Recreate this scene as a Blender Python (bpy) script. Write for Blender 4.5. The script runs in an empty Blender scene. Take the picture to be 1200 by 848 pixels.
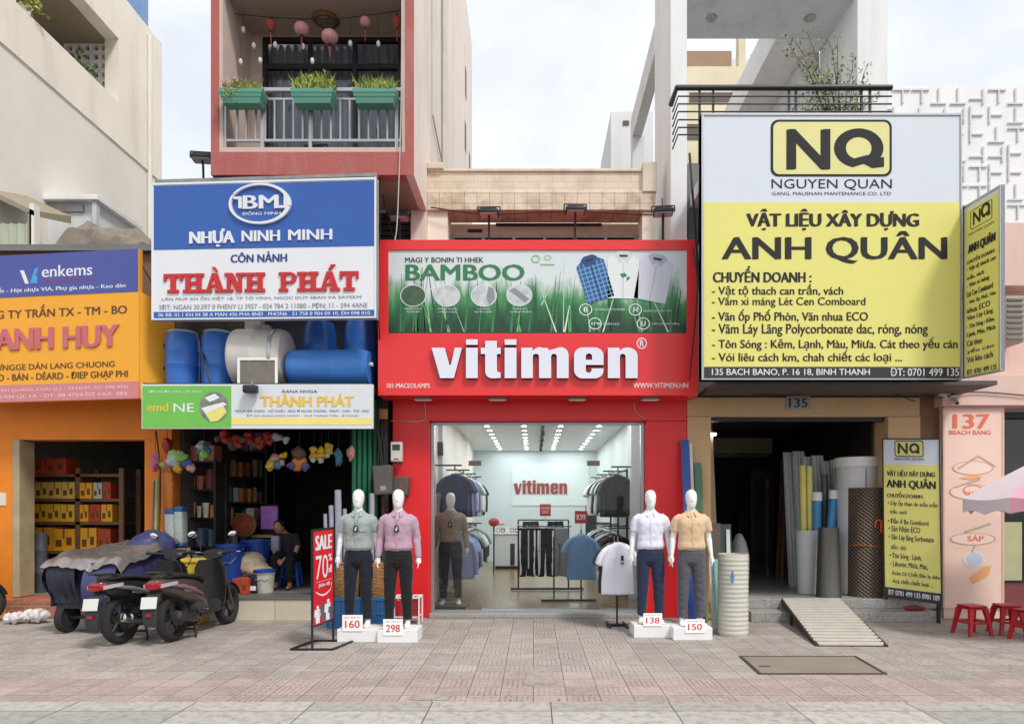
import bpy, bmesh, math, random
from mathutils import Vector, Matrix, noise
from mathutils.geometry import tessellate_polygon
R = math.radians
rng = random.Random(7)
sc = bpy.context.scene
col = sc.collection

# ------------------------------------------------------------------ camera
F, VX, VY, HC, D = 800.0, 625.0, 595.0, 1.70, 10.7      # pinhole of a 24 mm lens on a 36 mm frame
cd = bpy.data.cameras.new('camera'); cam = bpy.data.objects.new('camera', cd); col.objects.link(cam)
cam.location = (0, -D, HC); cam.rotation_euler = (R(90), 0, 0)
cd.lens = F / 1200 * 36; cd.sensor_width = 36
cd.shift_x = (600 - VX) / 1200; cd.shift_y = (VY - 424) / 1200
cd.clip_start = 0.1; cd.clip_end = 3000
sc.camera = cam

# ------------------------------------------------------------------ sky and sun
SUN_EL, SUN_AZ = 52, 140        # azimuth clockwise from +Y: behind the camera, to its right
wd = bpy.data.worlds.new('World'); sc.world = wd; wd.use_nodes = True
nt = wd.node_tree; nt.nodes.clear()
def wn(t): return nt.nodes.new(t)
out = wn('ShaderNodeOutputWorld'); bg = wn('ShaderNodeBackground'); sky = wn('ShaderNodeTexSky')
sky.sky_type = 'NISHITA'; sky.sun_disc = False
sky.sun_elevation = R(SUN_EL); sky.sun_rotation = R(SUN_AZ); sky.dust_density = 4; sky.air_density = 1.2
tc = wn('ShaderNodeTexCoord'); nz = wn('ShaderNodeTexNoise'); nz.inputs['Scale'].default_value = 2.2
nz.inputs['Detail'].default_value = 6; nz.inputs['Roughness'].default_value = .55
mp = wn('ShaderNodeMapping'); mp.inputs['Scale'].default_value = (1, 1, 1.8)
nt.links.new(tc.outputs['Generated'], mp.inputs['Vector']); nt.links.new(mp.outputs['Vector'], nz.inputs['Vector'])
cr = wn('ShaderNodeValToRGB')
cr.color_ramp.elements[0].position = .36; cr.color_ramp.elements[0].color = (5.9, 6.2, 6.7, 1)
cr.color_ramp.elements[1].position = .62; cr.color_ramp.elements[1].color = (7.9, 8.0, 8.2, 1)
nt.links.new(nz.outputs['Fac'], cr.inputs['Fac'])
mx = wn('ShaderNodeMix'); mx.data_type = 'RGBA'; mx.inputs['Factor'].default_value = .88
nt.links.new(sky.outputs['Color'], mx.inputs['A']); nt.links.new(cr.outputs['Color'], mx.inputs['B'])
nt.links.new(mx.outputs['Result'], bg.inputs['Color']); bg.inputs['Strength'].default_value = .097
nt.links.new(bg.outputs['Background'], out.inputs['Surface'])
sl = bpy.data.lights.new('sun', 'SUN'); sl.energy = 1.5; sl.angle = R(10); sl.color = (1, .96, .9)
so = bpy.data.objects.new('sun', sl); col.objects.link(so)
a, e = R(SUN_AZ), R(SUN_EL)
sdir = Vector((math.sin(a) * math.cos(e), math.cos(a) * math.cos(e), math.sin(e)))
so.rotation_euler = (-sdir).to_track_quat('-Z', 'Y').to_euler()
vs = sc.view_settings; vs.view_transform = 'Standard'; vs.look = 'None'; vs.exposure = 0.68; vs.gamma = 1; vs.use_curve_mapping = False
sc.cycles.use_denoising = True
sc.cycles.max_bounces = 8; sc.cycles.transparent_max_bounces = 16
sc.cycles.sample_clamp_indirect = 6

# ------------------------------------------------------------------ small helpers
def X(x, Y): return (x - VX) * (Y + D) / F
def Z(y, Y): return HC + (VY - y) * (Y + D) / F
def P(x, y, Y): return Vector((X(x, Y), Y, Z(y, Y)))
def gy(y): return F * HC / (y - VY) - D          # depth of a ground point seen at photo row y
def lin(c): c /= 255.; return c / 12.92 if c <= .04045 else ((c + .055) / 1.055) ** 2.4
def rgb(r, g, b): return (lin(r), lin(g), lin(b))
def hx(s): return rgb(int(s[0:2], 16), int(s[2:4], 16), int(s[4:6], 16))

MATS = {}
def M(name, c=(.5, .5, .5), rough=.6, metal=0., var=.12, scale=2.5, bump=0., bscale=30., spec=.5, dirt=0., dscale=1.2, dcol=(.09, .075, .06), coat=0., emit=0., stretch=(1, 1, 1), streak=1.):
 if name in MATS: return MATS[name]
 m = bpy.data.materials.new(name); m.use_nodes = True; t = m.node_tree; N = t.nodes; L = t.links
 b = N['Principled BSDF']; b.inputs['Roughness'].default_value = rough; b.inputs['Metallic'].default_value = metal
 b.inputs['Specular IOR Level'].default_value = spec; b.inputs['Coat Weight'].default_value = coat
 tx = N.new('ShaderNodeTexCoord'); mpn = N.new('ShaderNodeMapping'); mpn.inputs['Scale'].default_value = stretch
 L.new(tx.outputs['Object'], mpn.inputs['Vector'])
 n1 = N.new('ShaderNodeTexNoise'); n1.inputs['Scale'].default_value = scale; n1.inputs['Detail'].default_value = 7; n1.inputs['Roughness'].default_value = .62
 L.new(mpn.outputs['Vector'], n1.inputs['Vector'])
 r1 = N.new('ShaderNodeValToRGB'); r1.color_ramp.elements[0].position = .3; r1.color_ramp.elements[1].position = .7
 r1.color_ramp.elements[0].color = (*[max(0, k * (1 - var)) for k in c], 1); r1.color_ramp.elements[1].color = (*[min(1, k * (1 + var)) for k in c], 1)
 L.new(n1.outputs['Fac'], r1.inputs['Fac']); cur = r1.outputs['Color']
 if dirt:
  n2 = N.new('ShaderNodeTexNoise'); n2.inputs['Scale'].default_value = dscale; n2.inputs['Detail'].default_value = 9; n2.inputs['Roughness'].default_value = .7
  mp2 = N.new('ShaderNodeMapping'); mp2.inputs['Scale'].default_value = (1, 1, streak); L.new(mpn.outputs['Vector'], mp2.inputs['Vector']); L.new(mp2.outputs['Vector'], n2.inputs['Vector'])
  r2 = N.new('ShaderNodeValToRGB'); r2.color_ramp.elements[0].position = .5; r2.color_ramp.elements[1].position = .78
  r2.color_ramp.elements[0].color = (0, 0, 0, 1); r2.color_ramp.elements[1].color = (dirt, dirt, dirt, 1)
  L.new(n2.outputs['Fac'], r2.inputs['Fac'])
  mm = N.new('ShaderNodeMix'); mm.data_type = 'RGBA'; L.new(r2.outputs['Color'], mm.inputs['Factor'])
  L.new(cur, mm.inputs['A']); mm.inputs['B'].default_value = (*dcol, 1); cur = mm.outputs['Result']
 L.new(cur, b.inputs['Base Color'])
 if bump:
  n3 = N.new('ShaderNodeTexNoise'); n3.inputs['Scale'].default_value = bscale; n3.inputs['Detail'].default_value = 5
  L.new(mpn.outputs['Vector'], n3.inputs['Vector'])
  bp = N.new('ShaderNodeBump'); bp.inputs['Strength'].default_value = bump; bp.inputs['Distance'].default_value = .02
  L.new(n3.outputs['Fac'], bp.inputs['Height']); L.new(bp.outputs['Normal'], b.inputs['Normal'])
 if emit:
  b.inputs['Emission Color'].default_value = (*c, 1); b.inputs['Emission Strength'].default_value = emit
 m['base'] = list(c)
 MATS[name] = m; return m

def tile_mat(name, c, mortar, bw, bh, ms=.01, rough=.6, var=.15, axis='xz', bump=.3, dirt=.0, offset=.5, dcol=(.1, .08, .06), spec=.4, msmooth=.1, dscale=1.5):
 """bricks / tiles laid in the chosen plane (metres)"""
 if name in MATS: return MATS[name]
 m = bpy.data.materials.new(name); m.use_nodes = True; t = m.node_tree; N = t.nodes; L = t.links
 b = N['Principled BSDF']; b.inputs['Roughness'].default_value = rough; b.inputs['Specular IOR Level'].default_value = spec
 tx = N.new('ShaderNodeTexCoord'); sp = N.new('ShaderNodeSeparateXYZ'); cb = N.new('ShaderNodeCombineXYZ')
 L.new(tx.outputs['Object'], sp.inputs[0]); L.new(sp.outputs[axis[0].upper()], cb.inputs[0]); L.new(sp.outputs[axis[1].upper()], cb.inputs[1])
 br = N.new('ShaderNodeTexBrick'); br.offset = offset; br.inputs['Scale'].default_value = 1; br.inputs['Brick Width'].default_value = bw; br.inputs['Row Height'].default_value = bh
 br.inputs['Mortar Size'].default_value = ms; br.inputs['Mortar Smooth'].default_value = msmooth; br.inputs['Bias'].default_value = 0
 br.inputs['Color1'].default_value = (*[k * (1 - var) for k in c], 1); br.inputs['Color2'].default_value = (*[min(1, k * (1 + var)) for k in c], 1); br.inputs['Mortar'].default_value = (*mortar, 1)
 L.new(cb.outputs[0], br.inputs['Vector']); cur = br.outputs['Color']
 n2 = N.new('ShaderNodeTexNoise'); n2.inputs['Scale'].default_value = dscale; n2.inputs['Detail'].default_value = 9; n2.inputs['Roughness'].default_value = .7
 L.new(tx.outputs['Object'], n2.inputs['Vector'])
 r2 = N.new('ShaderNodeValToRGB'); r2.color_ramp.elements[0].position = .46; r2.color_ramp.elements[1].position = .75
 r2.color_ramp.elements[0].color = (0, 0, 0, 1); r2.color_ramp.elements[1].color = (dirt, dirt, dirt, 1); L.new(n2.outputs['Fac'], r2.inputs['Fac'])
 mm = N.new('ShaderNodeMix'); mm.data_type = 'RGBA'; L.new(r2.outputs['Color'], mm.inputs['Factor']); L.new(cur, mm.inputs['A']); mm.inputs['B'].default_value = (*dcol, 1)
 L.new(mm.outputs['Result'], b.inputs['Base Color'])
 bp = N.new('ShaderNodeBump'); bp.invert = True; bp.inputs['Strength'].default_value = bump; bp.inputs['Distance'].default_value = .01
 L.new(br.outputs['Fac'], bp.inputs['Height']); L.new(bp.outputs['Normal'], b.inputs['Normal'])
 MATS[name] = m; return m

def glass_mat(name, tint=(.93, .97, .96), refl=.5, base=.0):
 if name in MATS: return MATS[name]
 m = bpy.data.materials.new(name); m.use_nodes = True; t = m.node_tree; N = t.nodes; L = t.links; N.clear()
 o = N.new('ShaderNodeOutputMaterial'); tr = N.new('ShaderNodeBsdfTransparent'); tr.inputs[0].default_value = (*tint, 1)
 gl = N.new('ShaderNodeBsdfGlossy'); gl.inputs['Roughness'].default_value = .02; gl.inputs['Color'].default_value = (refl, refl, refl, 1)
 fr = N.new('ShaderNodeFresnel'); fr.inputs['IOR'].default_value = 1.5
 ms = N.new('ShaderNodeMixShader'); L.new(fr.outputs[0], ms.inputs[0]); L.new(tr.outputs[0], ms.inputs[1]); L.new(gl.outputs[0], ms.inputs[2])
 L.new(ms.outputs[0], o.inputs[0]); MATS[name] = m; return m

class MB:
 """collects shapes into one mesh; materials by slot"""
 def __init__(s): s.v = []; s.f = []; s.mi = []; s.cur = 0; s.smooth = []; s.sm = False
 def add(s, vs, fs, sm=None):
  k = len(s.v); s.v += [Vector(p) for p in vs]
  for f in fs: s.f.append([i + k for i in f]); s.mi.append(s.cur); s.smooth.append(s.sm if sm is None else sm)
  return s
 def box(s, x0, x1, y0, y1, z0, z1):
  v = [(x, y, z) for z in (z0, z1) for y in (y0, y1) for x in (x0, x1)]
  return s.add(v, [(0, 2, 3, 1), (4, 5, 7, 6), (0, 1, 5, 4), (2, 6, 7, 3), (0, 4, 6, 2), (1, 3, 7, 5)], False)
 def obox(s, c, size, rot=None):
  m = rot.to_3x3() if rot else Matrix.Identity(3); c = Vector(c)
  v = [c + m @ Vector((x * size[0] / 2, y * size[1] / 2, z * size[2] / 2)) for z in (-1, 1) for y in (-1, 1) for x in (-1, 1)]
  return s.add(v, [(0, 2, 3, 1), (4, 5, 7, 6), (0, 1, 5, 4), (2, 6, 7, 3), (0, 4, 6, 2), (1, 3, 7, 5)], False)
 def rbox(s, x0, x1, y0, y1, z0, z1, r=.01, n=3):
  """box whose vertical edges are rounded, with small chamfers top and bottom"""
  def ring(d, z):
   pts = []
   for cx, cy, a0 in ((x1 - r, y1 - r, 0), (x0 + r, y1 - r, 90), (x0 + r, y0 + r, 180), (x1 - r, y0 + r, 270)):
    for i in range(n + 1):
     a = R(a0 + 90 * i / n); pts.append(Vector((cx + (r - d) * math.cos(a), cy + (r - d) * math.sin(a), z)))
   return pts
  c = r * .6
  return s.loft([ring(c, z0), ring(c * .3, z0 + c * .3), ring(0, z0 + c), ring(0, z1 - c), ring(c * .3, z1 - c * .3), ring(c, z1)], True, True, sm=True)
 def bar(s, p, q, w, h=None, up=(0, 0, 1)):
  p = Vector(p); q = Vector(q); d = (q - p); L_ = d.length; d.normalize(); up = Vector(up)
  if abs(d.dot(up)) > .98: up = Vector((0, 1, 0))
  a = d.cross(up).normalized(); b = a.cross(d).normalized(); h = h or w
  v = [o + a * (i * w / 2) + b * (j * h / 2) for o in (p, q) for j in (-1, 1) for i in (-1, 1)]
  return s.add(v, [(0, 2, 3, 1), (4, 5, 7, 6), (0, 1, 5, 4), (2, 6, 7, 3), (0, 4, 6, 2), (1, 3, 7, 5)], False)
 def loft(s, rings, c0=True, c1=True, sm=True, closed=False):
  n = len(rings[0]); v = [p for r_ in rings for p in r_]; f = []
  k = len(rings)
  for i in range(k if closed else k - 1):
   i2 = (i + 1) % k
   for j in range(n): j2 = (j + 1) % n; f.append((i * n + j, i * n + j2, i2 * n + j2, i2 * n + j))
  s.add(v, f, sm); b = len(s.v) - len(v)
  if c0: s.f.append([b + j for j in reversed(range(n))]); s.mi.append(s.cur); s.smooth.append(False)
  if c1: s.f.append([b + (k - 1) * n + j for j in range(n)]); s.mi.append(s.cur); s.smooth.append(False)
  return s
 def tube(s, path, r, n=8, caps=True, ry=None):
  path = [Vector(p) for p in path]; rs = r if isinstance(r, (list, tuple)) else [r] * len(path)
  rys = ry if isinstance(ry, (list, tuple)) else ([ry] * len(path) if ry else rs)
  rings = []; t0 = (path[1] - path[0]).normalized(); ref = Vector((0, 0, 1)) if abs(t0.z) < .9 else Vector((0, 1, 0))
  a = t0.cross(ref).normalized()
  for i, p in enumerate(path):
   t = ((path[min(i + 1, len(path) - 1)] - p).normalized() + (p - path[max(i - 1, 0)]).normalized())
   if t.length < 1e-6: t = t0
   t.normalize(); a = (a - t * a.dot(t)).normalized(); b = t.cross(a)
   rings.append([p + a * rs[i] * math.cos(2 * math.pi * j / n) + b * rys[i] * math.sin(2 * math.pi * j / n) for j in range(n)])
  return s.loft(rings, caps, caps, True)
 def cyl(s, p, q, r, r2=None, n=20): return s.tube([p, q], [r, r if r2 is None else r2], n)
 def lathe(s, prof, c=(0, 0, 0), n=24, axis='z', caps=True):
  c = Vector(c)
  def pt(r_, h, a):
   x, y = r_ * math.cos(a), r_ * math.sin(a)
   return c + (Vector((x, y, h)) if axis == 'z' else Vector((h, x, y)) if axis == 'x' else Vector((y, h, x)))
  return s.loft([[pt(max(r_, 1e-4), h, 2 * math.pi * j / n) for j in range(n)] for r_, h in prof], caps, caps, True)
 def ell(s, c, r, n=14, m=9, rot=None):
  c = Vector(c); r = r if isinstance(r, (tuple, list)) else (r, r, r); mt = rot.to_3x3() if rot else Matrix.Identity(3)
  rings = []
  for i in range(m + 1):
   t = math.pi * (i + .02) / (m + .04)
   rings.append([c + mt @ Vector((r[0] * math.sin(t) * math.cos(2 * math.pi * j / n), r[1] * math.sin(t) * math.sin(2 * math.pi * j / n), -r[2] * math.cos(t))) for j in range(n)])
  return s.loft(rings, True, True, True)
 def prism(s, loops, fn, d0, d1, sides=True, back=False):
  """2D outline (with holes) -> solid; fn(u, v, d) gives the 3D point"""
  loops = loops if isinstance(loops[0][0], (tuple, list)) else [loops]
  flat = [p for l in loops for p in l]
  tris = tessellate_polygon([[Vector((p[0], p[1], 0)) for p in l] for l in loops])
  s.add([fn(p[0], p[1], d1) for p in flat], [tuple(t) for t in tris], False)
  if back: s.add([fn(p[0], p[1], d0) for p in flat], [tuple(reversed(t)) for t in tris], False)
  if sides:
   for l in loops:
    n = len(l); s.add([fn(p[0], p[1], d0) for p in l] + [fn(p[0], p[1], d1) for p in l], [(i, (i + 1) % n, n + (i + 1) % n, n + i) for i in range(n)], False)
  return s
 def build(s, name, mats, parent=None, loc=None, bevel=0., angle=40, seg=2):
  me = bpy.data.meshes.new(name)
  if not isinstance(mats, (list, tuple)): mats = [mats]
  vs_ = s.v
  if parent is not None:
   off = Vector((0, 0, 0)); q = parent
   while q: off += q.location; q = q.parent
   base = Vector((0, 0, 0))
  else:
   if loc is None:
    xs = [p.x for p in vs_]; ys = [p.y for p in vs_]; zs = [p.z for p in vs_]
    loc = Vector(((min(xs) + max(xs)) / 2, (min(ys) + max(ys)) / 2, min(zs)))
   off = Vector(loc); base = Vector(loc)
  me.from_pydata([tuple(p - off) for p in vs_], [], s.f)
  for m in mats: me.materials.append(m)
  for i, p in enumerate(me.polygons): p.material_index = s.mi[i]; p.use_smooth = s.smooth[i]
  bm = bmesh.new(); bm.from_mesh(me)
  bmesh.ops.recalc_face_normals(bm, faces=bm.faces)
  if bevel:
   ed = [e_ for e_ in bm.edges if len(e_.link_faces) == 2 and e_.calc_face_angle(0) > R(angle)]
   bmesh.ops.bevel(bm, geom=ed, offset=bevel, segments=seg, affect='EDGES', profile=.5, clamp_overlap=True)
  bm.to_mesh(me); bm.free()
  if any(s.smooth): me.set_sharp_from_angle(angle=R(angle))
  o = bpy.data.objects.new(name, me); col.objects.link(o); o.location = base
  if parent is not None: o.parent = parent
  return o

def tag(o, label=None, cat=None, group=None, kind=None):
 if label: o['label'] = label
 if cat: o['category'] = cat
 if group: o['group'] = group
 if kind or cat: o['kind'] = kind or 'thing'
 return o
def thing(name, loc, label, cat, group=None):
 o = bpy.data.objects.new(name, None); col.objects.link(o); o.location = loc; o.empty_display_size = .2
 return tag(o, label, cat, group)
def copy_tree(o, parent=None):
 c = o.copy(); col.objects.link(c); c.parent = parent
 for ch in [k for k in o.children]: copy_tree(ch, c)
 return c
def dup(o, loc, rz=0., label=None, scale=None, mats=None):
 c = copy_tree(o); c.location = loc; c.rotation_euler = (0, 0, rz)
 if label: c['label'] = label
 if scale: c.scale = (scale,) * 3 if not isinstance(scale, tuple) else scale
 return c
def recolor(o, name, mat):
 """give the part called name (in a copied thing) another cloth: material on the object slot, mesh data stays shared"""
 for ch in [o] + list(o.children_recursive):
  if ch.name.split('.')[0] == name:
   ch.material_slots[0].link = 'OBJECT'; ch.material_slots[0].material = mat
ORD = ['first', 'second', 'third', 'fourth', 'fifth', 'sixth', 'seventh', 'eighth', 'ninth', 'tenth', 'eleventh', 'twelfth', 'thirteenth', 'fourteenth', 'fifteenth', 'sixteenth', 'seventeenth', 'eighteenth', 'nineteenth', 'twentieth']

# ------------------------------------------------------------------ lettering
TXT = {}
def text_shape(body, bold=0., shear=0., space=1.):
 """(verts, tris) of flat letters, normalised to a unit box, plus width/height"""
 key = (body, bold, shear, space)
 if key in TXT: return TXT[key]
 cu = bpy.data.curves.new('txt', 'FONT'); cu.body = body; cu.shear = shear; cu.space_character = space; cu.resolution_u = 3
 cu.fill_mode = 'FRONT'
 ob = bpy.data.objects.new('txt', cu)
 me = ob.to_mesh()
 vs_ = [v.co.copy() for v in me.vertices]; fs = [tuple(p.vertices) for p in me.polygons]
 ob.to_mesh_clear(); bpy.data.objects.remove(ob); bpy.data.curves.remove(cu)
 x0 = min(v.x for v in vs_); x1 = max(v.x for v in vs_); y0 = min(v.y for v in vs_); y1 = max(v.y for v in vs_)
 # remember edge loops so that letters can also be given thickness
 TXT[key] = ([((v.x - x0) / (x1 - x0), (v.y - y0) / (y1 - y0)) for v in vs_], fs)
 return TXT[key]

class Board:
 """a flat face in space: photo-pixel rectangle (x0,y0)-(x1,y1) on it maps to origin + u*U + v*V, out along N"""
 def __init__(s, x0, y0, x1, y1, o, U, V):
  s.r = (x0, y0, x1, y1); s.o = Vector(o); s.U = Vector(U); s.V = Vector(V); s.N = s.U.cross(s.V).normalized()
 @classmethod
 def front(c, x0, y0, x1, y1, Y):
  a = P(x0, y1, Y); b = P(x1, y1, Y); t = P(x0, y0, Y)
  return c(x0, y0, x1, y1, a, b - a, t - a)
 def pt(s, x, y, d):
  x0, y0, x1, y1 = s.r
  return s.o + s.U * ((x - x0) / (x1 - x0)) + s.V * ((y1 - y) / (y1 - y0)) + s.N * d
 def rect(s, mb, x0, y0, x1, y1, d0, d1=None): return s.poly(mb, [(x0, y1), (x1, y1), (x1, y0), (x0, y0)], d0, d1)
 def poly(s, mb, loops, d0, d1=None):
  if d1 is None: return mb.prism(loops, s.pt, d0, d0, False)
  return mb.prism(loops, s.pt, d0, d1, True)
 def disc(s, mb, cx, cy, rx, ry, d0, d1=None, n=28, hole=None):
  o = [(cx + rx * math.cos(2 * math.pi * i / n), cy + ry * math.sin(2 * math.pi * i / n)) for i in range(n)]
  if hole: return s.poly(mb, [o, [(cx + rx * hole * math.cos(2 * math.pi * i / n), cy + ry * hole * math.sin(2 * math.pi * i / n)) for i in range(n)]], d0, d1)
  return s.poly(mb, o, d0, d1)
 def rrect(s, mb, x0, y0, x1, y1, r, d0, d1=None, inner=None):
  def lp(x0, y0, x1, y1, r):
   return [(cx + r * math.cos(R(a0 + 90 * i / 5)), cy + r * math.sin(R(a0 + 90 * i / 5))) for cx, cy, a0 in ((x1 - r, y1 - r, 0), (x0 + r, y1 - r, 90), (x0 + r, y0 + r, 180), (x1 - r, y0 + r, 270)) for i in range(6)]
  l = [lp(x0, y0, x1, y1, r)]
  if inner: l.append(lp(x0 + inner, y0 + inner, x1 - inner, y1 - inner, max(r - inner, .3)))
  return s.poly(mb, l, d0, d1)
 def text(s, mb, body, x0, y0, x1, y1, d=.004, bold=.0, thick=0., shear=0., space=1.):
  vs_, fs = text_shape(body, 0, shear, space)
  w = min(bold * abs(y1 - y0) * 1.25, abs(x1 - x0) * .05) * (1 if x1 > x0 else -1)
  for k in ((0,) if not bold else (-1, 0, 1, 2)):          # heavier strokes: the same letters again, a hair to the side
   ky = (0, .15, -.15, 0)[k + 1] * w if bold and not thick else 0; kk_ = (0, -.9, .9, 0)[k + 1] if k < 2 else .3
   pts = [(x0 + w + kk_ * w + u * (x1 - x0 - 2 * w), y1 - abs(ky) * .5 + ky - v * (y1 - y0 - abs(ky))) for u, v in vs_]; dk = d + (k + 1) * .0003
   mb.add([s.pt(px, py, dk) for px, py in pts], fs, False)
   if thick: s.rim(mb, pts, fs, dk, thick)
  return mb
 def rim(s, mb, pts, fs, d, thick):
  if thick:
   ec = {}
   for f in fs:
    for i in range(len(f)):
     k = (f[i], f[(i + 1) % len(f)]); ec[k] = ec.get(k, 0) + 1
   rim = [k for k in ec if (k[1], k[0]) not in ec]
   for i, j in rim:
    mb.add([s.pt(*pts[i], d), s.pt(*pts[j], d), s.pt(*pts[j], d - thick), s.pt(*pts[i], d - thick)], [(0, 1, 2, 3)], False)
  return mb
# ================================================================== materials of the setting
WHITE = rgb(232, 232, 230)
m_asph = M('asphalt', (.055, .055, .057), .9, var=.25, scale=6, bump=.5, bscale=160)
m_earth = M('ground_dust', (.16, .145, .125), .95, var=.2, scale=.4)
m_kerb = tile_mat('kerb_concrete', rgb(172, 168, 163), rgb(80, 75, 70), 1.03, 5, .008, .92, .14, 'xy', .6, .85, 0, rgb(116, 110, 104), .2, .9, 11)
m_cream = M('cream_plaster', rgb(240, 234, 221), .85, var=.05, scale=.9, dirt=.4, dscale=1.6, streak=.15, dcol=(.42, .37, .3), bump=.06, bscale=60)
m_cream2 = M('grey_cream_plaster', rgb(228, 226, 218), .85, var=.06, scale=.7, dirt=.3, dscale=.5, dcol=(.38, .36, .32), bump=.06, bscale=60)
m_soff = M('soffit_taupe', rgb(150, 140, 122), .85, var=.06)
m_white = M('white_plaster', rgb(236, 236, 236), .8, var=.04, scale=1, dirt=.32, dscale=2.6, streak=.12, dcol=(.45, .43, .4), bump=.05, bscale=70)
m_whiteg = M('greyish_white_plaster', rgb(220, 221, 223), .8, var=.05, scale=1, dirt=.5, dscale=2.6, streak=.12, dcol=(.36, .35, .33), bump=.05, bscale=70)
m_house = M('pinkish_cream_plaster', rgb(226, 216, 207), .85, var=.05, scale=1.1, dirt=.55, dscale=2.4, streak=.12, dcol=(.45, .37, .31), bump=.05, bscale=70)
m_rose = M('old_rose_paint', rgb(172, 92, 86), .7, var=.08, scale=2, dirt=.4, dscale=3.5, streak=.25, dcol=(.5, .34, .31), bump=.05)
m_bwall = M('balcony_inner_wall', rgb(204, 184, 174), .85, var=.05, dirt=.2, dcol=(.4, .33, .3))
m_orange = M('orange_paint', rgb(226, 128, 22), .65, var=.10, scale=1.6, dirt=.3, dscale=1.8, dcol=(.32, .13, .03), bump=.08, bscale=40)
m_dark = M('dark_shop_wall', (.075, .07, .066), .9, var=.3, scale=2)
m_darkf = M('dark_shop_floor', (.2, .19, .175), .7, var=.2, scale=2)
m_red = M('red_panel', (.72, .016, .02), .38, var=.06, scale=1.2, spec=.45, dirt=.10, dscale=2.2, dcol=(.3, .01, .012))
m_redbox = M('red_signbox', (.80, .032, .035), .34, var=.04, scale=1, dirt=.06, dcol=(.5, .02, .02))
m_beige = M('beige_portal', rgb(196, 164, 122), .7, var=.08, dirt=.3, dscale=1.5, dcol=(.25, .18, .11), bump=.05)
m_brown = M('brown_wall', rgb(128, 96, 74), .8, var=.12, dirt=.4)
m_pink = M('salmon_wall', rgb(222, 190, 178), .75, var=.05, streak=.2, dscale=2.5, dirt=.4, dcol=(.4, .28, .24))
m_parap = tile_mat('parapet_tiles', rgb(226, 213, 192), rgb(196, 180, 154), .42, .105, .004, .6, .03, 'xz', .12, .5, .5, rgb(150, 124, 92), .35)
m_parap2 = tile_mat('ledge_tiles', rgb(224, 210, 188), rgb(160, 138, 108), .20, .16, .004, .6, .06, 'xz', .3, .75, 0, rgb(128, 102, 72), .35, .1, 2.6)
m_bldgbk = M('pale_yellow_wall', rgb(222, 212, 182), .85, var=.06, dirt=.3, dcol=(.4, .36, .26))
m_grey = M('grey_metal', rgb(120, 121, 122), .5, .3, var=.12, dirt=.3)
m_dgrey = M('dark_metal', rgb(52, 52, 54), .5, .4, var=.15)
m_black = M('black_metal', (.018, .018, .02), .45, .2, var=.15)
m_galv = M('galvanised_steel', rgb(150, 150, 148), .45, .6, var=.15, scale=8, dirt=.3)
m_alu = M('brushed_aluminium', rgb(178, 180, 182), .35, .75, var=.06)
m_gran = M('grey_granite', rgb(150, 148, 144), .65, var=.45, scale=45, dirt=.25, dscale=2)
m_gran2 = M('dark_granite', rgb(96, 95, 94), .6, var=.4, scale=90, dirt=.2)
m_dglass = M('dark_glass', (.02, .022, .024), .08, var=.2, spec=.6)
m_bglass = M('blue_glass', rgb(110, 140, 185), .1, var=.1, spec=.6)
g_shop = glass_mat('shop_glass', (.95, .985, .97))
m_intw = M('shop_white_wall', rgb(204, 213, 216), .6, var=.03, scale=1, bump=.02)
m_intc = M('shop_ceiling', rgb(222, 226, 226), .55, var=.02)
m_intf = M('shop_floor_tiles', rgb(142, 118, 90), .25, var=.10, scale=1.5, spec=.5)
m_wood = M('brown_wood', rgb(116, 82, 56), .6, var=.25, scale=3, stretch=(1, 1, 6))
m_cream_t = tile_mat('cream_step_tiles', rgb(206, 196, 176), rgb(150, 140, 120), .6, .6, .006, .4, .05, 'xz', .2, .2, 0)
m_brick = tile_mat('red_step_bricks', rgb(176, 98, 74), rgb(150, 130, 110), .2, .065, .01, .8, .2, 'xz', .4, .35)

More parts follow.
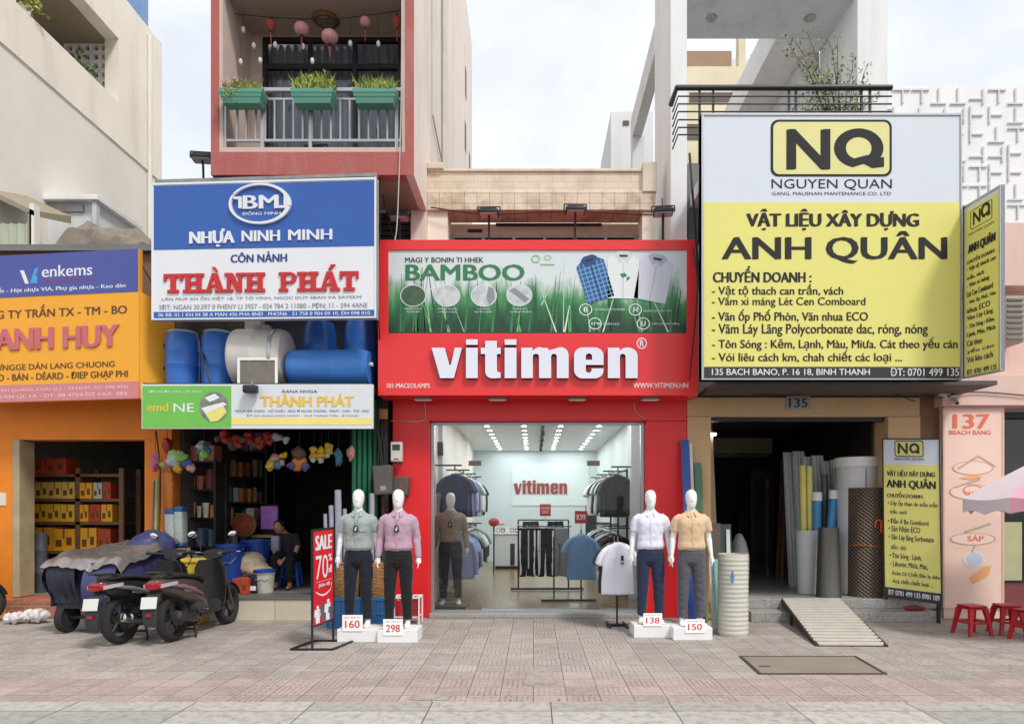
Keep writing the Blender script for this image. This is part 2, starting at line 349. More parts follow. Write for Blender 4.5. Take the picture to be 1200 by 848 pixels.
# ================================================================== pavement material: embossed square tiles, a reddish strip along the kerb, cement patches
def pave_mat():
 m = bpy.data.materials.new('pavement_tiles'); m.use_nodes = True; t = m.node_tree; N = t.nodes; L = t.links
 b = N['Principled BSDF']; b.inputs['Roughness'].default_value = .85; b.inputs['Specular IOR Level'].default_value = .25
 tx = N.new('ShaderNodeTexCoord')
 def brick(w, h, ms, off, c1, c2, mo, rot=0, sq=1, sf=2):
  mp_ = N.new('ShaderNodeMapping'); mp_.inputs['Rotation'].default_value = (0, 0, rot); L.new(tx.outputs['Object'], mp_.inputs['Vector'])
  br = N.new('ShaderNodeTexBrick'); br.offset = off; br.squash = sq; br.squash_frequency = sf; br.inputs['Scale'].default_value = 1; br.inputs['Brick Width'].default_value = w; br.inputs['Row Height'].default_value = h
  br.inputs['Mortar Size'].default_value = ms; br.inputs['Mortar Smooth'].default_value = .3; br.inputs['Bias'].default_value = 0
  br.inputs['Color1'].default_value = (*c1, 1); br.inputs['Color2'].default_value = (*c2, 1); br.inputs['Mortar'].default_value = (*mo, 1)
  L.new(mp_.outputs[0], br.inputs['Vector']); return br
 def noise_(s, d=8, r=.65, st=None):
  n = N.new('ShaderNodeTexNoise'); n.inputs['Scale'].default_value = s; n.inputs['Detail'].default_value = d; n.inputs['Roughness'].default_value = r
  L.new(tx.outputs['Object'], n.inputs['Vector']); return n
 def ramp(src, p0, p1, c0=(0, 0, 0), c1=(1, 1, 1)):
  r = N.new('ShaderNodeValToRGB'); r.color_ramp.elements[0].position = p0; r.color_ramp.elements[1].position = p1
  r.color_ramp.elements[0].color = (*c0, 1); r.color_ramp.elements[1].color = (*c1, 1); L.new(src, r.inputs['Fac']); return r.outputs['Color']
 def mix(f, a, b_, mode='MIX'):
  x = N.new('ShaderNodeMix'); x.data_type = 'RGBA'; x.blend_type = mode
  for sock, val in (('Factor', f), ('A', a), ('B', b_)):
   if isinstance(val, (int, float)): x.inputs[sock].default_value = val
   elif isinstance(val, tuple): x.inputs[sock].default_value = (*val, 1)
   else: L.new(val, x.inputs[sock])
  return x.outputs['Result']
 def math_(op, a, b_=None):
  x = N.new('ShaderNodeMath'); x.operation = op
  for i, val in enumerate((a, b_)):
   if val is None: continue
   if isinstance(val, (int, float)): x.inputs[i].default_value = val
   else: L.new(val, x.inputs[i])
  return x.outputs[0]
 g1, g2 = rgb(176, 168, 161), rgb(158, 150, 144)
 r1, r2 = rgb(184, 158, 149), rgb(166, 143, 135)
 tl = brick(.3, .3, .0042, 0, g1, g2, rgb(94, 88, 82)); tr = brick(.3, .3, .0042, 0, r1, r2, rgb(94, 84, 78))
 # where the reddish tiles lie: near the kerb, with a ragged edge and stray tiles
 sp = N.new('ShaderNodeSeparateXYZ'); L.new(tx.outputs['Object'], sp.inputs[0])
 sn = N.new('ShaderNodeVectorMath'); sn.operation = 'SNAP'; sn.inputs[1].default_value = (.3, .3, 1); L.new(tx.outputs['Object'], sn.inputs[0])
 wnz = N.new('ShaderNodeTexWhiteNoise'); wnz.noise_dimensions = '2D'; L.new(sn.outputs[0], wnz.inputs['Vector'])
 yy = math_('ADD', sp.outputs['Y'], math_('MULTIPLY', wnz.outputs['Value'], .35))
 band = ramp(math_('MULTIPLY', math_('ADD', yy, 5.0), .2), .262, .285, (1, 1, 1), (0, 0, 0))
 stray = ramp(wnz.outputs['Value'], .9, .91, (0, 0, 0), (.35, .35, .35))
 msk = math_('MAXIMUM', math_('MULTIPLY', band, .6), stray)
 cur = mix(msk, tl.outputs['Color'], tr.outputs['Color'])
 # embossed maze inside each tile
 e1 = brick(.15, .05, .0065, .5, (1, 1, 1), (1, 1, 1), (0, 0, 0)); e2 = brick(.15, .05, .0065, .5, (1, 1, 1), (1, 1, 1), (0, 0, 0), R(90))
 chk = N.new('ShaderNodeTexChecker'); chk.inputs['Scale'].default_value = 1 / .3; L.new(tx.outputs['Object'], chk.inputs['Vector'])
 emb = mix(chk.outputs['Fac'], e1.outputs['Color'], e2.outputs['Color'])
 wear = ramp(noise_(1.3).outputs['Fac'], .38, .62)
 cur = mix(mix(wear, (.12, .12, .12), (.8, .8, .8)), cur, mix(emb, tuple(k * .42 for k in g2), cur))
 # grime, cement patches
 cur = mix(ramp(noise_(.9, 9, .72).outputs['Fac'], .45, .75, (0, 0, 0), (.55, .55, .55)), cur, rgb(128, 121, 116))
 cur = mix(ramp(noise_(5.5, 9, .7).outputs['Fac'], .5, .8, (0, 0, 0), (.45, .45, .45)), cur, rgb(204, 197, 192))
 cur = mix(ramp(noise_(26, 6, .7).outputs['Fac'], .62, .70, (0, 0, 0), (.5, .5, .5)), cur, rgb(92, 84, 76))
 L.new(cur, b.inputs['Base Color'])
 hgt = mix(.5, emb, tl.outputs['Fac'])
 h2 = mix(.35, emb, noise_(40).outputs['Fac'])
 bp = N.new('ShaderNodeBump'); bp.inputs['Strength'].default_value = .35; bp.inputs['Distance'].default_value = .012; L.new(h2, bp.inputs['Height'])
 bp2 = N.new('ShaderNodeBump'); bp2.invert = True; bp2.inputs['Strength'].default_value = .5; bp2.inputs['Distance'].default_value = .015; L.new(tl.outputs['Fac'], bp2.inputs['Height']); L.new(bp.outputs['Normal'], bp2.inputs['Normal'])
 L.new(bp2.outputs['Normal'], b.inputs['Normal']); return m
m_pave = pave_mat()

tag(MB().box(-600, 600, -600, 600, -.5, -.16).build('ground', m_earth, loc=(0, 0, 0)), kind='structure')
tag(MB().box(-60, 60, -14, -5.42, -.156, -.15).build('road', m_asph, loc=(0, 0, 0)), kind='structure')
tag(MB().box(-30, 30, -4.71, 7, -.15, 0).build('pavement', m_pave, loc=(0, 0, 0)), kind='structure')
tag(MB().box(-30, 30, -5.4, -4.715, -.15, .008).build('kerb', m_kerb, loc=(0.15, 0, 0), bevel=.012), kind='structure')
# cement repairs lying on the pavement
m_cem = M('cement_patch', rgb(160, 150, 141), .9, var=.22, scale=9, bump=.4, bscale=60, dirt=.6, dscale=6, dcol=(.2, .18, .16))
def blob(cx, cy, rx, ry, seed, n=26):
 r_ = random.Random(seed); o = []
 for i in range(n):
  t = 2 * math.pi * i / n; k = 1 + r_.uniform(-.12, .12); o.append((cx + rx * k * max(-.8, min(.8, math.cos(t))) * 1.2, cy + ry * k * max(-.75, min(.75, math.sin(t))) * 1.25))
 return o
mb = MB()
for (x, y, w, h, sd) in ((505, 817, 48, 7, 1), (632, 792, 34, 20, 4),):
 Yc = gy(y); s_ = (Yc + D) / F
 mb.prism(blob(X(x, Yc), Yc, w / 2 * s_, abs(gy(y - h / 2) - gy(y + h / 2)) / 2, sd), lambda u, v, d: Vector((u, v, d)), 0, .004, False)
tag(mb.build('pavement_patch', m_cem, loc=(0, 0, 0)), kind='structure')

# ================================================================== far-left cream block (its side wall looks towards us)
b = thing('apartment_block', (-12, 3, 0), 'tall cream block with a loggia opening, behind the orange shop', 'building')
XW = -8.98
dY = lambda x: XW * F / (x - VX) - D
ly0, ly1, lz0, lz1 = 1.15, dY(139), 10.48, 11.85
mb = MB()
mb.box(XW - .3, XW, .6, 5.8, 9.56, lz0); mb.box(XW - .3, XW, .6, 5.8, lz1, 12.75)
mb.box(XW - .3, XW, .6, ly0, lz0, lz1); mb.box(XW - .3, XW, ly1, 5.8, lz0, lz1)
mb.box(XW - 7, XW - .3, 5.5, 5.8, 0, 12.75); mb.box(XW - 7, XW - .3, .6, .9, 0, 12.75)
mb.build('wall', m_cream, b)
MB().box(XW - .3, XW - .03, .6, 5.77, 0, 9.56).build('lower_wall', m_cream2, b)
MB().box(XW - 7, XW, .6, 5.8, 12.752, 12.9).build('roof', m_cream, b)
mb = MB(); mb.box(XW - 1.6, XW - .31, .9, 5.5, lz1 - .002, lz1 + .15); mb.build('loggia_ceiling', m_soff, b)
mb = MB(); mb.box(XW - 1.6, XW - .31, .9, 5.5, lz0 - .15, lz0 + .002); mb.build('loggia_floor', m_cream2, b)
MB().cyl((XW + .05, 5.2, 5), (XW + .05, 5.2, 12.7), .05, n=10).build('downpipe', m_cream2, b)
MB().box(XW - 1.7, XW - 1.6, .9, 5.5, lz0, lz1).build('loggia_wall', m_cream, b)
# pierced vent blocks closing the end of the loggia
mb = MB(); vy = ly1 + .15; x0v, x1v = XW - 1.25, XW - .31
nx, nz_ = 5, 7
for i in range(nx + 1): xx = x0v + (x1v - x0v) * i / nx; mb.box(xx - .045, xx + .045, vy, vy + .1, lz0, lz1)
for j in range(nz_ + 1): zz = lz0 + (lz1 - lz0) * j / nz_; mb.box(x0v + .046, x1v - .046, vy + .002, vy + .098, zz - .045, zz + .045)
mb.build('vent_screen', m_white, b)
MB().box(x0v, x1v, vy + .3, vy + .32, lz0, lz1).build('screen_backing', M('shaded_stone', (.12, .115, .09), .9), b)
t = thing('glass_tower', (-13, 9.4, 0), 'distant blue glass tower just peeping over the cream block roof', 'building'); MB().box(-14.5, -11.45, 9.3, 9.6, 0, 21).build('glazing', m_bglass, t)
def leafball(mb, c, r, n, ls, seed, up=.3):
 """loose leaves through a volume"""
 q = random.Random(seed)
 for i in range(n):
  v = Vector((q.gauss(0, .5), q.gauss(0, .5), q.gauss(0, .5))); v = Vector((v.x * r[0], v.y * r[1], v.z * r[2])) + Vector(c)
  a = Vector((q.uniform(-1, 1), q.uniform(-1, 1), q.uniform(-1, 1) + up)).normalized(); s_ = a.orthogonal().normalized() * ls * .32; a = a * ls * q.uniform(.6, 1.25)
  mb.add([v, v + a * .45 + s_, v + a, v + a * .45 - s_], [(0, 1, 2, 3)], False)
m_leaf = M('dark_leaf', rgb(70, 92, 42), .6, var=.45, scale=9); m_leaf2 = M('light_leaf', rgb(140, 152, 62), .6, var=.35, scale=12)
m_stem = M('stem_brown', rgb(88, 72, 52), .8, var=.2)
t = thing('potted_plant', (XW - .55, ly1 - .45, lz0), 'green plant standing in the loggia of the cream block', 'plant')
MB().lathe([(.1, 0), (.15, .28), (.16, .3), (.13, .3), (.12, .2)], (XW - .55, ly1 - .45, lz0), 16).build('pot', m_soff, t)
mb = MB(); leafball(mb, (XW - .55, ly1 - .45, lz0 + .42), (.3, .3, .22), 110, .13, 3); mb.build('foliage', m_leaf, t)
t = thing('rooftop_plant', (X(18, 1.3) - .2, 1.0, 10.48), 'small plant on the loggia parapet of the cream block', 'plant')
mb = MB(); leafball(mb, (XW - .15, 1.55, 10.75), (.2, .2, .2), 120, .12, 5); mb.build('foliage', m_leaf2, t)
MB().lathe([(.08, 0), (.11, .22)], (XW - .15, 1.55, 10.48), 14).build('pot', m_white, t)

# ================================================================== orange shop
b = thing('orange_shop', (X(95, .05), .05, 0), 'single storey orange shop with an open front full of yellow cartons', 'building')
OY = .05
ox0, ox1 = X(21, OY), X(170, OY); oz0, oz1 = Z(699, OY), Z(515, OY); oxl = -10.2; oxr = X(201, OY)
mb = MB(); mb.box(oxl, oxr, OY, OY + .25, oz1, 3.5); mb.build('facade_wall', m_orange, b); MB().box(oxl, oxr - .2, OY + .1, OY + .25, 3.502, 5.75).build('upper_wall', m_brown, b)
MB().box(oxl, ox0, OY - .02, OY + .3, 0, oz1).build('pillar', m_orange, b, bevel=.01)
MB().box(ox1, oxr, OY - .02, OY + .3, 0, oz1).build('pillar', m_orange, b, bevel=.01)
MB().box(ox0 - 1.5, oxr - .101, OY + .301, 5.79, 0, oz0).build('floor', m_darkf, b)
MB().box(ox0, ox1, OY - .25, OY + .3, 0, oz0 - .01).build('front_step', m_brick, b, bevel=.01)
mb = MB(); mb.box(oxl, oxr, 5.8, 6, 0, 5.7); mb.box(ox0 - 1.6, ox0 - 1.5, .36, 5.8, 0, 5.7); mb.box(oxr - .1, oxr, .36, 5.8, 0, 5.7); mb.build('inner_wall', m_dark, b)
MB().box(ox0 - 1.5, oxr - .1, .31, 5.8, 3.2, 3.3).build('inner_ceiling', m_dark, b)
MB().box(oxl, oxr, OY, 6, 5.752, 5.85).build('roof', m_grey, b)
mb = MB(); mb.box(ox0 - .05, ox0 + .06, OY - .05, OY + .28, oz0, oz1 - .01); mb.build('door_frame', M('worn_cream_frame', rgb(170, 156, 124), .7, var=.2, dirt=.5), b, bevel=.006)
# things on its roof
b2 = thing('rooftop_cabin', (X(70, 1.5), 1.5, 5.85), 'white rooftop cabin with a panel frame above the orange shop', 'cabin')
MB().box(X(18, 2.0), X(113, 2.0), 2.0, 3.2, 5.85, Z(238, 2.0)).build('wall', m_whiteg, b2)
MB().box(X(10, 1.9), X(116, 1.9), 1.85, 3.3, Z(238, 2.0) + .002, Z(229, 1.9)).build('roof', m_white, b2, bevel=.01)
MB().box(X(44, 1.95), X(97, 1.95), 1.955, 1.995, Z(240, 1.95) - .12, Z(236, 1.95) - .05).build('panel', m_galv, b2)
MB().box(X(110, 1.95), X(115, 1.95), 1.9, 1.99, 5.85, Z(238, 1.95)).build('downpipe', M('pvc_pipe', rgb(190, 200, 205), .4), b2)
t = thing('corrugated_screen', (X(18, .6), .6, 5.85), 'pale green corrugated screen standing on the orange shop roof', 'screen')
mb = MB(); n = 40; xa, xb = X(-60, .6), X(37, .6)
mb.loft([[Vector((xa + (xb - xa) * i / n, .6 + .035 * math.sin(i * 1.6), z)) for i in range(n + 1)] + [Vector((xa + (xb - xa) * i / n, .63 + .035 * math.sin(i * 1.6), z)) for i in reversed(range(n + 1))] for z in (5.85, Z(262, .6))], True, True, False)
mb.build('sheet', M('pale_green_sheet', rgb(178, 184, 164), .6, var=.1, dirt=.35), t)
MB().box(xb, xb + .08, .55, .68, 5.85, Z(240, .6)).build('post', m_cream2, t)
t = thing('lean_to_roof', (X(18, .9), .9, 6), 'grey sloping lean-to roof over the corrugated screen', 'roof')
mb = MB(); mb.add([P(-60, 200, .55), P(40, 247, .55), P(40, 244, .55) + Vector((0, .9, .25)), P(-60, 197, .55) + Vector((0, .9, .25)), P(-60, 206, .55), P(40, 253, .55), P(40, 250, .55) + Vector((0, .9, .2)), P(-60, 203, .55) + Vector((0, .9, .2))], [(0, 1, 2, 3), (4, 7, 6, 5), (0, 4, 5, 1), (1, 5, 6, 2), (2, 6, 7, 3), (3, 7, 4, 0)], False)
mb.build('roof_sheet', m_soff, t)
mb = MB(); mb.bar(P(36, 250, .58), P(36, 296, .58), .06); mb.bar(P(-20, 226, .58), P(-20, 296, .58), .06); mb.build('post', m_soff, t)
# a heap of tarpaulin along the edge
mb = MB(); n = 26; rings = []
for i in range(n + 1):
 u = i / n; x = X(72 + 112 * u, .5); h = (.22 + .28 * math.sin(math.pi * min(1, u * 1.15)) ** .7 + .06 * math.sin(9 * u)) * (1 if u < .9 else (1 - u) * 10 * .6 + .4)
 ring = []
 for j in range(14):
  a_ = math.pi * j / 13; k = 1 + .35 * noise.noise(Vector((u * 7, a_ * 2.2, 1.3)))
  ring.append(Vector((x, .55 - .28 * k * math.cos(a_), 5.86 + h * k * math.sin(a_))))
 rings.append(ring)
mb.loft(rings, True, True, True)
tag(mb.build('tarpaulin_heap', M('grey_tarp', rgb(132, 122, 110), .8, var=.25, scale=5, bump=.5, bscale=14, dirt=.3)), 'heap of crumpled grey tarpaulin along the orange shop roof edge', 'tarpaulin')

# ================================================================== pink-framed house over the plastics shop
b = thing('balcony_house', (-3.2, 0, 0), 'narrow house with an old rose framed balcony above the blue plastics signboard', 'building')
BY = -1.0
hx0, hx1 = X(247, BY), X(485, BY); fz0 = Z(205, BY); fz1 = Z(178, BY); top = 14.5
xi0, xi1 = X(256, BY), X(475, BY)
MB().box(hx0, xi0, BY, 0, fz1, top).build('side_frame', m_rose, b)
MB().box(xi1, hx1 + .001, BY, BY + .011, fz1 + .001, top).build('side_frame', m_rose, b)
MB().box(hx0, hx1 + .001, BY, BY + .011, fz0, fz1).build('balcony_beam', m_rose, b); MB().box(hx0, hx1 - .12, BY + .0112, BY + .19, fz0 + .001, fz1 - .001).build('balcony_beam', m_rose, b)
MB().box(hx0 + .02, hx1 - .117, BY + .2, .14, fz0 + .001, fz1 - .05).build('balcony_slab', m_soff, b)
MB().box(xi0 + .01, xi1 - .01, BY + .04, BY + .16, fz1, Z(171, BY)).build('balcony_kerb', m_bwall, b)
MB().box(xi0 - .002, xi0 + .05, BY + .02, .0, fz1, 9.1).build('inner_side_wall', m_bwall, b)
MB().box(xi1 - .05, xi1 + .012, BY + .0125, .0, fz1, 9.1).build('inner_side_wall', m_bwall, b)
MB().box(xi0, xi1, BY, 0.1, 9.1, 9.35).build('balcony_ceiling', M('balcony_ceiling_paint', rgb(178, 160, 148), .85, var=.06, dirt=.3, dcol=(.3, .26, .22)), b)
mb = MB(); bx0, bx1, bz1 = X(307, 0), X(470, 0), Z(42, 0)
mb.box(xi0, bx0, .0, .2, fz1 - .05, 9.1); mb.box(bx1, xi1, 0, .2, fz1 - .05, 9.1); mb.box(bx0, bx1, 0, .2, bz1, 9.1); mb.build('back_wall', m_bwall, b)
MB().box(hx1 - .115, hx1, BY + .0115, 8.2, fz0 + .0005, top).build('party_wall', m_house, b)
MB().box(hx1 - .25, hx1 - .001, .15, 8.2, 0, fz0 - .001).build('lower_party_wall', m_house, b)
MB().box(hx0, hx0 + .25, .14, 8.2, 3.52, top).build('party_wall', m_house, b)
MB().box(hx0, hx1 - .26, .2, 8.2, 12.2, 12.4).build('roof', m_house, b)
MB().box(hx0 + .26, hx1 - .26, .3, .42, 3.6, fz0).build('storey_wall', M('blue_grey_wall', rgb(72, 78, 92), .8, var=.1), b)
MB().box(hx0 + .25, hx1 - .26, 8.0, 8.2, fz0, 12.2).build('rear_wall', m_house, b)
for y_, z_ in ((6.2, 10.6), (6.3, 12.0), (7.3, 10.4)): MB().box(hx1 - .01, hx1 + .008, y_, y_ + .28, z_, z_ + .7).build('slit_window', m_dgrey, b)
mb = MB(); mb.tube([(hx1 + .05, 1.9, 14), (hx1 + .05, 1.9, 7.4)], .04, 10); mb.tube([(hx1 + .03, .6, 14), (hx1 + .03, .6, 8.2), (hx1 + .03, 1.8, 8.0)], .014, 6); mb.build('downpipe', M('pipe_grey', rgb(196, 192, 186), .5), b)
# louvred shutter seen beside the sign
mb = MB(); lx0, lx1 = X(440, .26), X(483, .26)
for i in range(12): zz = 5.3 + i * .095; mb.box(lx0, lx1, .24, .29, zz, zz + .075)
mb.build('louvre_shutter', m_dgrey, b)
# sliding doors with curtains
sd = MB()
for xx in (bx0 + .03, (bx0 + bx1) / 2 - .35, (bx0 + bx1) / 2 + .35, bx1 - .03): sd.box(xx - .03, xx + .03, .03, .1, fz1 - .05, bz1 - .07)
sd.box(bx0, bx1, .03, .1, bz1 - .07, bz1 - .002); sd.box(bx0 + .001, bx1 - .001, .032, .098, Z(76, 0) - .04, Z(76, 0) + .04)
f_ = sd.build('door_frame', m_dgrey, b)
MB().box(bx0 + .03, bx1 - .03, .06, .066, fz1 - .05, bz1 - .05).build('door_glass', glass_mat('door_glass', (.86, .88, .9)), f_)
mb = MB(); n = 120; mb.loft([[Vector((bx0 + (bx1 - bx0) * i / n, .24 + .035 * math.sin(i * .95) + .01 * math.sin(i * 2.3), z)) for i in range(n + 1)] + [Vector((bx0 + (bx1 - bx0) * i / n, .25 + .035 * math.sin(i * .95), z)) for i in reversed(range(n + 1))] for z in (fz1 - .04, bz1)], True, True, True)
mb.build('curtain', M('grey_striped_curtain', rgb(196, 198, 204), .9, var=.3, scale=6, stretch=(5, 1, .1)), b)

# ================================================================== plastics shop front under that house
TY = -.4
b = thing('plastics_shop', (-3.9, 0, 0), 'dark open plastics and household goods shop under the blue signboard', 'building')
tx0, tx1 = oxr + .002, X(455, 0) ; tz = Z(700, TY)
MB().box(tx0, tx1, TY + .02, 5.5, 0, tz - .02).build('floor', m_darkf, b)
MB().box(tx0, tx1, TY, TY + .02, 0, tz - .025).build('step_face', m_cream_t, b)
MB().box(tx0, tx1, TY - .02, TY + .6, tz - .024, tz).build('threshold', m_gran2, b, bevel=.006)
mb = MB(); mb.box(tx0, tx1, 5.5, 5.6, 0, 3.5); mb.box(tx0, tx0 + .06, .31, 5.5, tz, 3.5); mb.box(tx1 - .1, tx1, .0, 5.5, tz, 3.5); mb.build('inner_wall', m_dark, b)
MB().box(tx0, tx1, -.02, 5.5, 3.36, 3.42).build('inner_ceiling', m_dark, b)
MB().box(X(168, -.9) + .05, X(437, -.9) - .05, -.86, .25, 3.425, 3.5).build('canopy_deck', m_dgrey, b)
# rolling shutter folded to the side: dark green strips
mb = MB(); gx0, gx1 = X(415, -.1), X(440, -.1)
for i in range(5): xx = gx0 + (gx1 - gx0) * i / 4; mb.tube([(xx, -.1, tz), (xx, -.1, 3.36)], .038, 10)
mb.build('folded_shutter', M('green_shutter', rgb(22, 96, 66), .45, var=.15, dirt=.2), b)

# ================================================================== red clothes shop
b = thing('red_clothes_shop', (.1, 0, 0), 'red fronted menswear shop with a full glass front and cream tiled parapet', 'building')
cY = -.1
cxl0, cxl1, cxr0, cxr1 = X(460, cY), X(503, cY), X(757, cY), X(805, cY)
lz = Z(493, cY); sz = Z(716, .1)
MB().box(cxl0, cxl1, cY, .4, 0, lz).build('column', m_red, b, bevel=.008)
MB().box(cxr0, cxr1, cY, .4, 0, lz).build('column', m_red, b, bevel=.008)
MB().box(cxl0, cxr1, cY, .4, lz + .002, Z(460, cY) + .5).build('lintel', m_red, b, bevel=.008)
mb = MB(); mb.box(cxl0 - .02, cxl1 + .002, cY - .012, cY - .002, lz - .006, lz + .006); mb.build('panel_seam', M('pale_seam', rgb(200, 120, 110), .6), b)
MB().box(cxl1 + .002, cxr0 - .002, -.18, .5, 0, sz).build('door_sill', m_gran, b, bevel=.012)
DB = 10.3; ix0, ix1 = -1.82, 1.95; cz = 3.46
MB().box(ix0, ix1, .5, DB, 0, sz - .002).build('floor', m_intf, b)
MB().box(ix0 - .1, ix0, .4, DB, 0, cz + .3).build('inner_wall', m_intw, b)
MB().box(ix1, ix1 + .1, .4, DB, 0, cz + .3).build('inner_wall', m_intw, b)
# back wall with a dark doorway
dx0, dx1, dz1 = X(686, DB), X(712, DB), Z(573, DB)
mb = MB(); mb.box(ix0 - .1, dx0, DB, DB + .1, 0, cz + .3); mb.box(dx1, ix1 + .1, DB, DB + .1, 0, cz + .3); mb.box(dx0, dx1, DB, DB + .1, dz1, cz + .3); mb.build('rear_wall', m_intw, b)
MB().box(dx0 - .4, dx1 + .4, DB + 1.2, DB + 1.25, 0, 3).build('passage_wall', M('passage_teal', rgb(74, 92, 92), .7), b)
MB().box(ix0, ix1, .4, DB, cz, cz + .06).build('ceiling', m_intc, b)
MB().box(ix0 + .001, ix0 + .2, 1.5, 1.9, sz, cz - .001).build('pier', m_intw, b); MB().box(ix1 - .2, ix1 - .001, 1.5, 1.9, sz, cz - .001).build('pier', m_intw, b)
MB().box(X(600, DB), X(690, DB), DB - .03, DB - .002, Z(592, DB), cz - .4).build('wall_panel', M('shop_panel', rgb(212, 222, 222), .4, var=.02), b)
# upper part: parapet, ledge, recessed window strip
PY = .2; px0, px1 = hx1 + .002, X(768, PY)
MB().box(px0, px1, PY + .05, PY + .2, Z(224, PY), Z(200, PY)).build('parapet', m_parap, b)
MB().box(px0, px1, PY, PY + .5, Z(246, PY), Z(224, PY) - .002).build('ledge', m_parap2, b, bevel=.008)
MB().box(px0, px1, PY + .02, PY + .25, Z(200, PY) + .002, Z(196.5, PY)).build('coping', M('coping_cream', rgb(226, 212, 190), .8, dirt=.5, dscale=3, dcol=rgb(140, 116, 88)), b, bevel=.008)
MB().box(X(753, PY), px1 + .02, PY - .02, PY + .35, Z(225, PY), Z(190, PY)).build('end_pier', M('pier_cream', rgb(226, 214, 194), .8, dirt=.4, dcol=rgb(150, 124, 92)), b, bevel=.01)
MB().box(px0, X(520, PY), PY - .02, PY + .3, Z(198, PY), Z(190.5, PY)).build('end_cap', M('pier_cream'), b, bevel=.01)
MB().box(px0, px1, .75, .95, 3.4, Z(246, PY)).build('upper_wall', M('upper_wall_cream', rgb(208, 198, 176), .85, dirt=.3, dcol=(.35, .3, .22)), b)
MB().box(px0, px0 + .32, PY + .06, .75, 3.4, Z(246, PY) - .002).build('pilaster', m_cream, b); MB().box(px1 - .2, px1, PY + .06, .75, 3.4, Z(246, PY) - .002).build('pilaster', m_cream, b)
w_ = MB()
wx0, wx1 = X(531, .73), X(745, .73); zt, zb = Z(276, .73), Z(330, .73)
for i in range(7): xx = wx0 + (wx1 - wx0) * i / 6; w_.box(xx - .025, xx + .025, .69, .74, zb, zt)
w_.box(wx0 + .026, wx1 - .026, .692, .738, zt - .05, zt); wf = w_.build('window', m_galv, b)
MB().box(wx0 + .02, wx1 - .02, .74, .748, zb, zt - .04).build('pane', m_dglass, wf)
mb = MB(); mb.box(X(581, .72), X(705, .72), .7, .748, Z(264.5, .72), Z(262, .72)); mb.build('blind_rail', m_dgrey, b)
mb = MB(); mb.box(X(548, .72), X(565, .72), .7, .748, Z(271.5, .72), Z(269, .72)); mb.build('blind_bracket', m_dgrey, b)
MB().box(px0, px1, .95, DB, cz + 1, cz + 1.1).build('roof', m_grey, b)
# glass front
gY = .1; gz0, gz1 = sz, lz
fm = MB()
fx0, fx1 = cxl1 + .002, cxr0 - .002
fm.box(fx0, fx0 + .055, gY - .05, gY + .05, gz0, gz1); fm.box(fx1 - .055, fx1, gY - .05, gY + .05, gz0, gz1); fm.box(fx0 + .056, fx1 - .056, gY - .05, gY + .05, gz1 - .04, gz1)
fm.box(fx0 + .056, fx1 - .056, gY - .04, gY + .04, gz0 + .001, gz0 + .03); fm.build('glass_frame', m_alu, b, bevel=.004)
xs = [fx0 + .056, X(549, gY), X(626, gY), X(703, gY), fx1 - .056]
for i in range(4):
 door = i in (1, 2)
 g = MB().box(xs[i] + .003, xs[i + 1] - .003, gY - .006, gY + .006, gz0 + .035, (gz1 - .05) if not door else Z(541, gY) + .02).build('glass_door' if door else 'glass_pane', g_shop, b)
 if door:
  mb = MB(); xa = xs[i] + .003 if i == 1 else xs[i + 1] - .203
  mb.box(xa, xa + .2, gY - .016, gY + .016, Z(541, gY) - .06, Z(541, gY) + .018); mb.box(xa, xa + .2, gY - .016, gY + .016, gz0 + .034, gz0 + .1)
  mb.build('patch_fitting', M('bronze_fitting', rgb(128, 108, 92), .4, .6), g)
  mb = MB(); xa = X(626, gY) + (-.09 if i == 1 else .09); mb.tube([(xa, gY - .05, .75), (xa, gY - .05, 1.35)], .012, 8); mb.build('handle', m_alu, g)
MB().box(xs[1] + .003, xs[3] - .003, gY - .006, gY + .006, Z(541, gY) + .025, gz1 - .05).build('glass_transom', g_shop, b)

# ================================================================== white house above the building-materials shop
b = thing('white_house', (4.2, 0, 0), 'white concrete house with a railed balcony above the yellow building materials sign', 'building')
WY = -.09; wx0 = X(786, WY); wx1 = X(805, WY)
MB().box(wx0, wx1, WY, 1.3, 3.53, 12).build('column', m_white, b)
rx0, rx1 = X(1005, WY), X(1040, WY)
MB().box(rx0, rx1, WY, 1.3, 3.53, 12).build('column', m_white, b)
MB().box(wx1, rx0, WY + .06, .95, 9.7, 10.3).build('balcony_ceiling', m_whiteg, b)
MB().box(wx0 + .002, wx0 + .2, 1.302, 4.3, 9.7, 10.2).build('roof_beam', m_whiteg, b)
MB().box(wx0 + .003, wx0 + .25, 4.0, 4.28, 3.4, 9.698).build('rear_column', m_whiteg, b)
MB().box(rx0 - .9, rx0 - .02, .96, 5.5, 9.7, 10.3).build('stair_flight', m_white, b)
MB().box(rx0 - .25, rx0 - .003, 1.31, 5.0, 6.5, 9.69).build('stair_wall', m_whiteg, b)
MB().box(X(826, -.9), rx1 - .001, -.9, 1.0, 6.4, 6.6).build('balcony_slab', m_whiteg, b)
MB().box(wx1 + .001, rx0 - .001, .1, .3, 3.4, 6.398).build('storey_wall', m_whiteg, b)
MB().box(X(806, .05), X(819, .05), .03, .096, Z(285, .05), Z(192, .05)).build('storey_window', M('grey_louvre', rgb(112, 112, 110), .6), b)
mb = MB(); mb.box(wx1, rx1, 3.0, 3.2, 3.4, 6.9); mb.build('rear_wall', m_whiteg, b)
for (xx, yy) in ((832, 12), (946, 6)):
 d_ = MB(); Yl = .55; d_.lathe([(.09, 0), (.09, -.02), (.06, -.035)], (X(xx, Yl), Yl - .1, 9.699), 18); d_.build('downlight', m_alu, b)
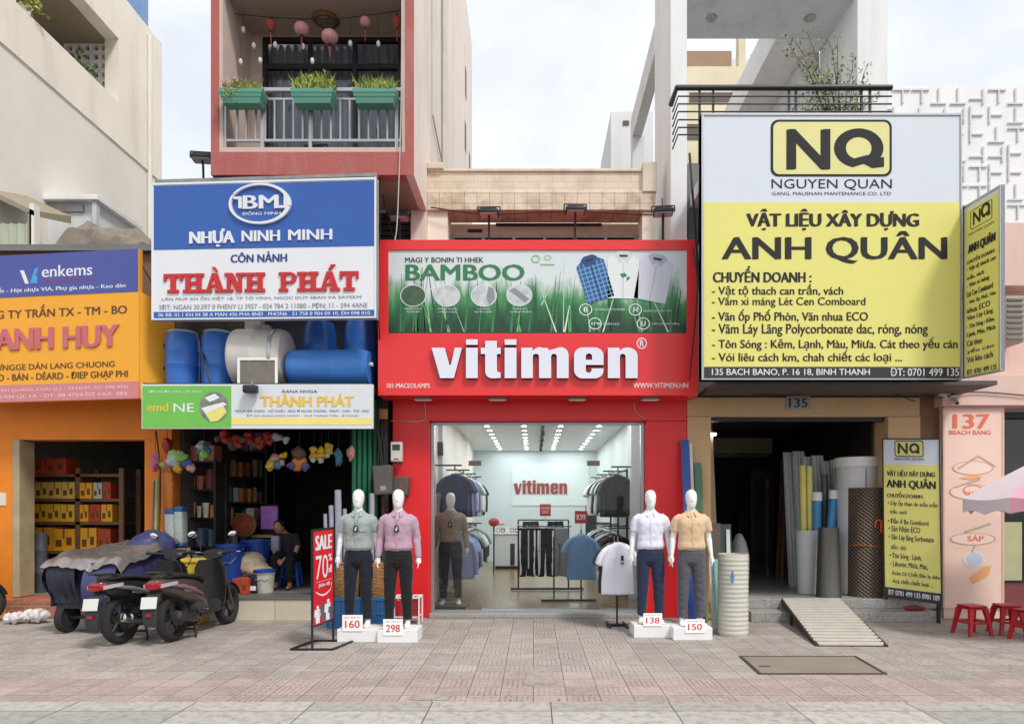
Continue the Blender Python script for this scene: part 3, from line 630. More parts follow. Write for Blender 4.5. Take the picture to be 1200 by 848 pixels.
# railing
r_ = thing('balcony_railing', (X(793, -1), -1, 6.6), 'black steel balcony railing with horizontal bars above the yellow sign', 'railing')
mb = MB(); xa, xb = X(793, -1.0), X(1045, -1.0)
mb.tube([(xa, -.6, Z(103, -1)), (xa, -1, Z(103, -1)), (xb, -1, Z(103, -1))], .04, 10); mb.build('handrail', m_black, r_)
mb = MB()
for y in (113, 122, 131, 140.5, 149.5, 158): z_ = Z(y, -1); mb.tube([(xa + .02, -.62, z_), (xa + .02, -1, z_), (xb, -1, z_)], .012, 8)
mb.build('bar', m_black, r_)
mb = MB()
for x in (820, 836, 925, 933, 1010, 1020): mb.bar((X(x, -1), -.985, 6.6), (X(x, -1), -.985, Z(104, -1)), .03)
mb.build('post', m_black, r_)

# ------------------------------------------------------------------ ground floor of that house
b = thing('materials_shop', (4.2, 0, 0), 'dark open building materials shop with a beige portal and two granite steps', 'building')
SY = -.1; sx0, sx1 = X(833, SY), X(1040, SY); s0 = cxr1 + .003; s1 = X(1078, SY); szf = Z(701, SY); slt = Z(488, SY)
MB().box(s0, s1, SY, .3, slt, 3.42).build('lintel', m_beige, b, bevel=.01)
MB().box(s0, sx0, SY - .02, .32, 0, slt - .002).build('pilaster', m_beige, b, bevel=.01); MB().box(sx1, s1, SY - .02, .32, 0, slt - .002).build('pilaster', m_beige, b, bevel=.01)
MB().box(sx0, sx1, -.02, .12, slt - .06, slt - .003).build('shutter_head', m_dgrey, b)
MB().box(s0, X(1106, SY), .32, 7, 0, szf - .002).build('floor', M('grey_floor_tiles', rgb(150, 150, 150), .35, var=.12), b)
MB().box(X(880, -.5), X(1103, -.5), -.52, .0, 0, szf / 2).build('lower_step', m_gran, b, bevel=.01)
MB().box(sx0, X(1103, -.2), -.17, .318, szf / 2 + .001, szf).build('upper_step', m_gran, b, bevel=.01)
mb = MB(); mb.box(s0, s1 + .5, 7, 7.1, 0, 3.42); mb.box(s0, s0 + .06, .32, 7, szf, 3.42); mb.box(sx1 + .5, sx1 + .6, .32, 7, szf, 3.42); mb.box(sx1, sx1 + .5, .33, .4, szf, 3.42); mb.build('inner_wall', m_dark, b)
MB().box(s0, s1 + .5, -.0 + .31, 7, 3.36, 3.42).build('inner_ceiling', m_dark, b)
MB().box(X(821, -.1), X(1120, -.1), -1.05, .1, 3.44, 3.5).build('canopy', M('canopy_grey', rgb(86, 82, 78), .7), b)
hp = MB(); hb = Board.front(921, 464, 949, 480, SY - .005); hb.rect(hp, 921, 464, 949, 480, 0, .012); hpl = hp.build('number_plate', M('plate_grey', rgb(148, 146, 138), .4, .3), b)
tm = MB(); hb.text(tm, '135', 924, 466.5, 946, 477.5, .014, .03); tm.build('digits', M('digit_black', (.03, .03, .03), .5), hpl)

# ------------------------------------------------------------------ pale building behind, seen past the balcony
b = thing('yellow_house', (4.5, 6.5, 0), 'pale yellow house with a brown window behind the white balcony', 'building')
QY = 5.5
MB().box(X(792, QY), X(905, QY), QY, QY + .3, 3, Z(78, QY)).build('wall', m_bldgbk, b)
MB().box(X(792, QY), X(1012, QY), QY + 1.2, QY + 1.5, 3, Z(30, QY)).build('rear_wall', m_whiteg, b)
MB().box(X(866, QY), X(874, QY), QY + .01, QY + .25, Z(78, QY), Z(38, QY)).build('post', m_bldgbk, b); MB().box(X(880, QY), X(903, QY), QY - .05, QY + .28, Z(78, QY), Z(66, QY)).build('pier', m_bldgbk, b)
wf = MB(); wf.box(X(812, QY), X(866, QY), QY + .6, QY + .7, Z(78, QY), Z(40, QY)); wf.build('window', M('brown_blind', rgb(150, 122, 96), .6, var=.08), b)
MB().box(X(808, QY), X(864, QY), QY - .02, QY + .02, Z(120, QY), Z(109, QY)).build('vent', M('vent_dark', rgb(92, 84, 76), .7), b)
MB().box(X(804, QY), X(820, QY), QY - .02, QY + .02, Z(164, QY), Z(146, QY)).build('vent', M('vent_dark'), b)
mb = MB()
for i in range(9):
 x = 882 + i * 6; mb.bar(P(x, 98 - i * 8, QY - .4), P(x, 66 - i * 8, QY - .4), .03)
mb.bar(P(880, 66, QY - .4), P(932, 0, QY - .4), .05); mb.bar(P(880, 100, QY - .4), P(932, 34, QY - .4), .05)
mb.build('stair_rail', M('pale_rail', rgb(206, 212, 222), .5), b)
b = thing('grey_tower', (X(728, 9), 9, 0), 'distant white stair tower peeping above the tiled parapet', 'building')
MB().box(X(716, 9), X(741, 9) + .6, 9, 12, 0, Z(131, 9)).build('wall', m_whiteg, b)
MB().box(X(730, 9), X(737, 9), 8.97, 8.998, Z(147, 9), Z(142, 9)).build('vent', M('vent_dark'), b)
MB().box(X(748, 4.5), X(767, 4.5) + .8, 4.5, 4.7, 0, 9.2).build('beige_wall', m_bldgbk, b)

# ------------------------------------------------------------------ salmon shop and the lattice-fronted block on the far side
b = thing('salmon_shop', (7.2, 0, 0), 'salmon pink shop numbered 137 with a dark window', 'building')
KY = -.15
k0 = X(1080, KY); k1 = 12
MB().box(X(1106, KY), X(1177, KY), KY + .001, .5, 0, Z(476, KY)).build('pier', m_pink, b)
MB().box(s1 + .001, X(1106, KY) - .001, KY + .12, .5, 0, Z(440, KY)).build('recess_wall', m_brown, b)
MB().box(X(1100, KY), k1, KY - .1, .6, Z(476, KY) + .001, Z(440, KY)).build('fascia', m_pink, b, bevel=.01)
MB().box(X(1120, KY), k1, KY + .25, .6, Z(440, KY) + .001, Z(336, KY)).build('storey_wall', m_pink, b)
MB().box(X(1120, KY), k1, KY - .05, .6, Z(336, KY) + .001, Z(262, KY)).build('upper_band', m_pink, b, bevel=.01)
MB().box(X(1177, KY), k1, .2, .28, .5, Z(480, KY)).build('window_glass', m_dglass, b)
MB().box(X(1177, KY) + .001, k1, .1, .5, 0, .48).build('stall_riser', M('riser_maroon', rgb(120, 60, 58), .6, dirt=.3), b)
mb = MB(); mb.box(X(1178, KY), X(1181, KY), .1, .19, .5, Z(480, KY)); mb.box(X(1181, KY), k1, .1, .19, Z(487, KY), Z(480, KY)); mb.build('window_frame', m_dgrey, b)
mb = MB(); mb.box(X(1182, KY), X(1215, KY), .17, .195, .55, Z(612, KY)); mb.build('window_poster', M('poster_yellowish', rgb(176, 180, 140), .7, var=.1), b)
mb = MB(); mb.rbox(X(1172, KY), X(1194, KY), KY - .12, KY + .24, Z(403, KY), Z(349, KY), .02); ac = tag(mb.build('air_conditioner', M('ac_taupe', rgb(164, 150, 136), .6), None), 'taupe box of an air conditioner on the salmon wall', 'air conditioner')
mb = MB()
for i in range(8): zz = Z(400, KY) + i * .085; mb.box(X(1174, KY), X(1192, KY), KY - .14, KY - .12, zz, zz + .03)
mb.build('grille', m_grey, ac)
b = thing('lattice_block', (X(1165, 4), 4, 0), 'white block faced with a maze patterned lattice screen', 'building')
LY = 4.0
MB().box(X(1030, LY), 18, LY + .25, LY + 4, 0, Z(92, LY)).build('wall', m_white, b)
mb = MB(); q = random.Random(5); cell = .42; xa = X(1030, LY); zb_ = Z(275, LY); nx = 16; nz_ = int((Z(92, LY) - zb_) / cell)
for i in range(nx):
 for j in range(nz_):
  cx_, cz_ = xa + i * cell, zb_ + j * cell; k = (i * 7 + j * 5 + q.randint(0, 1)) % 4
  w = .034
  if k == 0: mb.box(cx_, cx_ + cell * .8, LY + .215, LY + .245, cz_, cz_ + w); mb.box(cx_ + .15, cx_ + .15 + w, LY + .217, LY + .244, cz_ + w + .001, cz_ + cell * .85)
  elif k == 1: mb.box(cx_, cx_ + w, LY + .215, LY + .245, cz_, cz_ + cell * .9); mb.box(cx_ + w + .001, cx_ + cell * .7, LY + .217, LY + .244, cz_ + .17, cz_ + .17 + w)
  elif k == 2: mb.box(cx_, cx_ + cell * .9, LY + .215, LY + .245, cz_ + .3, cz_ + .3 + w); mb.box(cx_ + .2, cx_ + .2 + w, LY + .217, LY + .244, cz_ + .02, cz_ + .299)
  else: mb.box(cx_ + .28, cx_ + .28 + w, LY + .215, LY + .245, cz_, cz_ + cell * .8); mb.box(cx_, cx_ + .279, LY + .217, LY + .244, cz_ + .1, cz_ + .1 + w)
mb.build('lattice', M('lattice_grey', rgb(212, 214, 217), .8, var=.04), b)
# ================================================================== signs
pw = lambda n, c=None, r=.5: M('print_' + n, c, r, var=.03, scale=1)
k_white = pw('white', rgb(228, 230, 234)); k_black = pw('black', (.028, .027, .028)); k_blue = M('print_blue', rgb(44, 92, 172), .45, var=.04, scale=.8, dirt=.06, dcol=rgb(70, 100, 160))
k_navy = pw('navy', rgb(38, 62, 128)); k_rd = pw('signal_red', (.55, .02, .022)); k_yel = M('print_yellow', rgb(226, 220, 122), .5, var=.03, scale=.7); k_ygrey = M('print_pale_grey', rgb(212, 219, 228), .5, var=.02)
k_ink = M('print_ink', (.035, .033, .035), .7, var=.03, spec=.2); k_gry = pw('grey', rgb(140, 145, 155)); k_side = M('letter_side', (.03, .02, .03), .5, var=.1)
def board_box(b, name, mat, d0, parent, d1=0., bevel=.004):
 x0, y0, x1, y1 = b.r; mb = MB(); b.poly(mb, [(x0, y1), (x1, y1), (x1, y0), (x0, y0)], d0, d1)
 mb.prism([(x0, y1), (x1, y1), (x1, y0), (x0, y0)], b.pt, d0, d0, False)
 bm_ = mb.build(name, mat, parent); return bm_
def lines(b, parent, mat, rows, name='lettering', d=.004, bold=.0, thick=0.):
 mb = MB()
 for rw in rows:
  body, x0, y0, x1, y1 = rw[:5]; bo = rw[5] if len(rw) > 5 else bold
  b.text(mb, body, x0, y0, x1, y1, d, bo, thick)
 return mb.build(name, mat, parent)

# ------------------------------------------------------------------ blue and white plastics sign
o = P(178, 375, -.93); e_ = P(441, 372.5, -1.2)
S = Board(178, 213, 441, 375, o, e_ - o, (0, 0, 1.955))
t = thing('shop_sign', o, 'big blue and white signboard with raised red slab lettering under the balcony', 'sign')
board_box(S, 'panel', k_white, -.10, t)
mb = MB(); S.rect(mb, 180.5, 216.5, 438.5, 292, .0, .004); S.rect(mb, 180.5, 365.5, 438.5, 373, 0, .004); mb.build('blue_field', k_blue, t)
mb = MB()
for (x0, y0, x1, y1) in ((178, 213, 441, 215.5), (178, 373.3, 441, 375), (178, 215.6, 179.8, 373.2), (439.2, 215.6, 441, 373.2)): S.rect(mb, x0, y0, x1, y1, -.101, .012)
mb.build('rim', k_white, t)
mb = MB(); A = lambda x, y, d: S.pt(x, y, d)
mb.bar(A(180, 209, -.06), A(441, 208, -.06), .045); mb.bar(A(182, 213, -.09), A(182, 208, -.06), .04); mb.bar(A(440, 216, -.03), A(440, 208, -.03), .03); mb.bar(A(308, 213, -.09), A(308, 208, -.06), .03); mb.bar(A(375, 213, -.09), A(375, 208, -.06), .03)
mb.bar(A(250, 209, -.06), A(250, 209, -.06) + Vector((0, .85, .1)), .04); mb.bar(A(400, 209, -.06), A(400, 209, -.06) + Vector((0, 1.1, .1)), .04)
mb.build('hanging_frame', m_galv, t)
# oval emblem
mb = MB()
def oval_ring(cx, cy, rx, ry, k0, k1, a0, a1, d0, d1, n=30):
 o_ = [(cx + rx * math.cos(R(a0 + (a1 - a0) * i / n)), cy - ry * math.sin(R(a0 + (a1 - a0) * i / n))) for i in range(n + 1)]
 i_ = [(cx + rx * (k0 + (k1 - k0) * i / n) * math.cos(R(a0 + (a1 - a0) * i / n)), cy - ry * (k0 + (k1 - k0) * i / n) * math.sin(R(a0 + (a1 - a0) * i / n))) for i in range(n + 1)]
 S.poly(mb, o_ + i_[::-1], d0, d1)
oval_ring(307.5, 241.2, 36.3, 23.8, .86, .93, -8, 150, .004, .04); oval_ring(307.5, 241.2, 36.3, 23.8, .93, .86, 152, 350, .004, .04)
S.rect(mb, 277, 232.6, 286, 235.4, .004, .038); S.rect(mb, 282.5, 235.5, 286, 246, .004, .038); S.rect(mb, 330, 244, 340, 246.8, .004, .038); S.rect(mb, 335.5, 231, 338.5, 243.9, .004, .038)
mb.build('oval_emblem', k_white, t)
lines(S, t, k_white, [('BM', 287, 231, 329, 246.5, .05)], 'emblem_letters', .022, thick=.017); lines(S, t, k_white, [('ĐỒNG MINH', 286, 248.5, 331, 253.5, .02)], 'emblem_caption', .008)
lines(S, t, k_white, [('NHỰA', 223.5, 269, 277.5, 290, .04), ('NINH', 285.5, 272, 330.5, 284.5, .04), ('MINH', 340, 272, 391, 284, .04)], 'blue_field_letters', .02, thick=.015)
lines(S, t, k_navy, [('CÔN NẢNH', 272, 296, 338.5, 308.5, .035)], 'plain_letters', .006)
# slab serif lettering
def slab(mb, b, ch, x0, y0, x1, y1, d0, d1, acc=None):
 W_, H_ = x1 - x0, y1 - y0; st = [0]
 def r_(a, b_, c, d_):
  st[0] += 1; b.rect(mb, x0 + a * W_, y1 - d_ * H_, x0 + c * W_, y1 - b_ * H_, d0, d1 + st[0] * .0006)
 def q_(*p):
  st[0] += 1; b.poly(mb, [(x0 + u * W_, y1 - v * H_) for u, v in p], d0, d1 + st[0] * .0006)
 if ch == 'T': r_(0, .80, 1, 1); r_(.36, .0, .64, .82); r_(.2, 0, .8, .16); r_(0, .62, .13, .82); r_(.87, .62, 1, .82)
 if ch == 'H':
  for u in (.12, .64): r_(u, 0, u + .24, 1); r_(u - .12, 0, u + .36, .16); r_(u - .12, .84, u + .36, 1)
  r_(.3, .42, .7, .58)
 if ch == 'N':
  r_(.12, 0, .30, 1); r_(.70, 0, .88, 1); r_(0, 0, .42, .16); r_(0, .84, .32, 1); r_(.58, .84, 1, 1); q_((.12, 1), (.42, 1), (.88, 0), (.62, 0))
 if ch == 'A':
  q_((.38, 1), (.66, 1), (.96, .1), (.66, .1)); q_((.38, 1), (.54, 1), (.26, .1), (.1, .1)); r_(0, 0, .38, .16); r_(.54, 0, 1.03, .16); r_(.28, .28, .72, .42)
 if ch == 'P':
  r_(.12, 0, .38, 1); r_(0, 0, .52, .16); r_(0, .84, .4, 1)
  o_ = [(.3, 1)] + [(.62 + .36 * math.cos(R(a_)), .70 + .30 * math.sin(R(a_))) for a_ in range(90, -91, -15)] + [(.3, .4)]
  i_ = [(.36, .86)] + [(.62 + .12 * math.cos(R(a_)), .70 + .16 * math.sin(R(a_))) for a_ in range(90, -91, -15)] + [(.36, .54)]
  st[0] += 1; b.poly(mb, [[(x0 + u * W_, y1 - v * H_) for u, v in o_], [(x0 + u * W_, y1 - v * H_) for u, v in i_]], d0, d1 + st[0] * .0006)
 if acc == 'grave': q_((.38, 1.32), (.56, 1.32), (.68, 1.08), (.56, 1.08))
 if acc == 'acute': q_((.46, 1.08), (.58, 1.08), (.82, 1.36), (.60, 1.36))
mb = MB(); ms = MB()
for ch, x0, x1, ac_ in (('T', 193, 215.5, None), ('H', 216, 241, None), ('À', 241.5, 265, 'grave'), ('N', 265.5, 288.5, None), ('H', 289, 313, None), ('P', 329, 350, None), ('H', 350.5, 375, None), ('Á', 375.5, 399, 'acute'), ('T', 399.5, 421, None)):
 slab(mb, S, {'À': 'A', 'Á': 'A'}.get(ch, ch), x0, 321, x1, 343.5, .004, .02, ac_)
mb.build('slab_lettering', k_rd, t)
lines(S, t, k_gry, [('LÂN MUP AH ỐN VIỆT 18, TP TÔ VINH, NGỌC DUY SBAN VA SAVSKM', 190, 347, 424, 353, .015), ('SĐT: NGAN 30.597 0 FHENY LI 3957 - 024 784 2 11080 - PĐN: 11 - 594 4ANE', 187, 357, 431, 363, .015)], 'small_print', .004)
lines(S, t, k_white, [('06 BB: 01.1 KH 04 38 A MAN 436 PHA 8NĐ   PHON6   51 758 8 904 09 10, ĐH 098 010', 186, 367, 434, 371.8, .012)], 'strip_print', .006)

# ------------------------------------------------------------------ red lightbox sign
S = Board.front(443, 281, 818, 463, -.6)
t = thing('lightbox_sign', P(630, 463, -.6), 'big red lightbox shop sign with white letters and a green bamboo banner', 'sign')
mb = MB(); rect_ = lambda x0, y0, x1, y1: [(x0, y1), (x1, y1), (x1, y0), (x0, y0)]
S.poly(mb, [rect_(443, 281, 818, 463), rect_(455, 292.5, 805, 390.5)], -.03, .0); mb.build('front', m_redbox, t, bevel=.003)
mb = MB(); a_, c_ = S.pt(443, 463, 0), S.pt(818, 281, 0); mb.box(a_.x, c_.x, -.569, cY - .003, a_.z, c_.z); mb.build('casing', m_redbox, t)
m = bpy.data.materials.new('bamboo_print'); m.use_nodes = True; nt = m.node_tree; b_ = nt.nodes['Principled BSDF']; b_.inputs['Roughness'].default_value = .3
tx = nt.nodes.new('ShaderNodeTexCoord'); spx = nt.nodes.new('ShaderNodeSeparateXYZ'); nt.links.new(tx.outputs['Generated'], spx.inputs[0])
mp_ = nt.nodes.new('ShaderNodeMapping'); mp_.inputs['Scale'].default_value = (26, 1, 2.2); nt.links.new(tx.outputs['Generated'], mp_.inputs[0])
n_ = nt.nodes.new('ShaderNodeTexNoise'); n_.inputs['Scale'].default_value = 1.; n_.inputs['Detail'].default_value = 5; nt.links.new(mp_.outputs[0], n_.inputs['Vector'])
ad = nt.nodes.new('ShaderNodeMath'); ad.operation = 'MULTIPLY_ADD'; ad.inputs[1].default_value = .75; nt.links.new(n_.outputs['Fac'], ad.inputs[0]); nt.links.new(spx.outputs['Z'], ad.inputs[2])
rp = nt.nodes.new('ShaderNodeValToRGB'); el = rp.color_ramp.elements; el[0].position = .44; el[0].color = (*rgb(24, 62, 42), 1); el[1].position = 1.; el[1].color = (*rgb(214, 222, 224), 1)
for p_, c_ in ((.64, rgb(38, 104, 60)), (.80, rgb(74, 146, 90)), (.91, rgb(168, 190, 178))): q_ = el.new(p_); q_.color = (*c_, 1)
nt.links.new(ad.outputs[0], rp.inputs[0]); nt.links.new(rp.outputs[0], b_.inputs['Base Color'])
mb = MB(); S.rect(mb, 455, 292.5, 805, 390.5, -.022); bn = mb.build('banner', m, t)
B = Board(78, 72, 1120, 357, S.pt(456, 389, -.022), S.pt(803, 389, 0) - S.pt(456, 389, 0), S.pt(456, 294, 0) - S.pt(456, 389, 0))
k_g = [pw('stalk_dark', rgb(26, 70, 44)), pw('stalk_mid', rgb(58, 126, 76)), pw('stalk_pale', rgb(150, 200, 150)), pw('stalk_bright', rgb(84, 176, 96))]
q = random.Random(11)
for ki, nn in ((0, 26), (1, 24), (2, 7), (3, 9)):
 mb = MB()
 for i in range(nn):
  x = q.uniform(84, 1085); tilt = q.uniform(-30, 30) if ki < 2 else q.uniform(-70, 40); w = q.uniform(3, 11) if ki < 2 else q.uniform(2, 6); yt = q.uniform(120, 240) if ki < 2 else q.uniform(90, 215)
  x2 = max(82, min(1105, x + tilt)); xb_ = max(82, min(1108, x))
  y0_ = 355.5
  for s_ in range(3):
   f0, f1 = s_ / 3, (s_ + 1) / 3 - .012
   a0 = (xb_ + (x2 - xb_) * f0, y0_ + (yt - y0_) * f0); a1 = (xb_ + (x2 - xb_) * f1, y0_ + (yt - y0_) * f1); wa, wb = w * (1 - f0 * .8), w * (1 - f1 * .8)
   B.poly(mb, [(a0[0], a0[1]), (a0[0] + wa, a0[1]), (a1[0] + wb, a1[1]), (a1[0], a1[1])], .0015 + ki * .0008)
 mb.build('bamboo_stalk_print', k_g[ki], bn)
mb = MB()
for x0, y0, x1, y1, w in ((590, 150, 664, 356, 5), (712, 262, 692, 356, 7), (693, 90, 690, 356, 2.5), (655, 180, 612, 260, 4), (868, 235, 828, 356, 5), (1010, 250, 1058, 356, 6)): B.poly(mb, [(x0, y0), (x0 + w * .4, y0), (x1 + w, y1), (x1, y1)], .005)
mb.build('leaf_streak_print', pw('streak', rgb(206, 228, 204)), bn)
lines(B, bn, pw('charcoal', rgb(58, 60, 60)), [('MAGI Y BONIN TI HHEK', 134, 93, 410, 111, .02)], 'headline', .007)
lines(B, bn, pw('bamboo_green', rgb(48, 124, 74)), [('BAMBOO', 134, 118, 555, 174, .045)], 'headline_word', .007)
mb = MB(); m2 = MB()
for i, (cx, cy) in enumerate(((162, 228), (282, 228), (411, 228), (536, 226))):
 B.disc(mb, cx, cy, 46, 39, .0065, hole=.94); B.disc(m2, cx, cy, 43, 36.5, .006)
for cx, cy in ((770, 277), (945, 277), (803, 326), (973, 326)): B.disc(mb, cx, cy, 23, 21, .0065, hole=.86)
mb.build('ring_print', k_white, bn); m2.build('swatch_print', M('swatch', rgb(196, 198, 200), .5, var=.25, scale=9), bn)
mb = MB(); B.disc(mb, 162, 228, 42.5, 36, .0068); mb.build('dark_swatch_print', M('swatch_dark', rgb(66, 96, 72), .5, var=.3, scale=20), bn)
mb = MB(); B.poly(mb, [(500, 210), (520, 200), (572, 240), (556, 252)], .0068); B.poly(mb, [(428, 195), (446, 204), (450, 240), (430, 262), (420, 230)], .0068); mb.build('swatch_fold_print', pw('fold', rgb(138, 142, 150)), bn)
lines(B, bn, k_white, [('THOÁNG KHÍ', 130, 270, 190, 277), ('TỰ NHIÊN', 138, 281, 184, 289), ('KHÁNG KHUẨN', 250, 270, 318, 277), ('MỀM MẠI', 252, 281, 312, 289), ('CHỐNG', 390, 270, 432, 277), ('NHĂN NHẸ', 378, 281, 440, 289), ('THẤM HÚT', 512, 270, 566, 277), ('THÂN THIỆN', 502, 281, 578, 289), ('THOÁNG MÁT TỰ NHIÊN', 802, 272, 908, 282), ('KHÁNG KHUẨN TỐT', 974, 275, 1072, 285), ('THẤM HÚT', 830, 321, 890, 331), ('THÂN THIỆN MÔI TRƯỜNG', 1004, 322, 1100, 332), ('tre', 788, 321, 822, 331, .02), ('B', 763, 268, 778, 286, .03), ('H', 938, 268, 953, 286, .03), ('U', 966, 317, 981, 335, .03)], 'small_print', .0075)
mb = MB(); B.disc(mb, 594, 98, 17, 15, .007, hole=.72, n=6); B.disc(mb, 636, 94, 15, 10, .007, hole=.75, n=5); B.rect(mb, 610, 116, 660, 120, .007); mb.build('eco_emblem', pw('eco', rgb(150, 196, 150)), bn)
def folded_shirt(mbs, c, w, h, rot):
 """folded shirt printed on the banner: body, collar, placket, label"""
 ca, sa = math.cos(R(rot)), math.sin(R(rot))
 tr = lambda u, v: (c[0] + u * w * ca - v * h * sa, c[1] + u * w * sa + v * h * ca)
 B.poly(mbs[0], [tr(*p) for p in ((-.5, -.36), (-.28, -.46), (0, -.42), (.28, -.46), (.5, -.36), (.48, .5), (-.48, .5))], .009)
 B.poly(mbs[1], [tr(*p) for p in ((-.3, -.47), (-.16, -.54), (.16, -.54), (.3, -.47), (.12, -.28), (0, -.36), (-.12, -.28))], .0105)
 B.poly(mbs[2], [tr(*p) for p in ((-.14, -.46), (.14, -.46), (.12, -.41), (-.12, -.41))], .0115)
 B.poly(mbs[3], [tr(*p) for p in ((-.02, -.3), (.02, -.3), (.02, .5), (-.02, .5))], .0105)
 return tr
kk = [[MB() for _ in range(4)] for _ in range(3)]
trb = folded_shirt(kk[0], (802, 168), 100, 156, -17); folded_shirt(kk[1], (902, 158), 112, 160, 1); folded_shirt(kk[2], (1010, 168), 118, 160, 11)
for i, (nm, cols) in enumerate((('plaid_shirt_print', ((36, 88, 150), (30, 70, 120), (20, 30, 50), (24, 60, 110))), ('white_shirt_print', ((226, 232, 232), (206, 214, 214), (40, 44, 48), (204, 212, 210))), ('lilac_shirt_print', ((208, 208, 222), (176, 178, 200), (36, 36, 48), (184, 186, 204))))):
 o_ = kk[i][0].build(nm, pw(nm, rgb(*cols[0])), bn)
 kk[i][1].build('collar_print', pw(nm + '_collar', rgb(*cols[1])), bn); kk[i][2].build('label_print', pw(nm + '_label', rgb(*cols[2])), bn); kk[i][3].build('placket_print', pw(nm + '_placket', rgb(*cols[3])), bn)
mb = MB()
for i in range(6): u = -.42 + i * .16; B.poly(mb, [trb(u, -.38), trb(u + .03, -.38), trb(u + .03, .5), trb(u, .5)], .0098)
for i in range(8): v = -.28 + i * .1; B.poly(mb, [trb(-.49, v), trb(.49, v), trb(.49, v + .02), trb(-.49, v + .02)], .0102)
mb.build('plaid_stripe_print', pw('plaid_line', rgb(120, 170, 210)), bn)
mb = MB(); B.poly(mb, [(890, 152), (908, 148), (916, 158), (900, 166)], .012); B.poly(mb, [(914, 164), (926, 160), (924, 170), (914, 176)], .012); mb.build('leaf_badge_print', pw('badge', rgb(40, 130, 84)), bn)

# heavy raised word
C6 = lambda x, y: (440 + x / 3, 370 + y / 3)
def arc(cx, cy, rx, ry, a0, a1, n=12): return [(cx + rx * math.cos(R(a0 + (a1 - a0) * i / n)), cy - ry * math.sin(R(a0 + (a1 - a0) * i / n))) for i in range(n + 1)]
GL = {
 'v': [[(200, 116), (246, 116), (262, 176), (267, 176), (281, 116), (306, 116), (278, 222), (230, 222)]],
 'i': [[(320, 116), (361, 116), (361, 222), (320, 222)], 'next', [(320, 87), (361, 87), (361, 106), (320, 106)]],
 't': [[(387, 92), (428, 92), (428, 116), (441, 116), (441, 138), (428, 138), (428, 194)] + arc(438, 194, 10, 8, 180, 270, 4) + [(441, 202), (441, 221), (418, 223)] + arc(412, 198, 25, 25, 270, 180, 6)[1:] + [(387, 138), (372, 138), (372, 116), (387, 116)]],
 'j': [[(455, 116), (496, 116), (496, 222), (455, 222)], 'next', [(455, 87), (496, 87), (496, 106), (455, 106)]],
 'm': [[(513, 116), (552, 116), (552, 126)] + arc(577, 136, 22, 22, 125, 60, 5) + arc(592, 136, 22, 22, 80, 30, 3)[1:] + arc(650, 142, 28, 28, 120, 0, 8) + [(678, 222), (637, 222), (637, 146)] + arc(627, 146, 10, 9, 0, 180, 5)[1:] + [(617, 222), (575, 222), (575, 146)] + arc(564, 146, 11, 9, 0, 180, 5)[1:] + [(553, 222), (513, 222)]],
 'e': [[(800, 176), (738, 176), (738, 194)] + arc(748, 194, 10, 9, 180, 360, 8) + [(758, 188), (800, 188), (800, 194)] + arc(770, 194, 30, 29, 0, -90, 6)[1:] + arc(727, 194, 30, 29, 270, 180, 6) + arc(727, 144, 30, 29, 180, 90, 6) + arc(770, 144, 30, 29, 90, 0, 6), [(738, 158)] + arc(749, 145, 11, 9, 180, 0, 8) + [(760, 158)]],
 'n': [[(815, 116), (856, 116), (856, 126)] + arc(884, 146, 35, 31, 120, 0, 9) + [(919, 222), (877, 222), (877, 146)] + arc(867, 146, 10, 9, 0, 180, 5)[1:] + [(857, 222), (815, 222)]],
}
def raised_word(b, tr, parent, mface, mside, d, thick, name, dd=.0):
 fa = MB(); si = MB()
 for g in GL.values():
  parts = [[]]
  for l in g:
   if l == 'next': parts.append([])
   else: parts[-1].append([tr(*p) for p in l])
  for pl in parts:
   b.poly(fa, pl, d + thick)
   si.prism(pl, b.pt, d, d + thick - .0005, True)
 o_ = fa.build(name, mface, parent); si.build('letter_return', mside, o_); return o_
raised_word(S, C6, t, M('letter_white', rgb(226, 228, 240), .4, var=.02), k_side, .0, .075, 'raised_lettering')
rg = MB(); S.disc(rg, 752, 402.3, 6.0, 6.6, .006, hole=.80); S.text(rg, 'R', 749.6, 398.6, 754.6, 406, .006, .03); rg.build('registered_mark', k_white, t)
lines(S, t, pw('pale_pink', rgb(240, 206, 206)), [('101-MACEOLAMPS', 453.5, 449, 504, 454.5, .03), ('WWW.VITIMEN.HN', 742, 448.5, 806.5, 454.5, .03)], 'small_print', .004)
for i, x in enumerate((496, 583, 676, 762)):
 Yd = -.36; zc = S.pt(0, 463, 0).z; c = Vector((X(x, Yd), Yd, zc))
 l = thing('sign_downlight', c - Vector((0, 0, .05)), 'oval white light under the red sign, %s from the plastics shop' % ORD[i], 'lamp', 'oval lights under the red sign')
 mb = MB(); mb.rbox(c.x - .14, c.x + .14, Yd - .06, Yd + .06, zc - .045, zc - .001, .05, 5); mb.build('diffuser', M('opal_plastic', rgb(226, 226, 226), .4), l)
 mb = MB(); mb.rbox(c.x - .15, c.x + .15, Yd - .07, Yd + .07, zc - .018, zc - .0012, .05, 5); mb.build('base', m_grey, l)

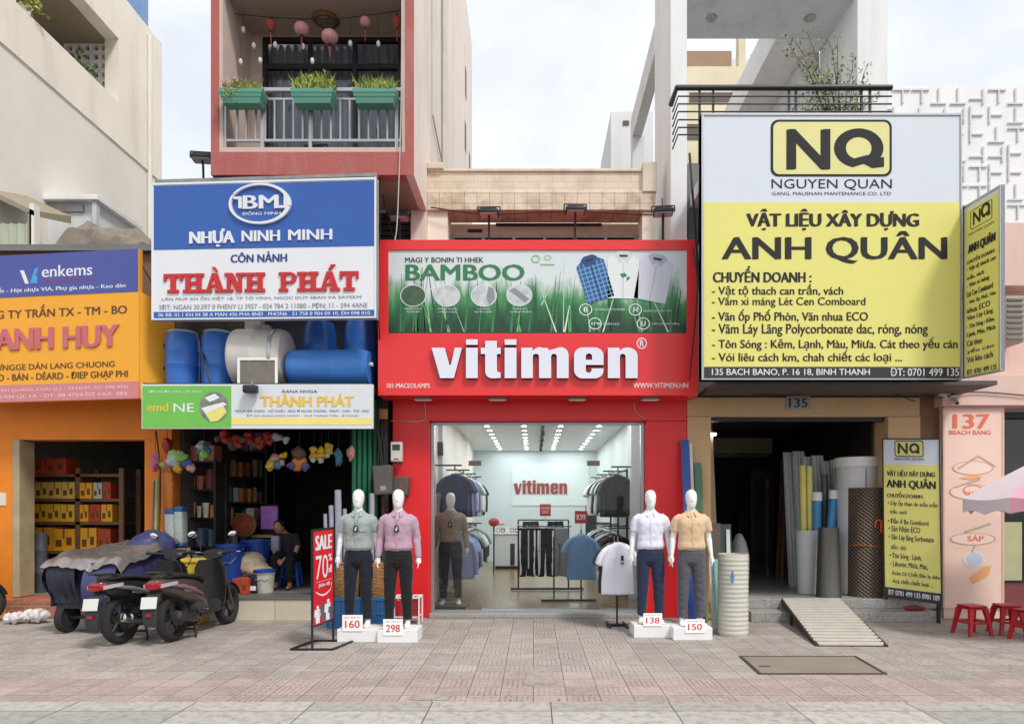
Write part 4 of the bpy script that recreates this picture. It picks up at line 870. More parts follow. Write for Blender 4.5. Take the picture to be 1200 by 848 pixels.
# ------------------------------------------------------------------ yellow and grey building materials sign
S = Board.front(822, 133, 1127, 445, -1.3)
t = thing('shop_sign', P(975, 445, -1.3), 'huge yellow and pale grey building materials signboard in front of the white house', 'sign')
board_box(S, 'panel', k_ygrey, -.14, t)
mb = MB(); S.rect(mb, 825, 237, 1124.5, 429.5, 0, .004); mb.build('yellow_field', k_yel, t)
mb = MB(); S.rect(mb, 825, 430, 1124.5, 443, 0, .004); mb.build('black_strip', k_black, t)
mb = MB()
for r_ in ((822, 133, 1127, 135.5), (822, 443.5, 1127, 445), (822, 135.6, 824.4, 443.4), (1125, 135.6, 1127, 443.4)): S.rect(mb, *r_, -.141, .014)
mb.build('rim', m_alu, t)
mb = MB(); S.rrect(mb, 903, 140.5, 1045, 207, 9, 0, .004); mb.build('logo_border', k_ink, t)
mb = MB(); S.rrect(mb, 906, 143.3, 1042, 204.4, 7, .004, .007); mb.build('logo_field', M('logo_yellow', rgb(222, 218, 146), .5, var=.02), t)
def q_shape(mb, b, cx, cy, rx, ry, d, tr=lambda x, y: (x, y)):
 o_ = [tr(cx + rx * math.cos(R(a_)), cy - ry * math.sin(R(a_))) for a_ in range(-52, 262, 10)]
 i_ = [tr(cx + rx * .52 * math.cos(R(a_)), cy - ry * .56 * math.sin(R(a_))) for a_ in range(-52, 262, 10)]
 b.poly(mb, o_ + i_[::-1], d)
 b.poly(mb, [tr(*p) for p in ((cx - rx * .15, cy + ry * .52), (cx + rx * .35, cy + ry * .35), (cx + rx * .75, cy + ry * .5), (cx + rx * 1.02, cy + ry * .45), (cx + rx * 1.02, cy + ry * .95), (cx + rx * .55, cy + ry * 1.02), (cx + rx * .2, cy + ry * .8), (cx - rx * .2, cy + ry * .95), (cx - rx * .5, cy + ry * .8))], d + .0008)
mb = MB(); S.text(mb, 'N', 921, 152, 973, 199, .010, .06); q_shape(mb, S, 1006, 174, 29, 23, .010); mb.build('logo_letters', k_ink, t)
lines(S, t, k_ink, [('NGUYEN QUAN', 904, 210, 1045, 223, .0), ('GANG, MAUSNAN MANTENANCE CO. LTD', 904.5, 225, 1044, 229.5, .0)], 'company_lettering', .004)
lines(S, t, k_ink, [('VẬT LIỆU XÂY DỰNG', 874, 245, 1077, 270, .045), ('ANH QUÂN', 845, 271, 1110, 309, .035), ('CHUYỂN DOANH :', 835, 312, 951, 331, .03)], 'headline_lettering', .008)
lines(S, t, k_ink, [('- Vật tộ thach can trần, vách', 834, 333, 988, 348), ('- Vãm xi máng Lét Cen Comboard', 834, 348.5, 1014, 360.5), ('- Vãn ốp Phố Phòn, Vãn nhua ECO', 834, 362.5, 1017, 379), ('- Vãm Láy Lãng Polycorbonate dac, róng, nóng', 834, 379.5, 1087, 394.5), ('- Tôn Sóng : Kẽm, Lạnh, Màu, Miưa. Cát theo yếu cán', 834, 395, 1122, 411), ('- Vói liêu cách km, chah chiết các loại ...', 834, 410.5, 1057, 426)], 'list_lettering', .008, .018)
lines(S, t, k_white, [('135 BACH BANO, P. 16 18, BINH THANH', 834, 432, 1019, 440.5, .012), ('ĐT: 0701 499 135', 1043, 431, 1125 - 1.5, 440.5, .012)], 'strip_lettering', .008)
mb = MB()
for x, y0, y1 in ((828, 440, 250),): mb.bar(P(x, 445, -1.2), P(808, 180, -.55), .03)
mb.bar(P(818, 285, -1.1), P(822, 160, -1.1), .03); mb.build('stay', m_black, t)
# its angled return panel
o = P(1129, 443.5, -1.28); e_ = P(1173, 434.5, -2.05)
S2 = Board(1129, 240, 1172, 443, o, e_ - o, (0, 0, (443.5 - 243) * 9.42 / F))
t2 = thing('return_sign', o, 'narrow yellow return panel set at an angle to the huge yellow sign', 'sign')
board_box(S2, 'panel', k_ygrey, -.05, t2)
mb = MB(); S2.rect(mb, 1131, 247, 1170, 441, 0, .004); mb.build('yellow_field', k_yel, t2)
mb = MB()
for r_ in ((1129, 240, 1172, 242), (1129, 441.5, 1172, 443), (1129, 242.1, 1130.5, 441.4), (1170.5, 242.1, 1172, 441.4)): S2.rect(mb, *r_, -.051, .012)
mb.build('rim', m_alu, t2)
mb = MB(); S2.rrect(mb, 1138, 250, 1163, 272, 2, 0, .0052, .8); S2.text(mb, 'N', 1141, 253, 1150, 268, .006, .06); q_shape(mb, S2, 1155.5, 258, 5.4, 8.4, .006); S2.text(mb, 'NGUYEN QUAN', 1136, 275, 1165, 279, .006); mb.build('logo', k_ink, t2)
rows = [('ANH QUÂN', 1135, 286, 1167, 300, .04)] + [(s_, 1134, 304 + i * 9.6, 1134 + w_, 310.5 + i * 9.6, .02) for i, (s_, w_) in enumerate((('CHUYẾN DOANH:', 32), ('- Vật tộ thach can', 33), ('trần, vách', 20), ('- Vãm xi máng', 26), ('Lét Cen Comboard', 30), ('- Vãn ốp Phố, Vãn', 33), ('nhua ECO', 27), ('Vãm Láy Lãng', 30), ('- Tôn Sóng : Kẽm,', 32), ('Lạnh, Màu, Miưa', 33), ('Cát theo', 18), ('yếu cán', 31), ('Vói liêu cách', 30)))] + [('ĐT: 0701 499 135', 1134, 434, 1168, 440, .02)]
lines(S2, t2, k_ink, rows, 'lettering', .008)

# ------------------------------------------------------------------ leaning yellow board by the steps
o = P(1036, 699, -.17); e_ = P(1104.5, 708, -.66)
S3 = Board(58, 185, 238, 680, o, e_ - o, (0, .06, 2.45))
t = thing('standing_sign', (o + e_) / 2 * 1, 'tall narrow yellow board standing on the granite step beside the mesh roll', 'sign')
board_box(S3, 'panel', k_ygrey, -.07, t)
mb = MB()
for r_ in ((58, 185, 238, 189), (58, 676, 238, 680), (58, 189.2, 62, 675.8), (234, 189.2, 238, 675.8)): S3.rect(mb, *r_, -.071, .012)
mb.build('rim', m_dgrey, t)
mb = MB(); S3.rect(mb, 62, 266, 234, 647, 0, .004); mb.build('yellow_field', k_yel, t)
mb = MB(); S3.rect(mb, 62, 648, 234, 676, 0, .004); mb.build('black_strip', k_black, t)
mb = MB(); S3.rrect(mb, 98, 192, 188, 242, 7, .0, .004); mb.build('logo_border', k_black, t)
mb = MB(); S3.rrect(mb, 101, 195, 185, 239, 5, .004, .007); mb.build('logo_field', k_yel, t)
mb = MB(); S3.text(mb, 'N', 108, 200, 140, 233, .01, .06); q_shape(mb, S3, 160, 216, 16, 16, .010); mb.build('logo_letters', k_black, t)
lines(S3, t, k_ink, [('NGUYEN QUAN', 98, 245, 188, 254, .01), ('VẬT LIỆU XÂY DỰNG', 72, 282, 222, 306, .03), ('ANH QUÂN', 70, 308, 224, 342, .04), ('CHUYỂN DOANH:', 72, 350, 186, 368, .03), ('• Dịy ốp than de trần trần', 74, 376, 228, 396, .015), ('trần, vách', 80, 403, 134, 420, .015), ('• Đắn ở Be Gombord', 74, 430, 200, 449, .015), ('• Sàn Nhãn ECO', 76, 456, 175, 473, .015), ('• Sân Láy lãng Sorbonate', 76, 482, 216, 503, .015), ('dắc: dư:', 82, 511, 132, 528, .015), ('• Tôn Sóng : Lạnh,', 78, 540, 178, 560, .015), ('- Libonte, Miưa, Mas,', 80, 565, 196, 583, .015), ('Acân Dị Chết Bân la diên', 84, 592, 232, 610, .015), ('Acá chết chiết loại ...', 86, 616, 212, 636, .015)], 'lettering', .008)
lines(S3, t, k_white, [('ĐT 0701 499 135 0901 109', 72, 654, 230, 670, .02)], 'strip_lettering', .008)
mb = MB(); mb.bar(S3.pt(225, 682, -.035), Vector((S3.pt(225, 682, -.035).x, S3.pt(225, 682, -.035).y, .0)), .04); mb.bar(S3.pt(66, 680, -.035), Vector((S3.pt(66, 680, -.035).x, S3.pt(66, 680, -.035).y + .02, szf + .001)), .03); mb.build('leg', m_dgrey, t)

# ------------------------------------------------------------------ orange shop sign
o = P(-60, 473, -.40); e_ = P(163, 466.5, -.7)
S = Board(-60, 294, 163, 467, o, e_ - o, (0, 0, (467 - 292.5) * 10.0 / F))
t = thing('shop_sign', P(60, 470, -.5), 'orange shop signboard with a blue top strip and a pink bottom strip', 'sign')
k_or = M('print_orange', rgb(240, 168, 44), .5, var=.04, scale=.8); k_ind = M('print_indigo', rgb(74, 84, 158), .5, var=.05)
board_box(S, 'panel', k_or, -.08, t)
mb = MB(); S.rect(mb, -60, 293.5, 162, 343, 0, .006); mb.build('indigo_strip', k_ind, t)
mb = MB(); S.rect(mb, -60, 447, 163, 467, 0, .006); mb.build('pink_strip', M('print_dusty_pink', rgb(206, 128, 132), .5, var=.05), t)
mb = MB(); mb.add([S.pt(163.5, 343, 0), S.pt(163.5, 467, 0), S.pt(181, 470, -.45), S.pt(181, 352, -.45), S.pt(163.5, 343, -.02), S.pt(163.5, 467, -.02), S.pt(181, 470, -.47), S.pt(181, 352, -.47)], [(0, 1, 2, 3), (7, 6, 5, 4), (0, 3, 7, 4), (1, 5, 6, 2), (3, 2, 6, 7)], False); mb.build('side_panel', k_or, t)
mb = MB(); S.poly(mb, [(25.5, 312), (30, 312), (36, 328), (31.5, 328)], .008); mb.build('logo_bar', k_white, t)
mb = MB(); S.poly(mb, [(37, 328), (41, 328), (47.5, 309), (43, 311)], .008); S.poly(mb, [(41, 316), (46, 320), (46, 328), (42, 328)], .0085); mb.build('logo_wing', pw('cyan', rgb(70, 160, 214)), t)
lines(S, t, k_white, [('enkems', 51, 308, 110, 321.5, .02), ('Hóa chất - Hạt nhựa VIA, Phụ gia nhựa - Keo dán', -25, 331.5, 148, 339, .02)], 'strip_lettering', .008)
lines(S, t, k_rd, [('CÔNG NGHỆ PHỤ GIA', 54, 324, 110, 328, .01)], 'red_lettering', .008)
lines(S, t, pw('brownish', rgb(92, 62, 34)), [('CÔNG TY TRẦN TX - TM - BO', -34, 353, 149.5, 368, .02), ('GIA CƯNGGE DÁN LANG CHUONG', -30, 421, 135.5, 429.5, .02), ('BÀNG ND - BÁN - DÉARD - ĐIEP GHẠP PHI', -38, 432, 150.5, 444, .02)], 'brown_lettering', .004)
lines(S, t, pw('mauve', rgb(196, 104, 112)), [('ANH HUY', -4, 380.5, 141, 406, .045)], 'name_lettering', .022, thick=.02)
lines(S, t, pw('pale_pink'), [('ĐC: 08 TRẦN QUANG KHẢI Q.1 - TP.HCM  ĐT: 090 4TN', -30, 449.5, 151, 455.5, .01), ('CN: BÌNH TÂN QL 1A - ĐT: 08 4754 DT FAX: 084', -40, 458, 150, 463.5, .01)], 'small_print', .008)

# ------------------------------------------------------------------ green and white fascia over the plastics shop
S = Board.front(166, 450, 437, 502, -.9)
t = thing('fascia_sign', P(300, 502, -.9), 'long green and white fascia board below the stored barrels', 'sign')
board_box(S, 'panel', M('fascia_white', rgb(216, 220, 224), .5, var=.05, dirt=.15, dcol=rgb(160, 160, 150)), -.06, t)
mb = MB(); S.rect(mb, 167, 452, 271, 501, 0, .004); mb.build('green_field', M('print_lime', rgb(110, 186, 78), .5, var=.05), t)
mb = MB(); S.rect(mb, 271.2, 489, 436, 497.5, 0, .004); mb.build('yellow_stripe', M('print_straw', rgb(236, 218, 132), .5, var=.05), t)
lines(S, t, k_white, [('SƠN NƯỚC CAO CẤP MÀU', 174, 456, 236, 460), ('NE', 203.5, 472.5, 228, 482.5, .01)], 'white_lettering', .006)
lines(S, t, pw('amber', rgb(232, 190, 60)), [('emd', 172, 472, 197.5, 481.5, .03), ('THÀNH PHÁT', 305, 461, 415, 476, .04)], 'amber_lettering', .006)
lines(S, t, k_navy, [('ÁANA NHGA', 330, 456, 372, 460, .01), ('NHỰA GIA DỤNG - XÔ CHẬU - BAO BÌ NILON THÙNG - PHUY - CAN - TÚI - RÁC', 276, 479, 433, 483.5), ('ĐỒ GIA DỤNG INOX NHÔM - 18 LÊ THÁNH TÔN - Đ.THOẠI', 289, 485, 420, 488.4)], 'navy_lettering', .006)
mb = MB(); S.disc(mb, 251, 477, 17, 18, .006); mb.build('round_picture', M('picture_grey', rgb(120, 124, 118), .5, var=.5, scale=9), t)
mb = MB(); S.poly(mb, [(240, 483), (262, 475), (266, 483), (256, 493), (247, 494)], .008); mb.build('picture_sofa', k_yel, t)
mb = MB(); S.poly(mb, [(236, 478), (262, 471), (266, 474), (241, 484)], .0085); S.poly(mb, [(240, 466), (252, 461), (258, 466), (246, 471)], .0085); mb.build('picture_cushion', k_white, t)

# ------------------------------------------------------------------ house number poster 137
S = Board.front(1105, 479, 1176, 712, -.18)
t = thing('wall_poster', P(1140, 712, -.18), 'tall pale peach menu poster numbered 137 on the salmon pier', 'poster')
board_box(S, 'panel', M('print_peach', rgb(234, 204, 188), .5, var=.05, scale=1.4), -.028, t)
mb = MB(); S.rect(mb, 1105, 479, 1176, 481, .0, .006); S.rect(mb, 1105, 481.1, 1107, 712, 0, .006); S.rect(mb, 1174, 481.1, 1176, 712, 0, .006); mb.build('rim', M('rim_peach', rgb(214, 178, 160), .5), t)
kd = pw('coral', rgb(226, 112, 84))
lines(S, t, kd, [('137', 1116, 485, 1160, 502, .06), ('BBACH BANG', 1112, 504, 1161, 509, .02), ('BÁNH', 1130, 574, 1148, 580, .02), ('SÁP', 1133, 626, 1153, 634, .05)], 'lettering', .004)
mb = MB()
for cx, cy, rx, ry in ((1140, 548, 24, 8), (1138, 576, 26, 9), (1140, 631, 27, 7), (1142, 655, 14, 10)): S.disc(mb, cx, cy, rx, ry, .004)
mb.build('plate_print', pw('plate', rgb(236, 212, 198)), t)
mb = MB()
for cx, cy, rx, ry in ((1140, 548, 24, 8), (1138, 576, 26, 9), (1140, 631, 27, 7)): S.disc(mb, cx, cy, rx, ry, .006, hole=.93)
for x0, y0, x1, y1 in ((1122, 548, 1146, 533), (1146, 533, 1166, 545), (1118, 570, 1148, 560), (1130, 622, 1160, 612), (1138, 646, 1142, 638)): S.poly(mb, [(x0, y0), (x1, y1), (x1 + 1, y1 + 2), (x0 + 1, y0 + 2)], .007)
mb.build('sketch_print', pw('sketch', rgb(190, 166, 154)), t)
mb = MB(); S.disc(mb, 1140, 574, 12, 6, .0065, hole=.85); mb.build('oval_badge_print', kd, t)
mb = MB(); S.poly(mb, [(1136, 676), (1152, 664), (1162, 662), (1158, 674), (1140, 684)], .006); S.poly(mb, [(1124, 560), (1140, 556), (1152, 558), (1138, 562)], .0075); mb.build('food_print', pw('apricot', rgb(236, 170, 112)), t)
mb = MB(); S.disc(mb, 1142, 655, 9, 8, .0065); mb.build('bowl_print', pw('ice_blue', rgb(190, 206, 228)), t)

# ------------------------------------------------------------------ sale stand
k0_, k1_ = -2.51, -2.04
o = P(367, 733, k0_); e_ = P(390.5, 724, k1_)
S = Board(103, 272, 195, 690, o, e_ - o, (0, 0, 1.14))
bx = (P(366, 761, k0_) + P(389, 752, k1_)) / 2
t = thing('sale_stand', (bx.x, bx.y, 0), 'red SALE 70 banner on a black metal floor stand at the pavement', 'sign stand')
board_box(S, 'banner', M('banner_red', rgb(214, 34, 44), .45, var=.04), -.012, t)
mb = MB(); pL, pR = S.pt(101, 690, -.006), S.pt(197, 690, -.006)
mb.bar((pL.x, pL.y, .02), (pL.x, pL.y, S.pt(103, 270, 0).z), .024); mb.bar((pR.x, pR.y, .02), (pR.x, pR.y, S.pt(195, 270, 0).z), .024)
mb.build('post', m_black, t)
mb = MB(); mb.bar(S.pt(101, 270, -.006), S.pt(197, 270, -.006), .024); mb.bar(S.pt(101, 694, -.006), S.pt(197, 694, -.006), .02); mb.build('cross_bar', m_black, t)
mb = MB(); u = S.U.normalized(); w_ = S.N
c00, c10, c11, c01 = [Vector((v.x, v.y, .012)) for v in (P(343, 763, k0_ - .02), P(391, 764, k0_ - .04), P(407, 752, k1_), P(362, 751, k1_))]
c00.y = c10.y = pL.y - .02; c11.y = c01.y = pR.y + .03; c00.x = pL.x - .25; c10.x = pL.x + .25; c01.x = pR.x - .25; c11.x = pR.x + .25
for a_, b_ in ((c00, c10), (c10, c11), (c11, c01), (c01, c00)): mb.bar(a_, b_, .03, .022)
mb.build('base_frame', m_black, t)
lines(S, t, k_white, [('SALE', 111, 296, 188, 362, .03), ('70', 114, 385, 169, 492, .0), ('%', 171, 386, 188, 418, .03), ('off', 171, 438, 188, 472, .03), ('Giảm giá cuối mùa', 116, 498, 186, 506), ('(Sale off)', 126, 512, 178, 532, .02)], 'lettering', .003)
mb = MB(); S.poly(mb, [(112, 545)] + [(112 + 76 * i / 14, 545 + 26 * math.sin(math.pi * i / 14)) for i in range(1, 14)] + [(188, 520), (186, 518)] + [(112 + 76 * (14 - i) / 14, 541 + 22 * math.sin(math.pi * (14 - i) / 14)) for i in range(1, 14)], .003); mb.build('smile_stroke', k_white, t)
def tiny_man(mb, cx, y0, y1, d):
 h = y1 - y0; S.disc(mb, cx, y0 + h * .1, h * .07, h * .09, d, n=12)
 S.poly(mb, [(cx - h * .17, y0 + h * .24), (cx - h * .06, y0 + h * .2), (cx + h * .06, y0 + h * .2), (cx + h * .17, y0 + h * .24), (cx + h * .2, y0 + h * .6), (cx + h * .12, y0 + h * .6), (cx + h * .1, y1), (cx - h * .1, y1), (cx - h * .12, y0 + h * .6), (cx - h * .2, y0 + h * .6)], d)
mb = MB(); tiny_man(mb, 122, 606, 686, .003); tiny_man(mb, 170, 590, 686, .004); mb.build('pale_figure_print', k_white, t)
mb = MB(); tiny_man(mb, 147, 596, 686, .003); tiny_man(mb, 184, 612, 686, .0045); mb.build('grey_figure_print', pw('fig_grey', rgb(90, 90, 100)), t)

# ------------------------------------------------------------------ floodlights on arms
def flood():
 t = thing('floodlight', (0, 0, 0), 'x', 'floodlight', 'floodlights on arms over the signs')
 mb = MB(); mb.tube([(0, .03, -.2), (0, .0, .16), (0, -.05, .24)], .017, 8); mb.build('arm', m_black, t)
 mb = MB(); mb.rbox(-.15, .15, -.13, .09, .22, .28, .02); h = mb.build('lamp_head', m_dgrey, t)
 MB().box(-.13, .13, -.118, .075, .212, .219).build('lens', M('lamp_lens', rgb(180, 184, 190), .15), h)
 mb = MB()
 for i in range(7): y = -.1 + i * .026; mb.box(-.12, .12, y, y + .008, .281, .315)
 mb.build('cooling_fin', m_dgrey, h)
 mb = MB(); mb.bar((-.17, -.02, .25), (-.17, -.02, .34), .02, .012); mb.bar((.17, -.02, .25), (.17, -.02, .34), .02, .012); mb.bar((-.17, -.02, .345), (.17, -.02, .345), .02, .012); mb.build('bracket', m_black, t)
 return t
fl = flood()
spots = [(468, 253, -.3, 281, 'over the end of the red sign nearest the blue sign'), (573, 249, -.3, 281, 'on a post over the bamboo headline of the red sign'), (674, 246, -.3, 281, 'on a post over the middle of the tiled ledge'), (777, 248, -.35, 281, 'over the end of the red sign nearest the yellow sign'), (238, 185, -.62, 210, 'over the blue sign against the white sky'), (371, 177, -.66, 210, 'over the blue sign under the flower boxes')]
for i, (x, y, Yf, yb, tx_) in enumerate(spots):
 f_ = fl if i == 0 else copy_tree(fl); f_.location = P(x, y, Yf) - Vector((0, 0, .27)); f_['label'] = 'grey floodlight ' + tx_; f_.rotation_euler.z = R((4, -3, 2, -6, 8, -4)[i])
# ------------------------------------------------------------------ cables along the facades
m_cable = M('cable_black', (.02, .02, .022), .6); m_cablew = M('cable_pale', rgb(190, 186, 178), .6)
def cable(pts, r, m_, lab, n=10):
 pts = [Vector(p) for p in pts]; path = []
 for i in range(len(pts) - 1):
  p0, p1, p2, p3 = pts[max(i - 1, 0)], pts[i], pts[i + 1], pts[min(i + 2, len(pts) - 1)]
  for k in range(n):
   u = k / n; path.append(.5 * ((2 * p1) + (p2 - p0) * u + (2 * p0 - 5 * p1 + 4 * p2 - p3) * u * u + (3 * p1 - p0 - 3 * p2 + p3) * u ** 3))
 path.append(pts[-1]); mb = MB(); mb.tube(path, r, 6); return tag(mb.build('cable', m_), lab, 'cable')
cable([P(471, -20, -1.03), P(470, 120, -1.03), P(466, 250, -1.03), P(463, 281, -1.03)], .008, m_cablew, 'pale cable hanging down the rose frame to the red sign')
cable([P(443, 205, -.4), P(452, 245, -.35), P(463, 285, -.3)], .008, m_cable, 'black cable between the blue sign and the red sign')
cable([P(440, 300, -1.0), P(446, 225, -.9), P(441, 150, -.95)], .006, m_cable, 'thin black cable behind the edge of the blue sign')
cable([P(776, 232, .1), P(776, 300, .05)], .008, m_cable, 'short black cable on the parapet end beside the white column')
cable([P(161, 330, -.35), P(178, 380, -.4), P(196, 420, -.4), P(170, 466, -.4)], .014, m_cable, 'black cable drooping between the orange sign and the barrels')
cable([P(183, 505, -.1), P(188, 560, -.08), P(186, 640, -.08)], .012, m_cable, 'black cable running down the orange pillar')
cable([P(825, 455, -.3), P(920, 463, -.28), P(1010, 452, -.3), P(1072, 470, -.25)], .008, m_cable, 'slack black cable across the beige portal')
for i, (pts_, l) in enumerate((([P(160, 300, -.3), P(185, 352, -.5), P(172, 400, -.35), P(181, 446, -.5)], 'looping black cable beside the side panel of the orange sign'), ([P(449, 470, -.25), P(446, 420, -.5), P(443, 330, -.8), P(446, 250, -.5)], 'black cable rising from the service pole behind the red sign'), ([P(505, 243, .15), P(570, 251, .1), P(660, 248, .1), P(768, 252, .15)], 'sagging black cable under the tiled ledge'), ([P(168, 449, -.84), P(250, 452.5, -.82), P(350, 449, -.84), P(437, 452, -.82)], 'thin black cable lying along the fascia top below the barrels'), ([P(1075, 458, -.3), P(1098, 466, -.3), P(1140, 459, -.28), P(1210, 464, -.28)], 'black cable looping along the salmon fascia'))): cable(pts_, .010, m_cable, l)
cable([P(743, 470, -.11), P(745, 482, -.115), P(757, 491, -.115)], .005, m_cablew, 'thin white wire curling on the red lintel')
cable([P(497, 470, -.115), P(497, 492, -.115), P(470, 493, -.12)], .005, m_cablew, 'thin pale wire at the red lintel corner')
cable([P(812, 290, -.7), P(817, 340, -1.0), P(808, 445, -.9)], .012, m_cable, 'black cable beside the white column and the yellow sign')
# ================================================================== lit clothes shop: ceiling lamps
m_lamp = M('led_white', (1, .99, .96), .4, var=0, emit=14)
dl = None
ROWS = (('left-wall rails', -.98), ('long', -.2), ('long', .58), ('wall', 1.4))
rown = ('along the navy shirt rail', 'over the white counter', 'over the black trousers', 'along the white T-shirt rail')
for r_ in range(4):
 for k in range(9):
  y = 3.0 + k * .8; x = ROWS[r_][1]
  lab = '%s ceiling spotlight from the glass %s' % (ORD[k], rown[r_])
  if dl is None:
   dl = thing('ceiling_spotlight', (x, y, cz), lab, 'spotlight', 'spotlights in the shop ceiling')
   mb = MB(); mb.lathe([(.075, -.001), (.075, -.018), (.055, -.022)], (x, y, cz), 18); mb.build('rim', m_intc, dl)
   mb = MB(); mb.lathe([(.052, -.0225), (.05, -.028)], (x, y, cz), 18); mb.build('bulb', m_lamp, dl)
  else:
   d_ = copy_tree(dl); d_.location = (x, y, cz); d_['label'] = lab
for x in (-.6, 1.0):
 for y in (1.1, 3.1, 5.2, 7.4, 9.3):  # no fixtures: carry the spotlights' light, front pair added to brighten the walls
  al = bpy.data.lights.new('ceiling_light', 'AREA'); al.shape = 'RECTANGLE'; al.size = 1.2; al.size_y = 1.6; al.energy = 14.5; al.color = (.98, 1, 1)
  ao = bpy.data.objects.new('ceiling_light', al); col.objects.link(ao); ao.location = (x, y, cz - .03)
# track lamp bar and cameras on the ceiling
t = thing('ceiling_track', (.2, 5.5, cz), 'dark spotlight track down the middle of the shop ceiling', 'track light')
MB().box(.17, .23, 3.2, 8.6, cz - .05, cz - .001).build('rail', m_dgrey, t)
for k in range(4):
 mb = MB(); y = 3.8 + k * 1.3; mb.tube([(.2, y, cz - .05), (.2, y, cz - .12)], .012, 8); mb.cyl((.2, y - .08, cz - .2), (.2, y + .08, cz - .12), .045, n=14); mb.build('lamp', m_black, t)
# red word on the rear wall
SB = Board.front(602, 562, 665, 580, DB - .034)
t = thing('wall_lettering', P(633, 580, DB - .034), 'dark red raised word on the white rear wall of the shop', 'sign')
tr = lambda x, y: (602 + (x - 200) / (919 - 200) * 62.5, 562.5 + (y - 87) / (223 - 87) * 16)
raised_word(SB, tr, t, M('maroon_letter', (.28, .012, .016), .4), M('maroon_side', (.1, .01, .012), .5), .0, .03, 'lettering')
# counter with things on it
t = thing('shop_counter', (-.85, 7.7, sz), 'white counter with a dark kick strip at the back of the shop', 'counter')
MB().box(-1.05, .1, 7.6, 8.1, sz + .08, 1.0).build('body', m_intw, t, bevel=.01); MB().box(-1.02, .07, 7.62, 8.08, sz, sz + .079).build('kick_strip', m_black, t); MB().box(-1.1, .15, 7.55, 8.15, 1.001, 1.04).build('top', m_white, t, bevel=.008); MB().box(-.62, -.5, 7.59, 7.599, sz + .1, .75).build('door_gap', m_dgrey, t)
q = random.Random(4)
cc = [rgb(176, 150, 120), rgb(110, 84, 70), rgb(210, 205, 196), rgb(120, 124, 130), rgb(150, 60, 56), rgb(196, 186, 160)]
for i in range(9):
 x = -1.0 + i * .125; h = q.uniform(.1, .2)
 mb = MB(); mb.box(x, x + .1, 7.7, 7.9, 1.041, 1.041 + h); o_ = mb.build('goods_box', M('goods_%d' % (i % 6), cc[i % 6], .6), bevel=.006); tag(o_, 'small %s box on the white counter, %s from the wall rail' % (('tan', 'brown', 'white', 'grey', 'red', 'sand')[i % 6], ORD[i]), 'box', 'boxes on the white counter')
 mb = MB(); mb.box(x + .02, x + .08, 7.694, 7.699, 1.041 + h * .3, 1.041 + h * .7); mb.build('paper_label', k_white, o_)
# red cap on a stand near the rail
t = thing('cap_display', (-1.05, 6.6, sz), 'red cap on a thin stand behind the shirt rail', 'cap')
MB().lathe([(.02, 0), (.02, 1.2)], (-1.0, 6.6, sz), 10).build('stand', m_black, t)
mb = MB(); mb.ell((-1.0, 6.6, 1.34), (.14, .16, .11)); mb.ell((-.86, 6.5, 1.29), (.14, .12, .018)); mb.build('cap', M('cap_red', (.35, .02, .025), .7), t)
# wall camera units
for x, y, z, w, lab in ((-1.5, 1.7, 2.75, .04, 'black wall speaker on the white pier over the shirt rail'),):
 mb = MB(); mb.rbox(x - .2, x - .1, 1.38, 1.48, z - .12, z + .12, .02); o_ = tag(mb.build('wall_speaker', m_black), lab, 'speaker'); mb = MB(); mb.lathe([(.035, 0), (.03, .01)], (x - .15, 1.375, z + .03), 14, 'y'); mb.build('cone', m_dgrey, o_)

# ================================================================== figures
def ring_e(c, rx, ry, n=28, p=2.0, yaw=0):
 o_ = []
 for j in range(n):
  t = 2 * math.pi * j / n; cx_, sy_ = math.cos(t), math.sin(t)
  x = rx * math.copysign(abs(cx_) ** (2 / p), cx_); y = ry * math.copysign(abs(sy_) ** (2 / p), sy_)
  o_.append(Vector((c[0] + x, c[1] + y, c[2])))
 return o_
def remesh(mb, voxel, smooth_it=2, name='tmp'):
 me = bpy.data.meshes.new(name); me.from_pydata([tuple(p) for p in mb.v], [], mb.f)
 bm = bmesh.new(); bm.from_mesh(me); bmesh.ops.recalc_face_normals(bm, faces=bm.faces); bm.to_mesh(me); bm.free()
 ob = bpy.data.objects.new(name, me); col.objects.link(ob)
 md = ob.modifiers.new('r', 'REMESH'); md.mode = 'VOXEL'; md.voxel_size = voxel
 if smooth_it:
  m2 = ob.modifiers.new('s', 'SMOOTH'); m2.factor = .5; m2.iterations = smooth_it
 dg = bpy.context.evaluated_depsgraph_get(); r_ = bpy.data.meshes.new_from_object(ob.evaluated_get(dg))
 bpy.data.objects.remove(ob); bpy.data.meshes.remove(me)
 for p in r_.polygons: p.use_smooth = True
 return r_
def put(me, name, mat, parent, fold=0., fs=9., fz=1.):
 me.materials.clear(); me.materials.append(mat)
 if fold:
  nm = [v.normal.copy() for v in me.vertices]
  for v, n_ in zip(me.vertices, nm):
   z_ = v.co.z * fz + .45 * abs(v.co.x); k = .9 - 2.2 * abs(noise.noise(Vector((v.co.x * fs, v.co.y * fs, z_ * fs)))) + .5 * noise.noise(Vector((v.co.x * fs * 2.3 + 7, v.co.y * fs * 2.3, v.co.z * fs * 2.3 * fz)))
   v.co += n_ * fold * k
 o = bpy.data.objects.new(name, me); col.objects.link(o); o.parent = parent; return o
